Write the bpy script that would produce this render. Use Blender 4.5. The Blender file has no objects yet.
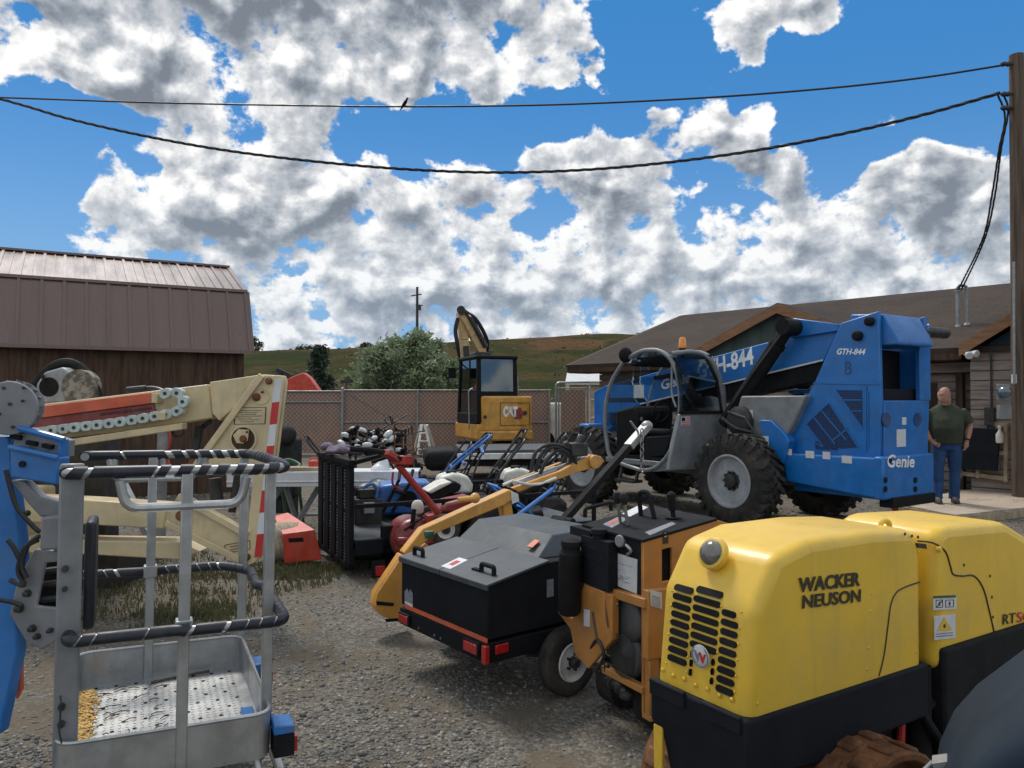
import bpy, bmesh, math, random
import numpy as np
from mathutils import Vector, Matrix
random.seed(7); np.random.seed(7)
S = bpy.context.scene
COL = S.collection
rad = math.radians
CAM_H, FL, TILT = 1.7, 770.0, rad(1.04)
def V(*a): return Vector(a if len(a) > 1 else a[0])
def ray(px, py):
    x = (px - 512) / FL; zi = (384 - py) / FL; c, s = math.cos(TILT), math.sin(TILT)
    return Vector((x, c - zi * s, s + zi * c))
def at(px, py, D):                                  # point of a sight line at distance D
    r = ray(px, py); k = D / r.y
    return Vector((r.x * k, D, CAM_H + r.z * k))
def gr(px, py, z=0.0):                              # point of a sight line on a level
    r = ray(px, py); k = (z - CAM_H) / r.z
    return Vector((r.x * k, r.y * k, z))

# ---------------------------------------------------------------- things
def tag(o, label=None, cat=None, group=None, kind=None):
    if label: o['label'] = label
    if cat: o['category'] = cat
    if group: o['group'] = group
    if kind: o['kind'] = kind
    return o
class Fr:                                           # a thing: Empty at its base, local x to the right, y away, z up
    def __init__(s, name, label, cat, ox, oy, yaw=0.0, group=None, z=0.0):
        s.o = Vector((ox, oy, z)); s.a = rad(yaw)
        s.u = Vector((math.cos(s.a), math.sin(s.a), 0)); s.w = Vector((-math.sin(s.a), math.cos(s.a), 0))
        r = bpy.data.objects.new(name, None); COL.objects.link(r); r.empty_display_size = .1
        r.location = s.o; r.rotation_euler = (0, 0, s.a); s.root = r
        tag(r, label, cat, group)
    def loc(s, p): d = p - s.o; return Vector((d.dot(s.u), d.dot(s.w), d.z))
    def xz(s, px, py, y):
        r = ray(px, py); c = Vector((0, 0, CAM_H)) - s.o
        k = (y - c.dot(s.w)) / r.dot(s.w); p = c + r * k
        return (p.dot(s.u), p.z)
    def yz(s, px, py, x):
        r = ray(px, py); c = Vector((0, 0, CAM_H)) - s.o
        k = (x - c.dot(s.u)) / r.dot(s.u); p = c + r * k
        return (p.dot(s.w), p.z)
    def xy(s, px, py, z):
        p = gr(px, py, z + s.o.z) - s.o; return (p.dot(s.u), p.dot(s.w))
    def XZ(s, L, y): return [s.xz(a, b, y) for a, b in L]
    def YZ(s, L, x): return [s.yz(a, b, x) for a, b in L]
    def P(s, px, py, y): a, b = s.xz(px, py, y); return Vector((a, y, b))
    def Q(s, px, py, x): a, b = s.yz(px, py, x); return Vector((x, a, b))

# ---------------------------------------------------------------- mesh builder
def fillet(pts, r, seg=4, closed=False):
    P = [Vector(p) for p in pts]; n = len(P); out = []
    for i, p in enumerate(P):
        if not closed and i in (0, n - 1): out.append(p); continue
        a, b = P[i - 1] - p, P[(i + 1) % n] - p
        k = min(r, a.length * .48, b.length * .48)
        q0, q1 = p + a.normalized() * k, p + b.normalized() * k
        for j in range(seg + 1):
            t = j / seg; out.append(q0 * (1 - t) ** 2 + p * 2 * t * (1 - t) + q1 * t * t)
    return out
SPLIT = {'post', 'gate_bar', 'pin', 'reflective_tape', 'bracket', 'axle', 'decal', 'fence_post', 'bolt', 'fence_rail', 'trestle_leg', 'track', 'slot', 'hinge', 'fork', 'light_bracket', 'side_vent', 'hose', 'cable', 'control_rod', 'insulator', 'scraper', 'handle', 'lever', 'knob', 'control_handle', 'fender', 'rail_post', 'lift_arm', 'joist', 'port_cover'}
class MB:
    def __init__(s): s.v = []; s.f = []; s.mi = []; s.c = 0
    def add(s, vs, fs):
        k = len(s.v); s.v += [tuple(p) for p in vs]
        for f in fs: s.f.append([i + k for i in f]); s.mi.append(s.c)
        return s
    def box(s, x0, x1, y0, y1, z0, z1):
        vs = [(x, y, z) for x in (x0, x1) for y in (y0, y1) for z in (z0, z1)]
        return s.add(vs, [(0, 1, 3, 2), (4, 6, 7, 5), (0, 4, 5, 1), (2, 3, 7, 6), (0, 2, 6, 4), (1, 5, 7, 3)])
    def bar(s, p0, p1, w, h, up=(0, 0, 1)):
        p0, p1 = Vector(p0), Vector(p1); d = (p1 - p0).normalized(); u = Vector(up)
        if abs(d.dot(u)) > .98: u = Vector((0, 1, 0))
        a = d.cross(u).normalized(); b = a.cross(d)
        vs = [q + a * (i * w / 2) + b * (j * h / 2) for q in (p0, p1) for i in (-1, 1) for j in (-1, 1)]
        return s.add(vs, [(0, 1, 3, 2), (4, 6, 7, 5), (0, 4, 5, 1), (2, 3, 7, 6), (0, 2, 6, 4), (1, 5, 7, 3)])
    def prism(s, A, B):
        n = len(A)
        return s.add(list(A) + list(B), [list(range(n)), list(range(2 * n - 1, n - 1, -1))] +
                     [(i, i + n, (i + 1) % n + n, (i + 1) % n) for i in range(n)])
    def pxz(s, L, y0, y1): return s.prism([(x, y0, z) for x, z in L], [(x, y1, z) for x, z in L])
    def pyz(s, L, x0, x1): return s.prism([(x0, y, z) for y, z in L], [(x1, y, z) for y, z in L])
    def pxy(s, L, z0, z1): return s.prism([(x, y, z0) for x, y in L], [(x, y, z1) for x, y in L])
    def ring(s, O, I, d):                           # frame between two outlines, thickness vector d
        n = len(O); d = Vector(d); O = [Vector(p) for p in O]; I = [Vector(p) for p in I]
        vs = O + I + [p + d for p in O] + [p + d for p in I]; fs = []
        for i in range(n):
            j = (i + 1) % n
            fs += [(i, j, n + j, n + i), (2 * n + i, 3 * n + i, 3 * n + j, 2 * n + j), (i, 2 * n + i, 2 * n + j, j), (n + i, n + j, 3 * n + j, 3 * n + i)]
        return s.add(vs, fs)
    def tube(s, pts, r, n=8, closed=False):
        P = [Vector(p) for p in pts]; m = len(P); rr = r if isinstance(r, (list, tuple)) else [r] * m
        T = []
        for i in range(m):
            a = P[i - 1] if (i or closed) else P[0]; b = P[(i + 1) % m] if (i < m - 1 or closed) else P[-1]
            T.append((b - a).normalized())
        u = T[0].orthogonal().normalized(); vs = []
        for i in range(m):
            u = (u - T[i] * u.dot(T[i])).normalized(); w = T[i].cross(u)
            for k in range(n):
                t = 2 * math.pi * k / n; vs.append(P[i] + (u * math.cos(t) + w * math.sin(t)) * rr[i])
        fs = []
        for i in range(m if closed else m - 1):
            j = (i + 1) % m
            if closed and j == 0:
                off = min(range(n), key=lambda o: sum((vs[i * n + k] - vs[(k + o) % n]).length for k in range(n)))
            else: off = 0
            for k in range(n):
                k2 = (k + 1) % n
                fs.append((i * n + k, i * n + k2, j * n + (k2 + off) % n, j * n + (k + off) % n))
        if not closed: fs += [list(range(n))[::-1], [(m - 1) * n + k for k in range(n)]]
        return s.add(vs, fs)
    def cyl(s, p0, p1, r, r2=None, n=16): return s.tube([p0, p1], [r, r if r2 is None else r2], n)
    def lathe(s, o, ax, prof, n=24, cap=True):
        o = Vector(o); ax = Vector(ax).normalized(); u = ax.orthogonal().normalized(); w = ax.cross(u); m = len(prof)
        vs = [o + ax * h + (u * math.cos(2 * math.pi * k / n) + w * math.sin(2 * math.pi * k / n)) * max(r, 1e-4) for h, r in prof for k in range(n)]
        fs = [(i * n + k, i * n + (k + 1) % n, (i + 1) * n + (k + 1) % n, (i + 1) * n + k) for i in range(m - 1) for k in range(n)]
        if cap: fs += [list(range(n))[::-1], [(m - 1) * n + k for k in range(n)]]
        return s.add(vs, fs)
    def ball(s, c, rx, ry=None, rz=None, n=12, m=8):
        ry = ry or rx; rz = rz or rx; c = Vector(c); vs = []
        for i in range(m + 1):
            t = math.pi * min(max(i / m, .01), .99)
            for k in range(n):
                p = 2 * math.pi * k / n
                vs.append(c + Vector((rx * math.sin(t) * math.cos(p), ry * math.sin(t) * math.sin(p), rz * math.cos(t))))
        fs = [(i * n + k, (i + 1) * n + k, (i + 1) * n + (k + 1) % n, i * n + (k + 1) % n) for i in range(m) for k in range(n)]
        fs += [list(range(n)), [m * n + k for k in range(n)][::-1]]
        return s.add(vs, fs)
    def loft(s, R):
        n = len(R[0]); m = len(R); vs = [p for r in R for p in r]
        fs = [(i * n + k, i * n + (k + 1) % n, (i + 1) * n + (k + 1) % n, (i + 1) * n + k) for i in range(m - 1) for k in range(n)]
        fs += [list(range(n))[::-1], [(m - 1) * n + k for k in range(n)]]
        return s.add(vs, fs)
    def islands(s):
        p = list(range(len(s.v)))
        def fd(i):
            while p[i] != i: p[i] = p[p[i]]; i = p[i]
            return i
        for f in s.f:
            for i in f[1:]: p[fd(i)] = fd(f[0])
        out = {}
        for f in s.f: out.setdefault(fd(f[0]), []).append(f)
        res = []
        for fs in out.values():
            ids = sorted({i for f in fs for i in f}); mp = {i: k for k, i in enumerate(ids)}; m = MB(); m.add([s.v[i] for i in ids], [[mp[i] for i in f] for f in fs]); res.append(m)
        return res
    def build(s, name, mat, parent=None, bev=0, seg=2, ang=35, ba=None):
        if name in SPLIT:
            I = s.islands()
            if len(I) > 1: return [m._build(name, mat, parent, bev, seg, ang, ba) for m in I][0]
        return s._build(name, mat, parent, bev, seg, ang, ba)
    def _build(s, name, mat, parent=None, bev=0, seg=2, ang=35, ba=None):
        me = bpy.data.meshes.new(name); me.from_pydata(s.v, [], s.f)
        ms = mat if isinstance(mat, (list, tuple)) else [mat]
        for m in ms: me.materials.append(m)
        if len(ms) > 1: me.polygons.foreach_set('material_index', s.mi)
        bm = bmesh.new(); bm.from_mesh(me); bmesh.ops.recalc_face_normals(bm, faces=bm.faces); bm.to_mesh(me); bm.free()
        me.polygons.foreach_set('use_smooth', [True] * len(me.polygons)); me.set_sharp_from_angle(angle=rad(ang))
        o = bpy.data.objects.new(name, me); COL.objects.link(o)
        if isinstance(parent, Fr): parent = parent.root
        if parent: o.parent = parent
        if bev:
            b = o.modifiers.new('Bevel', 'BEVEL'); b.width = bev; b.segments = seg; b.limit_method = 'ANGLE'; b.angle_limit = rad(ba or 40); b.harden_normals = False
        return o
def rrect(w, h, r, seg=4, cx=0, cy=0):
    out = []
    for sx, sy, a0 in ((1, 1, 0), (-1, 1, 90), (-1, -1, 180), (1, -1, 270)):
        for j in range(seg + 1):
            a = rad(a0 + 90 * j / seg); out.append((cx + sx * (w / 2 - r) + r * math.cos(a), cy + sy * (h / 2 - r) + r * math.sin(a)))
    return out
def lettering(txt, p0, p1, h, mat, parent, up=(0, 0, 1), shear=0, bold=0, name='lettering', extr=.002, proud=.003):
    p0, p1 = Vector(p0), Vector(p1)
    cu = bpy.data.curves.new('t', 'FONT'); cu.body = txt; cu.size = 1; cu.shear = shear; cu.offset = bold; cu.extrude = .5; cu.resolution_u = 3
    o = bpy.data.objects.new('t', cu); COL.objects.link(o); bpy.context.view_layer.update()
    me = bpy.data.meshes.new_from_object(o.evaluated_get(bpy.context.evaluated_depsgraph_get()))
    bpy.data.objects.remove(o); bpy.data.curves.remove(cu)
    n = len(me.vertices); co = np.empty(n * 3); me.vertices.foreach_get('co', co); co = co.reshape(n, 3)
    lo, hi = co.min(0), co.max(0); co = (co - lo) / (hi - lo)
    x = p1 - p0; u = Vector(up); xn = x.normalized(); u = (u - xn * u.dot(xn)).normalized(); nrm = xn.cross(u)
    M = np.array([list(x), list(u * h), list(nrm * extr)])
    co = co @ M + np.array(list(p0 + nrm * proud)); me.vertices.foreach_set('co', co.ravel())
    me.name = name; me.materials.clear(); me.materials.append(mat)
    ob = bpy.data.objects.new(name, me); COL.objects.link(ob); ob.parent = parent.root if isinstance(parent, Fr) else parent
    return ob
def copy_tree(o, parent=None):
    c = o.copy(); COL.objects.link(c)
    if parent: c.parent = parent
    for ch in list(o.children): copy_tree(ch, c)
    return c

# ---------------------------------------------------------------- materials
class NT:
    def __init__(s, t): s.t = t; s.n = t.nodes; s.l = t.links
    def __call__(s, typ, ins=None, **kw):
        n = s.n.new(typ)
        for k, v in kw.items(): setattr(n, k, v)
        for k, v in (ins or {}).items():
            if isinstance(v, bpy.types.NodeSocket): s.l.new(v, n.inputs[k])
            else: n.inputs[k].default_value = v
        return n
    def m(s, op, a, b=0.0, c=0.0, clamp=False): return s('ShaderNodeMath', {0: a, 1: b, 2: c}, operation=op, use_clamp=clamp).outputs[0]
    def sm(s, x, a, b, o0=0.0, o1=1.0): return s('ShaderNodeMapRange', {0: x, 1: a, 2: b, 3: o0, 4: o1}, interpolation_type='SMOOTHSTEP').outputs[0]
    def noise(s, vec, scale, detail=4, rough=.5, dist=0.0, dim='3D'):
        return s('ShaderNodeTexNoise', {'Vector': vec, 'Scale': scale, 'Detail': detail, 'Roughness': rough, 'Distortion': dist}, noise_dimensions=dim).outputs[0]
    def mix(s, f, a, b, bt='MIX'):
        n = s('ShaderNodeMix', data_type='RGBA', blend_type=bt)
        for k, v in ((0, f), (6, a), (7, b)):
            if isinstance(v, bpy.types.NodeSocket): s.l.new(v, n.inputs[k])
            else: n.inputs[k].default_value = (tuple(v) + (1,))[:4] if isinstance(v, (tuple, list)) else v
        return n.outputs[2]
def new_mat(name):
    m = bpy.data.materials.new(name); m.use_nodes = True; m.node_tree.nodes.clear(); t = NT(m.node_tree)
    out = t('ShaderNodeOutputMaterial'); b = t('ShaderNodeBsdfPrincipled'); t.l.new(b.outputs[0], out.inputs[0])
    return m, t, b
def tone(c, k): return tuple(min(1, x * k) for x in c[:3])
def mat(name, c, rough=.5, metal=0.0, var=.18, sc=6.0, dust=0.0, dc=(.24, .2, .15), dsc=3.0, bump=0.0, bsc=60.0, coat=0.0, scr=0.0, stretch=None):
    m, t, b = new_mat(name)
    tc = t('ShaderNodeTexCoord').outputs['Object']
    if stretch: tc = t('ShaderNodeMapping', {0: tc, 3: stretch}).outputs[0]
    n = t.noise(tc, sc, 6, .6)
    col = t.mix(t.sm(n, .3, .7), tone(c, 1 - var), tone(c, 1 + var))
    n2 = t.noise(tc, dsc, 8, .68, .4)
    if dust: col = t.mix(t.m('MULTIPLY', t.sm(n2, .42, .72), dust), col, dc)
    if dust and not stretch and rough < .7:
        n5 = t.noise(t('ShaderNodeMapping', {0: tc, 3: (7, 7, .9)}).outputs[0], 1.6, 5, .65, .3)
        col = t.mix(t.m('MULTIPLY', t.sm(n5, .5, .72), dust * 1.1), col, dc)
    if scr:
        n3 = t.noise(tc, 38, 3, .7); col = t.mix(t.m('MULTIPLY', t.sm(n3, .66, .7), scr), col, tone(dc, .8))
    t.l.new(col, b.inputs['Base Color']); b.inputs['Metallic'].default_value = metal
    t.l.new(t.sm(n2, .3, .75, max(.05, rough - .1), min(1, rough + .18)), b.inputs['Roughness'])
    if rough > .74: b.inputs['Specular IOR Level'].default_value = .2
    if coat: b.inputs['Coat Weight'].default_value = coat; b.inputs['Coat Roughness'].default_value = .15
    if bump:
        n4 = t.noise(tc, bsc, 4, .6)
        bp = t('ShaderNodeBump', {'Height': n4, 'Strength': bump, 'Distance': .01}); t.l.new(bp.outputs[0], b.inputs['Normal'])
    return m
def glass_mat(name, tint=(.6, .68, .68), refl=.12, op=.25):
    m, t, b = new_mat(name); out = [n for n in t.n if n.type == 'OUTPUT_MATERIAL'][0]
    tr = t('ShaderNodeBsdfTransparent', {0: tint + (1,)}); gl = t('ShaderNodeBsdfGlossy', {0: (.9, .95, 1, 1), 1: .04})
    fr = t('ShaderNodeFresnel', {0: 1.5}); f = t.m('ADD', t.m('MULTIPLY', fr.outputs[0], .8), refl, clamp=True)
    mx = t('ShaderNodeMixShader', {0: f, 1: tr.outputs[0], 2: gl.outputs[0]}); t.l.new(mx.outputs[0], out.inputs[0]); t.n.remove(b)
    return m

M = {}
def paint(k, c, rough=.36, dust=.22, **kw): M[k] = mat(k, c, rough, dust=dust, coat=kw.pop('coat', .15), scr=kw.pop('scr', .25), **kw)
paint('wacker_yellow', (.76, .48, .04), .4, .24, sc=2.5, var=.07, dc=(.42, .32, .12))
paint('genie_blue', (.008, .15, .46), .42, .2, var=.12, dc=(.10, .13, .2))
paint('jib_blue', (.012, .15, .44), .42, .25, var=.15)
paint('cat_yellow', (.62, .31, .05), .42, .2)
paint('orange_yellow', (.66, .32, .06), .42, .28, sc=4)
paint('case_orange', (.47, .20, .045), .45, .3, sc=4)
paint('cream', (.62, .50, .29), .42, .28, dc=(.33, .25, .14), sc=3)
paint('red', (.42, .03, .022), .42, .25)
paint('bright_red', (.62, .055, .025), .42, .25)
paint('dark_red', (.24, .022, .022), .4, .3)
paint('orange_red', (.60, .10, .035), .45, .22)
paint('loader_red', (.55, .06, .03), .5, .15)
paint('black_paint', (.007, .008, .011), .76, .05, coat=0, dc=(.07, .065, .06), scr=.1)
paint('lid_grey', (.045, .057, .068), .55, .25, coat=0, dc=(.12, .12, .11), sc=3)
paint('navy', (.009, .011, .016), .76, .12, dc=(.07, .06, .05), coat=0)
paint('slate_plastic', (.012, .022, .036), .76, .25, dc=(.06, .07, .08), sc=3, coat=.05)
paint('frame_grey', (.19, .20, .21), .45, .25)
paint('cab_grey', (.20, .215, .225), .45, .2)
paint('tool_blue', (.012, .14, .46), .45, .3)
paint('green', (.02, .09, .03), .5, .3)
paint('white', (.66, .66, .63), .5, .25)
paint('plastic_white', (.68, .66, .58), .45, .2, coat=0)
M['galv'] = mat('galv', (.33, .34, .34), .5, .6, .18, 10, dust=.35, dc=(.2, .19, .17), scr=.3)
M['alu'] = mat('alu', (.42, .43, .43), .42, .75, .16, 9, dust=.3, dc=(.22, .21, .19), scr=.35)
M['steel'] = mat('steel', (.30, .30, .29), .35, .9, .2, 12)
M['dark_steel'] = mat('dark_steel', (.05, .05, .05), .5, .5, .3, 12, dust=.3, dc=(.1, .08, .06))
M['rubber'] = mat('rubber', (.022, .022, .022), .8, 0, .25, 14, dust=.4, dc=(.09, .08, .068), bump=.2)
M['tyre_worn'] = mat('tyre_worn', (.028, .027, .026), .85, 0, .25, 10, dust=.65, dc=(.115, .10, .083), bump=.25)
M['black'] = mat('black', (.010, .010, .011), .76, 0, .3, 10, dust=.2, dc=(.05, .048, .045))
M['hose'] = mat('hose', (.016, .016, .017), .5, 0, .2, 20)
M['grip'] = mat('grip', (.009, .011, .019), .45, 0, .25, 20, dust=.3, dc=(.06, .06, .065))
M['rust'] = mat('rust', (.15, .065, .03), .85, 0, .45, 12, dust=.5, dc=(.22, .15, .10), bump=.5, bsc=40)
M['tape_white'] = mat('tape_white', (.66, .67, .69), .35, 0, .07, 8, dust=.12)
M['tape_red'] = mat('tape_red', (.55, .03, .03), .35, 0, .1, 8, dust=.1)
M['lamp_red'] = mat('lamp_red', (.42, .015, .012), .18, 0, .15, 30, coat=.6)
M['amber'] = mat('amber', (.85, .28, .02), .25, 0, .1, 10, coat=.5)
M['label_white'] = mat('label_white', (.62, .63, .63), .5, 0, .08, 20, dust=.1)
M['ink'] = mat('ink', (.035, .03, .022), .5, 0, .1, 20)
M['ink_grey'] = mat('ink_grey', (.2, .21, .23), .5, 0, .25, 60)
M['chain'] = mat('chain', (.50, .58, .54), .45, .1, .15, 30, dust=.25)
M['clear_lens'] = mat('clear_lens', (.13, .125, .10), .08, 0, .4, 30, coat=1)
M['wood_dark'] = mat('wood_dark', (.075, .045, .03), .8, 0, .4, 3, bump=.4, bsc=20, stretch=(6, 6, .6))
M['trim_wood'] = mat('trim_wood', (.26, .125, .055), .7, 0, .25, 3, stretch=(1, 6, 6))
M['deck_wood'] = mat('deck_wood', (.42, .36, .28), .8, 0, .25, 2.2, dust=.5, dc=(.36, .2, .15), dsc=1.6, stretch=(1, 8, 1), bump=.3)
M['plank_wood'] = mat('plank_wood', (.36, .29, .2), .8, 0, .3, 3, stretch=(1, 8, 1), bump=.3)
M['pole_wood'] = mat('pole_wood', (.125, .09, .066), .85, 0, .4, 3, stretch=(8, 8, .35), bump=.6, bsc=14)
M['grey_siding'] = mat('grey_siding', (.27, .22, .185), .8, 0, .3, 2.5, stretch=(.7, 6, 6), bump=.3)
M['green_siding'] = mat('green_siding', (.07, .095, .085), .75, 0, .15, 3)
M['teal_dark'] = mat('teal_dark', (.03, .055, .068), .75, 0, .15, 3)
M['bark'] = mat('bark', (.12, .09, .065), .9, 0, .3, 10, bump=.5)
M['skin'] = mat('skin', (.36, .175, .12), .55, 0, .12, 12)
M['shirt'] = mat('shirt', (.05, .058, .038), .85, 0, .15, 8, bump=.3, bsc=25)
M['denim'] = mat('denim', (.022, .062, .16), .85, 0, .25, 7, bump=.3, bsc=40, dust=.25, dc=(.10, .14, .22))
M['shoe'] = mat('shoe', (.05, .04, .035), .7, 0, .3, 20)
M['hair'] = mat('hair', (.42, .39, .36), .7, 0, .2, 60)
M['straw'] = mat('straw', (.60, .40, .15), .8, 0, .3, 40, bump=.4)
M['bristle'] = mat('bristle', (.42, .36, .26), .9, 0, .35, 60, bump=.8, bsc=120, stretch=(1, 1, .2))
paint('engine_grey', (.06, .066, .075), .6, .35)
M['glass'] = glass_mat('glass', (.78, .84, .83), .06)
M['glass_dark'] = glass_mat('glass_dark', (.22, .30, .30), .10)
paint('decal_white', (.82, .83, .83), .45, .08, coat=0, scr=.1)
paint('boom_tan', (.56, .37, .15), .5, .35, dc=(.45, .36, .24))
paint('rim_grey', (.33, .35, .37), .5, .35)
M['lens_blue'] = mat('lens_blue', (.1, .14, .16), .1, .2, .3, 8, coat=1)
# ================================================================ camera, light, sky
cam = bpy.data.cameras.new('camera'); cam.sensor_width = 36; cam.lens = FL / 1024 * 36; cam.clip_start = .05; cam.clip_end = 5000
co = bpy.data.objects.new('camera', cam); COL.objects.link(co); co.location = (0, 0, CAM_H); co.rotation_euler = (rad(90) + TILT, 0, 0); S.camera = co
S.view_settings.view_transform = 'Standard'; S.view_settings.look = 'None'; S.view_settings.gamma = 1; S.view_settings.exposure = 0.4
FARC, FARB = .17, 1.1  # cover and brightness of the unseen cloud added for fill light
SUN_EL, SUN_AZ = 56, -30                            # degrees up, degrees from straight ahead (left is negative)
sl = bpy.data.lights.new('sun', 'SUN'); sl.energy = 1.9; sl.angle = rad(14); sl.color = (1, .95, .88)
so = bpy.data.objects.new('sun', sl); COL.objects.link(so)
sd = Vector((math.sin(rad(SUN_AZ)) * math.cos(rad(SUN_EL)), math.cos(rad(SUN_AZ)) * math.cos(rad(SUN_EL)), math.sin(rad(SUN_EL))))
so.rotation_euler = (-sd).to_track_quat('-Z', 'Y').to_euler(); so.location = (0, 0, 30)

W = bpy.data.worlds.new('World'); S.world = W; W.use_nodes = True; W.node_tree.nodes.clear()
t = NT(W.node_tree)
out = t('ShaderNodeOutputWorld'); bg = t('ShaderNodeBackground', {1: .1}); t.l.new(bg.outputs[0], out.inputs[0])
sky = t('ShaderNodeTexSky', sky_type='NISHITA', sun_disc=False, sun_elevation=rad(SUN_EL), sun_rotation=rad(SUN_AZ), air_density=1.0, dust_density=.3, ozone_density=2.2, altitude=900)
gen = t('ShaderNodeTexCoord').outputs['Generated']
sx = t('ShaderNodeSeparateXYZ', {0: gen})
az = t.m('ARCTAN2', sx.outputs[0], sx.outputs[1]); el = t.m('ARCSINE', sx.outputs[2])
def sky_ang(px, py): r = ray(px, py).normalized(); return math.atan2(r.x, r.y), math.asin(r.z)
BLOBS = [(110, 25, 190, 62, .85), (310, 45, 130, 58, .65), (470, 30, 95, 55, .46), (255, 120, 70, 30, .3), (560, -5, 50, 30, .42),
         (150, 185, 95, 42, .62), (215, 200, 75, 48, .45), (310, 178, 55, 30, .50), (120, 140, 45, 14, .28), (155, 230, 50, 30, .3),
         (300, 235, 90, 30, .35), (260, 260, 80, 30, .3), (400, 212, 45, 30, .42), (340, 285, 110, 34, .32), (300, 325, 120, 18, .3), (470, 190, 36, 30, .4), (430, 250, 80, 40, .3),
         (690, 118, 62, 34, .68), (615, 137, 34, 14, .36), (640, 188, 150, 26, .42), (730, 160, 70, 30, .4), (600, 222, 160, 34, .6), (700, 255, 200, 50, .5), (560, 290, 150, 40, .34), (650, 310, 160, 26, .4),
         (905, 190, 85, 40, .62), (985, 215, 70, 60, .55), (830, 245, 120, 40, .5), (960, 270, 120, 24, .4), (800, 285, 100, 26, .3),
         (760, 4, 66, 26, 1.5), (40, 229, 22, 14, .36), (72, 238, 30, 9, .2), (540, 155, 42, 12, .95), (757, 99, 20, 15, 1.1), (750, 48, 20, 14, 1.2), (858, 106, 26, 18, 1.35), (495, 94, 18, 14, .95), (403, 125, 16, 8, .25), (598, 65, 18, 18, .9), (440, 145, 16, 12, .9),
         (350, 332, 300, 22, .36), (700, 325, 200, 20, .3), (150, 130, 70, 12, -.42), (70, 118, 60, 12, -.4), (235, 150, 30, 12, -.35), (280, 205, 12, 30, -.3), (340, 150, 26, 10, -.25), (200, 268, 60, 10, -.3), (75, 270, 60, 24, -.4), (440, 285, 22, 10, -.3), (545, 262, 26, 9, -.3), (380, 322, 26, 7, -.25), (600, 318, 30, 7, -.2), (30, 150, 58, 52, -.75), (10, 235, 60, 60, -.42), (100, 118, 60, 9, -.2), (420, 140, 80, 32, -.62), (400, 100, 60, 18, -.2), (530, 125, 70, 28, -.55), (500, 178, 40, 14, -.1), (640, 50, 55, 52, -.75), (700, 70, 50, 14, -.4), (850, 60, 150, 70, -.85), (990, 90, 110, 60, -.7),
         (840, 165, 36, 24, -.4), (560, 170, 46, 12, -.3), (520, 280, 26, 12, -.16), (350, 205, 26, 10, -.2), (60, 270, 80, 16, -.25), (620, 280, 40, 10, -.12), (270, 300, 40, 10, -.14), (470, 318, 50, 8, -.12)]
def cover(a, e):
    v = 0
    for px, py, rx, ry, wt in BLOBS:
        a0, e0 = sky_ang(px, py); v += wt * math.exp(-.8 * (((a - a0) * FL / rx) ** 2 + ((e - e0) * FL / ry) ** 2))
    x = 512 + FL * math.tan(a); y = 398 - FL * math.tan(e) / math.cos(a)
    k = .27 + .22 / (1 + math.exp((x - 430) / 40)) / (1 + math.exp((y - 95) / 14)) + .10 / (1 + math.exp((840 - x) / 20))
    return k * math.tanh(v / k) if v > 0 else 1.25 * v
A0_, A1_, NR, DE = -.66, .66, 20, .029                # coverage table: 20 elevations, 32 azimuths
wob = t.noise(t('ShaderNodeCombineXYZ', {0: az, 1: el}).outputs[0], 11, 2, .6, dim='2D')
wob2 = t.noise(t('ShaderNodeCombineXYZ', {0: t.m('ADD', az, 5.0), 1: el}).outputs[0], 11, 2, .6, dim='2D')
azn = t.m('MULTIPLY_ADD', t.m('ADD', az, t.m('MULTIPLY_ADD', wob, .09, -.045)), 1 / (A1_ - A0_), -A0_ / (A1_ - A0_))
eln = t.m('MULTIPLY', t.m('ADD', el, t.m('MULTIPLY_ADD', wob2, .06, -.03)), 1 / DE)
acc = None
for g_ in range(NR // 4):
    rp = t('ShaderNodeValToRGB', {0: azn}); cr = rp.color_ramp; cr.interpolation = 'EASE'
    for k in range(32):
        p_ = k / 31; e_ = cr.elements[0] if k == 0 else cr.elements[-1] if k == 31 else cr.elements.new(p_)
        e_.position = p_; e_.color = [min(1, max(0, .5 + .5 * cover(A0_ + p_ * (A1_ - A0_), (g_ * 4 + q) * DE))) for q in range(4)]
    sp_ = t('ShaderNodeSeparateColor', {0: rp.outputs[0]})
    for q, so_ in enumerate((sp_.outputs[0], sp_.outputs[1], sp_.outputs[2], rp.outputs[1])):
        w_ = t.m('SUBTRACT', 1.0, t.m('ABSOLUTE', t.m('SUBTRACT', eln, float(g_ * 4 + q))), clamp=True)
        acc = t.m('MULTIPLY', w_, so_) if acc is None else t.m('MULTIPLY_ADD', w_, so_, acc)
acc = t.m('MULTIPLY_ADD', acc, 2.0, -1.0)
far = t.m('ADD', t.sm(t.m('ABSOLUTE', az), .62, .9), t.sm(el, .47, .56), clamp=True)     # out of view: bright broken cloud, added as fill light for the yard
acc = t.mix(far, acc, (FARC, FARC, FARC))
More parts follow.
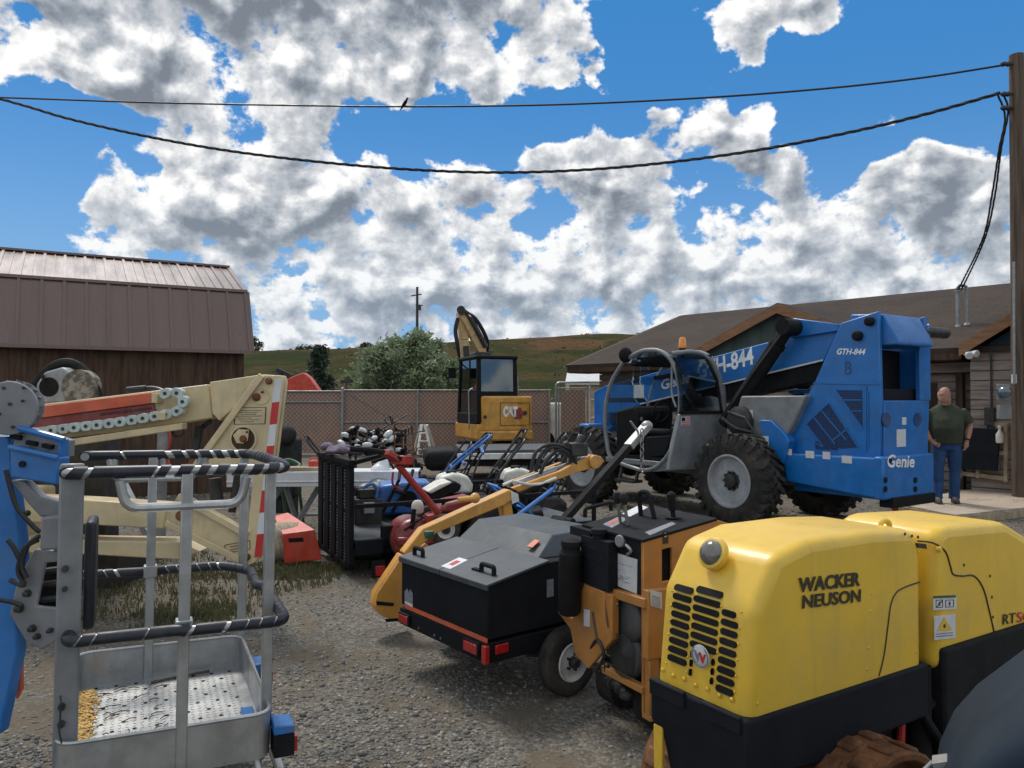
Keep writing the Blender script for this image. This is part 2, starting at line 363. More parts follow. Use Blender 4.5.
def cloud_noise(da, de):
    a = t.m('ADD', az, da); e = t.m('ADD', el, de)
    def fb(sc, det, typ, rough, off):
        p = t('ShaderNodeCombineXYZ', {0: t.m('ADD', a, off), 1: t.m('MULTIPLY', e, 1.25)}).outputs[0]
        n = t('ShaderNodeTexNoise', {'Vector': p, 'Scale': sc, 'Detail': det, 'Roughness': rough, 'Lacunarity': 2.15, 'Distortion': .12}, noise_dimensions='2D'); n.noise_type = typ
        return n.outputs[0]
    lo = t.m('SUBTRACT', fb(8.5, 8, 'FBM', .535, 3.0), .5); hi = t.m('SUBTRACT', fb(19, 7, 'FBM', .55, 9.0), .5)
    bil = fb(13, 4, 'RIDGED_MULTIFRACTAL', .6, 17.0)
    k = t.sm(el, .05, .30)
    lo3 = t.m('ADD', t.m('MULTIPLY', t.m('SUBTRACT', fb(8.5, 2, 'FBM', .5, 3.0), .5), 1.0), t.m('MULTIPLY', t.m('SUBTRACT', fb(19, 1.5, 'FBM', .5, 9.0), .5), .7))
    n = t.m('ADD', t.m('MULTIPLY', lo, t.m('MULTIPLY_ADD', k, .55, 1.35)), t.m('MULTIPLY', hi, t.m('MULTIPLY_ADD', k, -.5, 1.25)))
    return t.m('MULTIPLY_ADD', bil, -.22, n), lo3
(n0, lo0), (n1, lo1) = cloud_noise(0, 0), cloud_noise(-.007, .014)
d = t.m('ADD', t.m('ADD', acc, n0), .025)
alpha = t.sm(d, 0, .16)
thick = t.sm(t.m('ADD', t.m('MULTIPLY', acc, 1.0), t.m('ADD', t.m('MULTIPLY', n0, .28), t.m('MULTIPLY', lo0, 1.1))), -.02, .42)
edge = t.m('MULTIPLY', t.m('SUBTRACT', n0, n1), 1.45)
(_, lo2) = cloud_noise(-.014, .034)
shade = t.m('ADD', t.m('SUBTRACT', 1.0, t.m('MULTIPLY', thick, .58)), t.m('ADD', edge, t.m('MULTIPLY', t.m('SUBTRACT', lo0, lo2), 1.0)))
shade = t.m('MINIMUM', t.m('MAXIMUM', shade, t.m('MULTIPLY', far, .85)), 1.0)
ramp = t('ShaderNodeValToRGB', {0: shade}); cr = ramp.color_ramp
cr.elements[0].position = 0; cr.elements[0].color = (1.55, 1.8, 2.15, 1)
cr.elements[1].position = 1; cr.elements[1].color = (7.7, 7.7, 7.6, 1)
for pos, c in ((.28, (2.5, 2.8, 3.2, 1)), (.65, (4.6, 4.8, 5.1, 1))):
    e = cr.elements.new(pos); e.color = c
cloudc = t.mix(far, ramp.outputs[0], t.mix(1.0, ramp.outputs[0], (FARB, FARB, FARB * .97), 'MULTIPLY'))
cloudc = t.mix(t.sm(el, .0, .30, .28, .0), cloudc, (3.7, 4.7, 5.9))
skyc = t('ShaderNodeHueSaturation', {'Saturation': 1.22, 'Value': 1.0, 'Color': sky.outputs[0]}).outputs[0]
lowhaze = t.sm(el, .02, .42, .95, 0.0)
skyc = t.mix(lowhaze, skyc, (2.5, 4.2, 6.0))
skyc = t.mix(t.sm(el, .0, .5, .30, .92), skyc, (.36, 1.85, 4.5))
t.l.new(t.mix(alpha, skyc, cloudc), bg.inputs[0])
W.cycles.sampling_method = 'MANUAL'; W.cycles.sample_map_resolution = 512

# ================================================================ ground, stones, grass, hill
m, t, b = new_mat('gravel_ground'); M['ground'] = m
pos = t('ShaderNodeNewGeometry').outputs['Position']
big = t.noise(pos, .55, 5, .6); mid = t.noise(pos, 2.3, 5, .6, .5)
v1 = t('ShaderNodeTexVoronoi', {'Vector': pos, 'Scale': 46}, voronoi_dimensions='3D'); v2 = t('ShaderNodeTexVoronoi', {'Vector': pos, 'Scale': 95})
sep = t('ShaderNodeSeparateColor', {0: v1.outputs['Color']}); sep2 = t('ShaderNodeSeparateColor', {0: v2.outputs['Color']})
stone = t('ShaderNodeValToRGB', {0: t.m('MULTIPLY_ADD', sep2.outputs[0], .45, t.m('MULTIPLY', sep.outputs[0], .55))})
cr = stone.color_ramp; cr.elements[0].color = (.075, .076, .073, 1); cr.elements[1].color = (.34, .32, .28, 1)
e = cr.elements.new(.45); e.color = (.155, .155, .15, 1)
dirt = t.mix(t.noise(pos, 14, 6, .7), (.092, .074, .052), (.185, .152, .112))
dm = t.sm(t.m('MULTIPLY_ADD', mid, .5, t.m('MULTIPLY', big, .6)), .5, .62)
gap = t.sm(v1.outputs['Distance'], .45, .8, 0, .5)
colr = t.mix(gap, stone.outputs[0], dirt)
colr = t.mix(t.m('MULTIPLY', dm, .8), colr, dirt)
colr = t.mix(1.0, colr, (.92, .88, .82), 'MULTIPLY')
colr = t.mix(t.m('MULTIPLY', t.sm(t.noise(pos, 1.1, 6, .65, .6), .52, .66), .45), colr, (.075, .07, .06))
t.l.new(colr, b.inputs['Base Color']); b.inputs['Roughness'].default_value = .9; b.inputs['Specular IOR Level'].default_value = .2
hgt = t.m('ADD', t.m('MULTIPLY', t.m('SUBTRACT', 1.0, v1.outputs['Distance']), t.m('MULTIPLY_ADD', dm, -.8, 1.0)), t.m('ADD', t.m('MULTIPLY', t.noise(pos, 60, 4, .7), .5), t.m('MULTIPLY', mid, 2.5)))
bp = t('ShaderNodeBump', {'Height': hgt, 'Strength': .75, 'Distance': .02}); t.l.new(bp.outputs[0], b.inputs['Normal'])
g = MB(); g.add([(-900, -300, 0), (900, -300, 0), (900, 2500, 0), (-900, 2500, 0)], [(0, 1, 2, 3)])
tag(g.build('ground', M['ground']), kind='structure')

m, t, b = new_mat('loose_stone'); M['stone'] = m
rnd = t('ShaderNodeNewGeometry').outputs['Random Per Island']
r = t('ShaderNodeValToRGB', {0: rnd}); cr = r.color_ramp; cr.elements[0].color = (.075, .077, .077, 1); cr.elements[1].color = (.36, .34, .30, 1)
for p_, c_ in ((.35, (.14, .143, .142, 1)), (.6, (.20, .183, .155, 1)), (.85, (.27, .26, .235, 1))): cr.elements.new(p_).color = c_
t.l.new(r.outputs[0], b.inputs['Base Color']); b.inputs['Roughness'].default_value = .85; b.inputs['Specular IOR Level'].default_value = .2
from mathutils import noise as mn
PH = (1 + 5 ** .5) / 2
ICO = np.array([(-1, PH, 0), (1, PH, 0), (-1, -PH, 0), (1, -PH, 0), (0, -1, PH), (0, 1, PH), (0, -1, -PH), (0, 1, -PH), (PH, 0, -1), (PH, 0, 1), (-PH, 0, -1), (-PH, 0, 1)]) / 1.9
IF = np.array([(0, 11, 5), (0, 5, 1), (0, 1, 7), (0, 7, 10), (0, 10, 11), (1, 5, 9), (5, 11, 4), (11, 10, 2), (10, 7, 6), (7, 1, 8), (3, 9, 4), (3, 4, 2), (3, 2, 6), (3, 6, 8), (3, 8, 9), (4, 9, 5), (2, 4, 11), (6, 2, 10), (8, 6, 7), (9, 8, 1)])
def fast_mesh(name, verts, faces, k, mtl, smooth=False):
    me = bpy.data.meshes.new(name); nv, nf = len(verts), len(faces)
    me.vertices.add(nv); me.vertices.foreach_set('co', np.asarray(verts, np.float32).ravel())
    me.loops.add(nf * k); me.loops.foreach_set('vertex_index', np.asarray(faces, np.int32).ravel())
    me.polygons.add(nf); me.polygons.foreach_set('loop_start', np.arange(nf, dtype=np.int32) * k)
    me.update(calc_edges=True); me.validate(); me.materials.append(mtl)
    o = bpy.data.objects.new(name, me); COL.objects.link(o); return o
def bare(x, y):                                     # 1 where the yard is trodden dirt
    v = mn.fractal(Vector((x * .9, y * .6, 2.2)), 1, 2, 4)
    q = (x * .55 + (y - 4.6) * .3)
    v += .9 * math.exp(-((x - .15) / .75) ** 2 - ((y - 3.9) / .55) ** 2) + .5 * math.exp(-((x + .75) / .7) ** 2 - ((y - 5.5) / .8) ** 2)
    v -= .9 * math.exp(-((x + .75) / .6) ** 2 - ((y - 4.2) / .7) ** 2)
    return v
vs, n = [], 0
while n < 30000:
    d_ = 3.2 + 10.5 * random.random() ** 1.9
    x_ = d_ * random.uniform(-.70, .70) if d_ > 7.5 else d_ * random.uniform(-.70, .42)
    bv = bare(x_, d_)
    if random.random() < min(.93, max(0, bv * 1.4 + .25)): continue
    s_ = random.uniform(.35, 1) ** 1.6 * (.0135 if random.random() > .025 else .024) * (1 + max(0, d_ - 7) * .16)
    sc_ = np.array([s_ * random.uniform(.7, 1.4), s_ * random.uniform(.7, 1.3), s_ * random.uniform(.45, .8)])
    a_ = random.uniform(0, 6.283); c_, q_ = math.cos(a_), math.sin(a_)
    p_ = (ICO * (1 + np.random.uniform(-.22, .22, (12, 1)))) * sc_
    p_ = np.stack([p_[:, 0] * c_ - p_[:, 1] * q_ + x_, p_[:, 0] * q_ + p_[:, 1] * c_ + d_, p_[:, 2] + s_ * .12], 1)
    vs.append(p_); n += 1
tag(fast_mesh('gravel', np.concatenate(vs), (IF[None] + 12 * np.arange(n)[:, None, None]).reshape(-1, 3), 3, M['stone']), kind='stuff')

def leaf_mat(name, c0, c1, rough=.6, trans=.25):
    m, t, b = new_mat(name); rnd = t('ShaderNodeNewGeometry').outputs['Random Per Island']
    pos = t('ShaderNodeNewGeometry').outputs['Position']
    f = t.m('ADD', t.m('MULTIPLY', rnd, .6), t.m('MULTIPLY', t.noise(pos, 1.2, 3), .5), clamp=True)
    t.l.new(t.mix(f, c0, c1), b.inputs['Base Color']); b.inputs['Roughness'].default_value = rough
    out = [n for n in t.n if n.type == 'OUTPUT_MATERIAL'][0]
    tl = t('ShaderNodeBsdfTranslucent'); t.l.new(t.mix(f, tone(c0, 1.5), tone(c1, 1.5)), tl.inputs[0])
    mx = t('ShaderNodeMixShader', {0: trans, 1: b.outputs[0], 2: tl.outputs[0]}); t.l.new(mx.outputs[0], out.inputs[0]); return m
M['grass'] = leaf_mat('grass', (.04, .055, .018), (.13, .115, .055))
M['sage'] = leaf_mat('sage_leaf', (.105, .15, .075), (.24, .29, .165))
M['fir'] = leaf_mat('fir_needle', (.018, .035, .02), (.045, .07, .035), trans=.1)
M['weed'] = leaf_mat('weed', (.045, .08, .02), (.13, .13, .05))
def blades(name, spots, count, hmax, mtl):
    V_, F_ = [], []
    for i in range(count):
        cx, cy, rx, ry = random.choice(spots)
        a, r_ = random.uniform(0, 6.283), math.sqrt(random.random()); x, y = cx + rx * r_ * math.cos(a), cy + ry * r_ * math.sin(a)
        if mn.noise(Vector((x * 2.2, y * 2.2, 0))) < random.uniform(-.5, .25): continue
        h = hmax * random.uniform(.3, 1); w = random.uniform(.004, .009); a = random.uniform(0, 6.283); l = random.uniform(.1, .7) * h
        dx, dy = math.cos(a), math.sin(a); b_ = random.uniform(0, 6.283); ex, ey = math.cos(b_) * w, math.sin(b_) * w; k = len(V_)
        V_ += [(x - ex, y - ey, 0), (x + ex, y + ey, 0), (x + dx * l * .4 + ex * .7, y + dy * l * .4 + ey * .7, h * .6), (x + dx * l * .4 - ex * .7, y + dy * l * .4 - ey * .7, h * .6), (x + dx * l, y + dy * l, h)]
        F_ += [(k, k + 1, k + 2), (k, k + 2, k + 3), (k + 3, k + 2, k + 4)]
    return tag(fast_mesh(name, V_, F_, 3, mtl), kind='stuff')
blades('grass', [(-2.9, 6.6, .95, .8), (-2.5, 7.3, .9, .7), (-2.1, 7.45, .45, .25), (-1.75, 7.75, .5, .16), (-3.4, 7.6, .9, .9), (-2.5, 6.0, .5, .4)], 9000, .075, M['grass'])
blades('weeds', [(7.6, 11.9, .9, .25), (8.3, 11.0, .6, .12), (6.1, 11.25, .35, .07), (8.2, 13.2, .9, .2)], 2200, .17, M['weed'])

m, t, b = new_mat('hillside'); M['hill'] = m
pos = t('ShaderNodeNewGeometry').outputs['Position']
sx = t('ShaderNodeSeparateXYZ', {0: pos})
str_ = t('ShaderNodeMapping', {0: pos, 3: (.5, .3, 1.5)}).outputs[0]
n1 = t.noise(str_, .16, 7, .65, .8); n2 = t.noise(pos, .9, 6, .7)
c = t.mix(t.sm(n1, .40, .58), (.026, .044, .010), (.082, .066, .028))
def spot(x, y, rx, ry):
    dx = t.m('MULTIPLY', t.m('SUBTRACT', sx.outputs[0], x), 1 / rx); dy = t.m('MULTIPLY', t.m('SUBTRACT', sx.outputs[1], y), 1 / ry)
    return t.m('POWER', 2.718, t.m('MULTIPLY', t.m('MULTIPLY_ADD', dx, dx, t.m('MULTIPLY', dy, dy)), -1.0))
red = t.m('ADD', t.m('ADD', spot(3, 140, 12, 5), spot(9, 122, 7, 12)), t.m('MULTIPLY', spot(-32, 140, 18, 12), .9))
red = t.sm(t.m('ADD', red, t.m('MULTIPLY_ADD', n1, 1.1, -.55)), .3, .6)
c = t.mix(t.m('MULTIPLY', red, .85), c, (.16, .08, .048))
c = t.mix(t.m('MULTIPLY', t.sm(n2, .45, .62), .75), c, (.028, .04, .015))
t.l.new(t.mix(1.0, c, (.84, .76, .62), 'MULTIPLY'), b.inputs['Base Color']); b.inputs['Roughness'].default_value = .95; b.inputs['Specular IOR Level'].default_value = .05
bp = t('ShaderNodeBump', {'Height': n2, 'Strength': .8, 'Distance': .6}); t.l.new(bp.outputs[0], b.inputs['Normal'])
def hill_z(x, y):
    k = min(1, max(0, (y - 34) / 116)); k = k * k * (3 - 2 * k)
    top = 12.6 + .035 * x + 1.1 * mn.noise(Vector((x * .03, 1.3, 0)))
    z = -.3 + top * k * (.55 + .45 * k) + .5 * mn.noise(Vector((x * .06, y * .06, 4))) * k
    if y > 150: z -= (y - 150) * .05
    return z
nx, ny = 150, 90; hv = []
for j in range(ny):
    y = 30 + 230 * (j / (ny - 1)) ** 1.1
    for i in range(nx):
        x = -220 + 440 * i / (nx - 1); hv.append((x, y, hill_z(x, y) + .25 * mn.noise(Vector((x * .3, y * .3, 9)))))
hf = [(j * nx + i, j * nx + i + 1, (j + 1) * nx + i + 1, (j + 1) * nx + i) for j in range(ny - 1) for i in range(nx - 1)]
ho = fast_mesh('hill', hv, hf, 4, M['hill']); ho.data.polygons.foreach_set('use_smooth', [True] * len(hf)); tag(ho, kind='structure')
# sage brush clumps on the slope
V_, F_ = [], []
for i in range(600):
    y = random.uniform(60, 152); x = y * random.uniform(-.42, .32)
    if mn.noise(Vector((x * .07, y * .05, 0))) < random.uniform(-.35, .3): continue
    z = hill_z(x, y); s_ = random.uniform(.18, .42)
    for q in range(7):
        o_ = Vector((x, y, z)) + Vector((random.gauss(0, .4), random.gauss(0, .4), random.uniform(.05, .6))) * s_
        a_ = Vector((random.gauss(0, 1), random.gauss(0, 1), random.gauss(0, 1))).normalized(); b_ = a_.orthogonal().normalized(); k = len(V_)
        V_ += [o_ - a_ * s_ * .5, o_ + b_ * s_ * .35, o_ + a_ * s_ * .5, o_ - b_ * s_ * .35]; F_.append((k, k + 1, k + 2, k + 3))
M['brush'] = leaf_mat('brush', (.03, .045, .015), (.075, .08, .035))
tag(fast_mesh('hill_brush', V_, F_, 4, M['brush']), kind='stuff')

# ================================================================ trees
def tree(name, label, x, y, z, H, R, mtl, kind, nleaf, ls, group=None):
    f = Fr(name, label, 'tree', x, y, 0, group, z)
    tr = MB(); clumps = []
    if kind == 'fir':
        tr.tube([(0, 0, -.3), (0, 0, H * .5), (0, 0, H * .97)], [R * .09, R * .06, .02], 8)
        for i in range(110):
            h = random.uniform(.05, .99); rr = R * (1 - h) ** .8 * random.uniform(.6, 1.05) + .08; a = random.uniform(0, 6.283)
            e = Vector((rr * math.cos(a), rr * math.sin(a), H * h - rr * .12)); tr.tube([(0, 0, H * h), e], [.03, .01], 4)
            for q in (.35, .6, .85, 1): clumps.append((Vector((0, 0, H * h)).lerp(e, q), .12 * R + .1))
    else:
        for i in range(7):
            a = i * .9 + random.uniform(-.3, .3); e = Vector((R * .6 * math.cos(a), R * .6 * math.sin(a), H * random.uniform(.5, .85)))
            p1 = Vector((e.x * .3, e.y * .3, H * .3)); tr.tube([(random.uniform(-.1, .1), random.uniform(-.1, .1), -.3), p1, e], [H * .022, H * .016, .015], 6)
            for q in range(3):
                e2 = p1.lerp(e, random.uniform(.4, 1)) + Vector((random.gauss(0, .3) * R, random.gauss(0, .3) * R, random.uniform(0, .2) * H)); tr.tube([p1.lerp(e, .5), e2], [H * .008, .01], 5)
        for i in range(95):
            while True:
                p = Vector((random.uniform(-1, 1), random.uniform(-1, 1), random.uniform(-.9, 1)))
                if .25 < p.length < 1: break
            hz = .5 + .47 * p.z; k = R * (1 - .25 * max(0, p.z)) * random.uniform(.8, 1.1)
            clumps.append((Vector((p.x * k, p.y * k, H * hz)), R * random.uniform(.09, .22)))
    tr.build('trunk', M['bark'], f)
    V_, F_ = [], []
    for i in range(nleaf):
        c, r_ = random.choice(clumps); o_ = c + Vector((random.gauss(0, .5), random.gauss(0, .5), random.gauss(0, .42))) * r_
        a_ = Vector((random.gauss(0, 1), random.gauss(0, 1), random.gauss(0, .8))).normalized(); b_ = a_.cross(Vector((random.gauss(0, 1), random.gauss(0, 1), random.gauss(0, 1)))).normalized()
        s_ = ls * random.uniform(.6, 1.3); k = len(V_)
        V_ += [o_ - a_ * s_, o_ + b_ * s_ * .32, o_ + a_ * s_, o_ - b_ * s_ * .32]; F_.append((k, k + 1, k + 2, k + 3))
    fast_mesh('crown', V_, F_, 4, mtl).parent = f.root
    return f
p = at(408, 397, 38); tree('bush_tree', 'broad pale sage green bushy tree behind the brown fence', p.x, p.y, .2, 4.8, 2.85, M['sage'], 'bush', 42000, .125)
p = at(319, 397, 44); tree('conifer_tree', 'small dark green conifer on the slope behind the fence', p.x, p.y, .3, 4.3, 1.25, M['fir'], 'fir', 9000, .14)
for px, y, H_, R_, lb in ((253, 150, 3.6, 2.2, 'dark round tree on the skyline at the end of the barn roof'), (308, 152, 1.8, 3.2, 'low dark clump of trees on the skyline above the conifer'), (366, 150, 1.3, 1.5, 'tiny dark tree on the skyline at left of the bushy tree'), (323, 153, 1.5, 1.6, 'tiny dark tree on the skyline beside the low clump')):
    x = (px - 512) / FL * y; tree('skyline_tree', lb, x, y, hill_z(x, y) - .2, H_, R_, M['fir'], 'bush', 1200, .28, 'trees on the hill skyline')

# ================================================================ barn with gambrel roof
m, t, b = new_mat('roof_metal'); M['roof_metal'] = m
tc = t('ShaderNodeTexCoord').outputs['Object']; n_ = t.m('MULTIPLY_ADD', t.noise(t('ShaderNodeMapping', {0: tc, 3: (3.2, .5, .5)}).outputs[0], 1.3, 5, .65), .7, t.m('MULTIPLY', t.noise(tc, .5, 4, .6), .3))
t.l.new(t.mix(n_, (.105, .06, .047), (.18, .112, .092)), b.inputs['Base Color']); b.inputs['Metallic'].default_value = .2; b.inputs['Coat Weight'].default_value = .45; b.inputs['Coat Roughness'].default_value = .22
t.l.new(t.sm(n_, .3, .7, .2, .34), b.inputs['Roughness'])
f = Fr('gambrel_barn', 'brown metal roofed gambrel barn with dark wooden walls behind the lift booms', 'barn', -4.75, 14.0, 30)
L0 = -7.5
prof = [(0, 2.54), (.5, 3.67), (2.4, 4.41), (4.3, 3.67), (4.8, 2.54)]
MB().pyz([(.14, 0), (4.66, 0), (4.66, 2.56), (4.25, 3.6), (2.4, 4.33), (.55, 3.6), (.14, 2.56)], L0 + .1, -.1).build('wall', M['wood_dark'], f)
wb = MB()
for i in range(19):
    x = -.12 - i * .4; wb.box(x - .012, x + .012, .128, .14, .05, 2.5)
wb.box(-.22, -.1, .115, .13, 0, 2.5); wb.build('siding_batten', M['wood_dark'], f)
def slope(mb, p0, p1, x0, x1, th):
    (y0, z0), (y1, z1) = p0, p1; n = Vector((0, -(z1 - z0), y1 - y0)).normalized() * th
    mb.prism([(x0, y0, z0), (x1, y0, z0), (x1, y1, z1), (x0, y1, z1)], [Vector(q) + n for q in ((x0, y0, z0), (x1, y0, z0), (x1, y1, z1), (x0, y1, z1))])
lo, up = MB(), MB()
for a, b_, mb in ((0, 1, lo), (1, 2, up), (3, 2, up), (4, 3, lo)):
    p0, p1 = prof[a], prof[b_]; slope(mb, p0, p1, L0, 0, .02 if a < 2 else -.02)
    for i in range(24):
        x = -.02 - i * .325
        for dx in (0, .16) if mb is up else (0,):
            q0 = Vector((x - dx, p0[0], p0[1])); q1 = Vector((x - dx, p1[0], p1[1])); nn = Vector((0, -(p1[1] - p0[1]), p1[0] - p0[0])).normalized() * (.03 if a < 2 else -.03)
            mb.bar(q0 + nn, q1 + nn, .045 if not dx else .02, .028 if not dx else .012, up=nn)
o = lo.build('lower_roof', M['roof_metal'], f); up.build('upper_roof', M['roof_metal'], f)
tm = MB(); tm.bar((L0, 2.4, 4.44), (.02, 2.4, 4.44), .2, .04); tm.bar((L0, .47, 3.7), (.02, .47, 3.7), .05, .05); tm.bar((L0, -.03, 2.53), (.02, -.03, 2.53), .03, .06)
for a in range(4): tm.bar((.01, prof[a][0], prof[a][1]), (.01, prof[a + 1][0], prof[a + 1][1]), .04, .1, up=(1, 0, 0))
tm.build('roof_trim', M['roof_metal'], f)

# ================================================================ house with cross gables
m, t, b = new_mat('shingles'); M['shingle'] = m
tc = t('ShaderNodeTexCoord').outputs['Object']
br = t('ShaderNodeTexBrick', {'Vector': tc, 'Color1': (.055, .041, .033, 1), 'Color2': (.033, .027, .023, 1), 'Mortar': (.014, .012, .011, 1), 'Scale': 1.0, 'Mortar Size': .014, 'Brick Width': .36, 'Row Height': .16, 'Bias': -.1})
c = t.mix(t.sm(t.noise(tc, .8, 6, .7), .35, .7), br.outputs[0], (.058, .043, .034)); c = t.mix(t.m('MULTIPLY', t.noise(tc, 22, 4, .75), .45), c, (.10, .08, .065))
t.l.new(c, b.inputs['Base Color']); b.inputs['Roughness'].default_value = .9; b.inputs['Specular IOR Level'].default_value = .12
bp = t('ShaderNodeBump', {'Height': br.outputs[1], 'Strength': -.6, 'Distance': .02}); t.l.new(bp.outputs[0], b.inputs['Normal'])
f = Fr('house', 'low brown house with shingled roof and two cross gables behind the blue telehandler', 'house', 1.456, 20.38, -48.7)
HB = f
rf = MB(); E, RZ, RY, X1 = 2.57, 4.25, 5.04, 18.5
def slab(mb, pts, th=.09): mb.prism(pts, [(x, y, z - th) for x, y, z in pts])
slab(rf, [(0, 0, E), (X1, 0, E), (X1, RY, RZ), (0.0, RY, RZ)]); slab(rf, [(X1, 2 * RY, E), (0, 2 * RY, E), (0.0, RY, RZ + .002), (X1, RY, RZ + .002)])
def cross_gable(x0, xc, x1, ze, zp, yback):
    s_ = (RZ - E) / RY; yb = (zp - E) / s_ + .2
    for xa in (x0, x1):
        slab(rf, [(xa, -.12, ze + .015), (xc, -.12, zp + .015), (xc, yb, zp + .015), (xa, max(.0, (ze - E) / s_ + .05), ze + .015)], .08)
cross_gable(4.12, 6.14, 8.15, 2.775, 3.63, 3); cross_gable(9.52, 12.04, 14.56, 2.6, 4.16, 4)
rp = rf.build('roof', M['shingle'], f); rp.rotation_euler = (0, 0, 0)
def fascia(x0, xc, x1, ze, zp, y, k=.17):
    mb = MB()
    for xa in (x0, x1):
        mb.prism([(xa, y, ze + .005), (xc, y, zp + .005), (xc, y, zp - k * 1.05), (xa, y, ze - k)], [(xa, y + .035, ze + .005), (xc, y + .035, zp + .005), (xc, y + .035, zp - k * 1.05), (xa, y + .035, ze - k)])
    return mb.build('fascia', M['trim_wood'], f)
fascia(4.12, 6.14, 8.15, 2.775, 3.63, -.16, .19); fascia(9.52, 12.04, 14.56, 2.6, 4.16, -.16, .19)
gw = MB(); gw.pxz([(4.23, 2.59), (8.04, 2.59), (8.04, 2.68), (6.14, 3.49), (4.23, 2.68)], .05, .12)
for i in range(12): x = 4.42 + i * .31; gw.box(x - .012, x + .012, .035, .05, 2.59, 2.68 + .78 * max(0.0, 1 - abs(x - 6.14) / 1.9))
gw.build('gable_wall', M['green_siding'], f)
MB().pxz([(9.65, 2.37), (14.45, 2.37), (14.45, 2.46), (12.04, 4.0), (9.65, 2.46)], .10, .18).build('gable_wall', M['teal_dark'], f)
wl = MB(); wl.box(.5, X1 - .4, .80, .9, 0, 2.5); wl.box(.5, .6, .9, 9.4, 0, 2.52)
wl.pyz([(.8, 2.52), (9.4, 2.52), (5.04, 4.1)], .5, .6); wl.box(.6, X1 - .4, 9.3, 9.4, 0, 2.5)
for i in range(15):
    z = .02 + i * .165; wl.pxz([(.45, z), (9.6, z), (9.6, z + .155), (.45, z + .155)], .765, .80)
    wl.pxz([(9.62, z), (14.45, z), (14.45, z + .155), (9.62, z + .155)], .06 if z < 2.2 else .09, .11)
wl.box(9.62, 14.45, .11, .80, 0, 2.36); wl.build('wall', M['grey_siding'], f, bev=.012)
ev = MB(); ev.bar((0, .02, E - .13), (9.5, .02, E - .13), .03, .15); ev.box(.02, 9.4, .04, .76, E - .22, E - .2); ev.build('eave_board', M['wood_dark'], f)
ev = MB(); ev.bar((0.012, 0, E - .02), (0.012, RY, RZ - .02), .04, .16, up=(1, 0, 0)); ev.build('rake_board', M['wood_dark'], f)
bm_ = MB(); bm_.bar((8.3, .62, 2.25), (10.1, .62, 2.25), .14, .18); bm_.build('porch_beam', M['grey_siding'], f, bev=.01)
x_, _ = f.xz(960, 400, .6); MB().box(x_ - .06, x_ + .06, .56, .68, 0, 2.16).build('porch_post', M['wood_dark'], f, bev=.008)
x0, _ = f.xz(925, 400, .75); x1, _ = f.xz(937, 400, .75)
dr = MB().box(x0 - .3, x1, .735, .76, .1, 1.98).build('door', M['wood_dark'], f)
MB().box(x0 - .2, x1 - .12, .722, .735, 1.0, 1.85).build('door_pane', M['glass_dark'], dr)
x0, _ = f.xz(939, 400, .74); x1, _ = f.xz(951, 400, .74)
wd = MB(); wd.ring([(x0, .73, .95), (x1, .73, .95), (x1, .73, 1.75), (x0, .73, 1.75)], [(x0 + .05, .73, 1.0), (x1 - .05, .73, 1.0), (x1 - .05, .73, 1.7), (x0 + .05, .73, 1.7)], (0, .04, 0))
w_ = wd.build('window', M['white'], f); MB().box(x0 + .05, x1 - .05, .745, .765, 1.0, 1.7).build('pane', M['black'], w_)
# vents and service mast through the roof
for px, yb, yt in ((958, 331, 292),):
    x_, z_ = f.xz(px, yb, 1.5); _, z2 = f.xz(px, yt, 1.5)
    v_ = MB(); v_.cyl((x_, 1.5, z_ - .1), (x_, 1.5, z2), .035); v_.cyl((x_, 1.5, z2), (x_, 1.5, z2 + .03), .055); v_.cyl((x_, 1.5, z_ + .0), (x_, 1.5, z_ + .12), .08, .04); v_.build('vent_pipe', M['galv'], f)
x_, z_ = f.xz(967, 328, 1.6); _, z2 = f.xz(967, 286, 1.6)
v_ = MB(); v_.tube(fillet([(x_, 1.6, z_ - .1), (x_, 1.6, z2), (x_ - .1, 1.5, z2 + .02), (x_ - .14, 1.46, z2 - .06)], .05), .03, 8); v_.cyl((x_, 1.6, z_), (x_, 1.6, z_ + .1), .09, .04); v_.build('service_mast', M['galv'], f)
MAST = f.o + f.u * (x_ - .14) + f.w * 1.46 + Vector((0, 0, z2 - .05))
# security light on the corner of the eave
x_, z_ = f.xz(967, 353, -.1)
sl_ = MB(); sl_.cyl((x_, .0, z_), (x_, -.14, z_), .05)
sl_.lathe((x_, -.12, z_), (.5, -.7, -.35), [(0, .03), (.05, .035), (.14, .065), (.15, .06)], 14); sl_.lathe((x_ + .03, -.12, z_), (.9, -.3, -.15), [(0, .03), (.05, .035), (.15, .065), (.16, .06)], 14)
sl_.build('security_light', M['label_white'], f)
# ================================================================ slatted chain-link fence
m, t, b = new_mat('fence_slats'); M['slats'] = m
tc = t('ShaderNodeTexCoord').outputs['Object']; sx = t('ShaderNodeSeparateXYZ', {0: tc})
def diag(sgn):
    q = t.m('FRACT', t.m('MULTIPLY', t.m('ADD', sx.outputs[0], t.m('MULTIPLY', sx.outputs[2], sgn)), 1 / .13))
    return t.m('LESS_THAN', q, .17)
wire = t.m('MAXIMUM', diag(1.0), diag(-1.0))
n_ = t.noise(t('ShaderNodeMapping', {0: tc, 3: (9, 9, .5)}).outputs[0], 1.2, 4, .6)
slat = t.mix(n_, (.29, .19, .145), (.45, .31, .24)); slat = t.mix(t.m('MULTIPLY', t.sm(t.noise(tc, .7, 5, .6), .5, .7), .6), slat, (.52, .32, .22))
t.l.new(t.mix(t.m('MULTIPLY', wire, .85), slat, (.085, .078, .072)), b.inputs['Base Color']); b.inputs['Roughness'].default_value = .75
bp = t('ShaderNodeBump', {'Height': wire, 'Strength': .5, 'Distance': .02}); t.l.new(bp.outputs[0], b.inputs['Normal'])
FY = 23.0
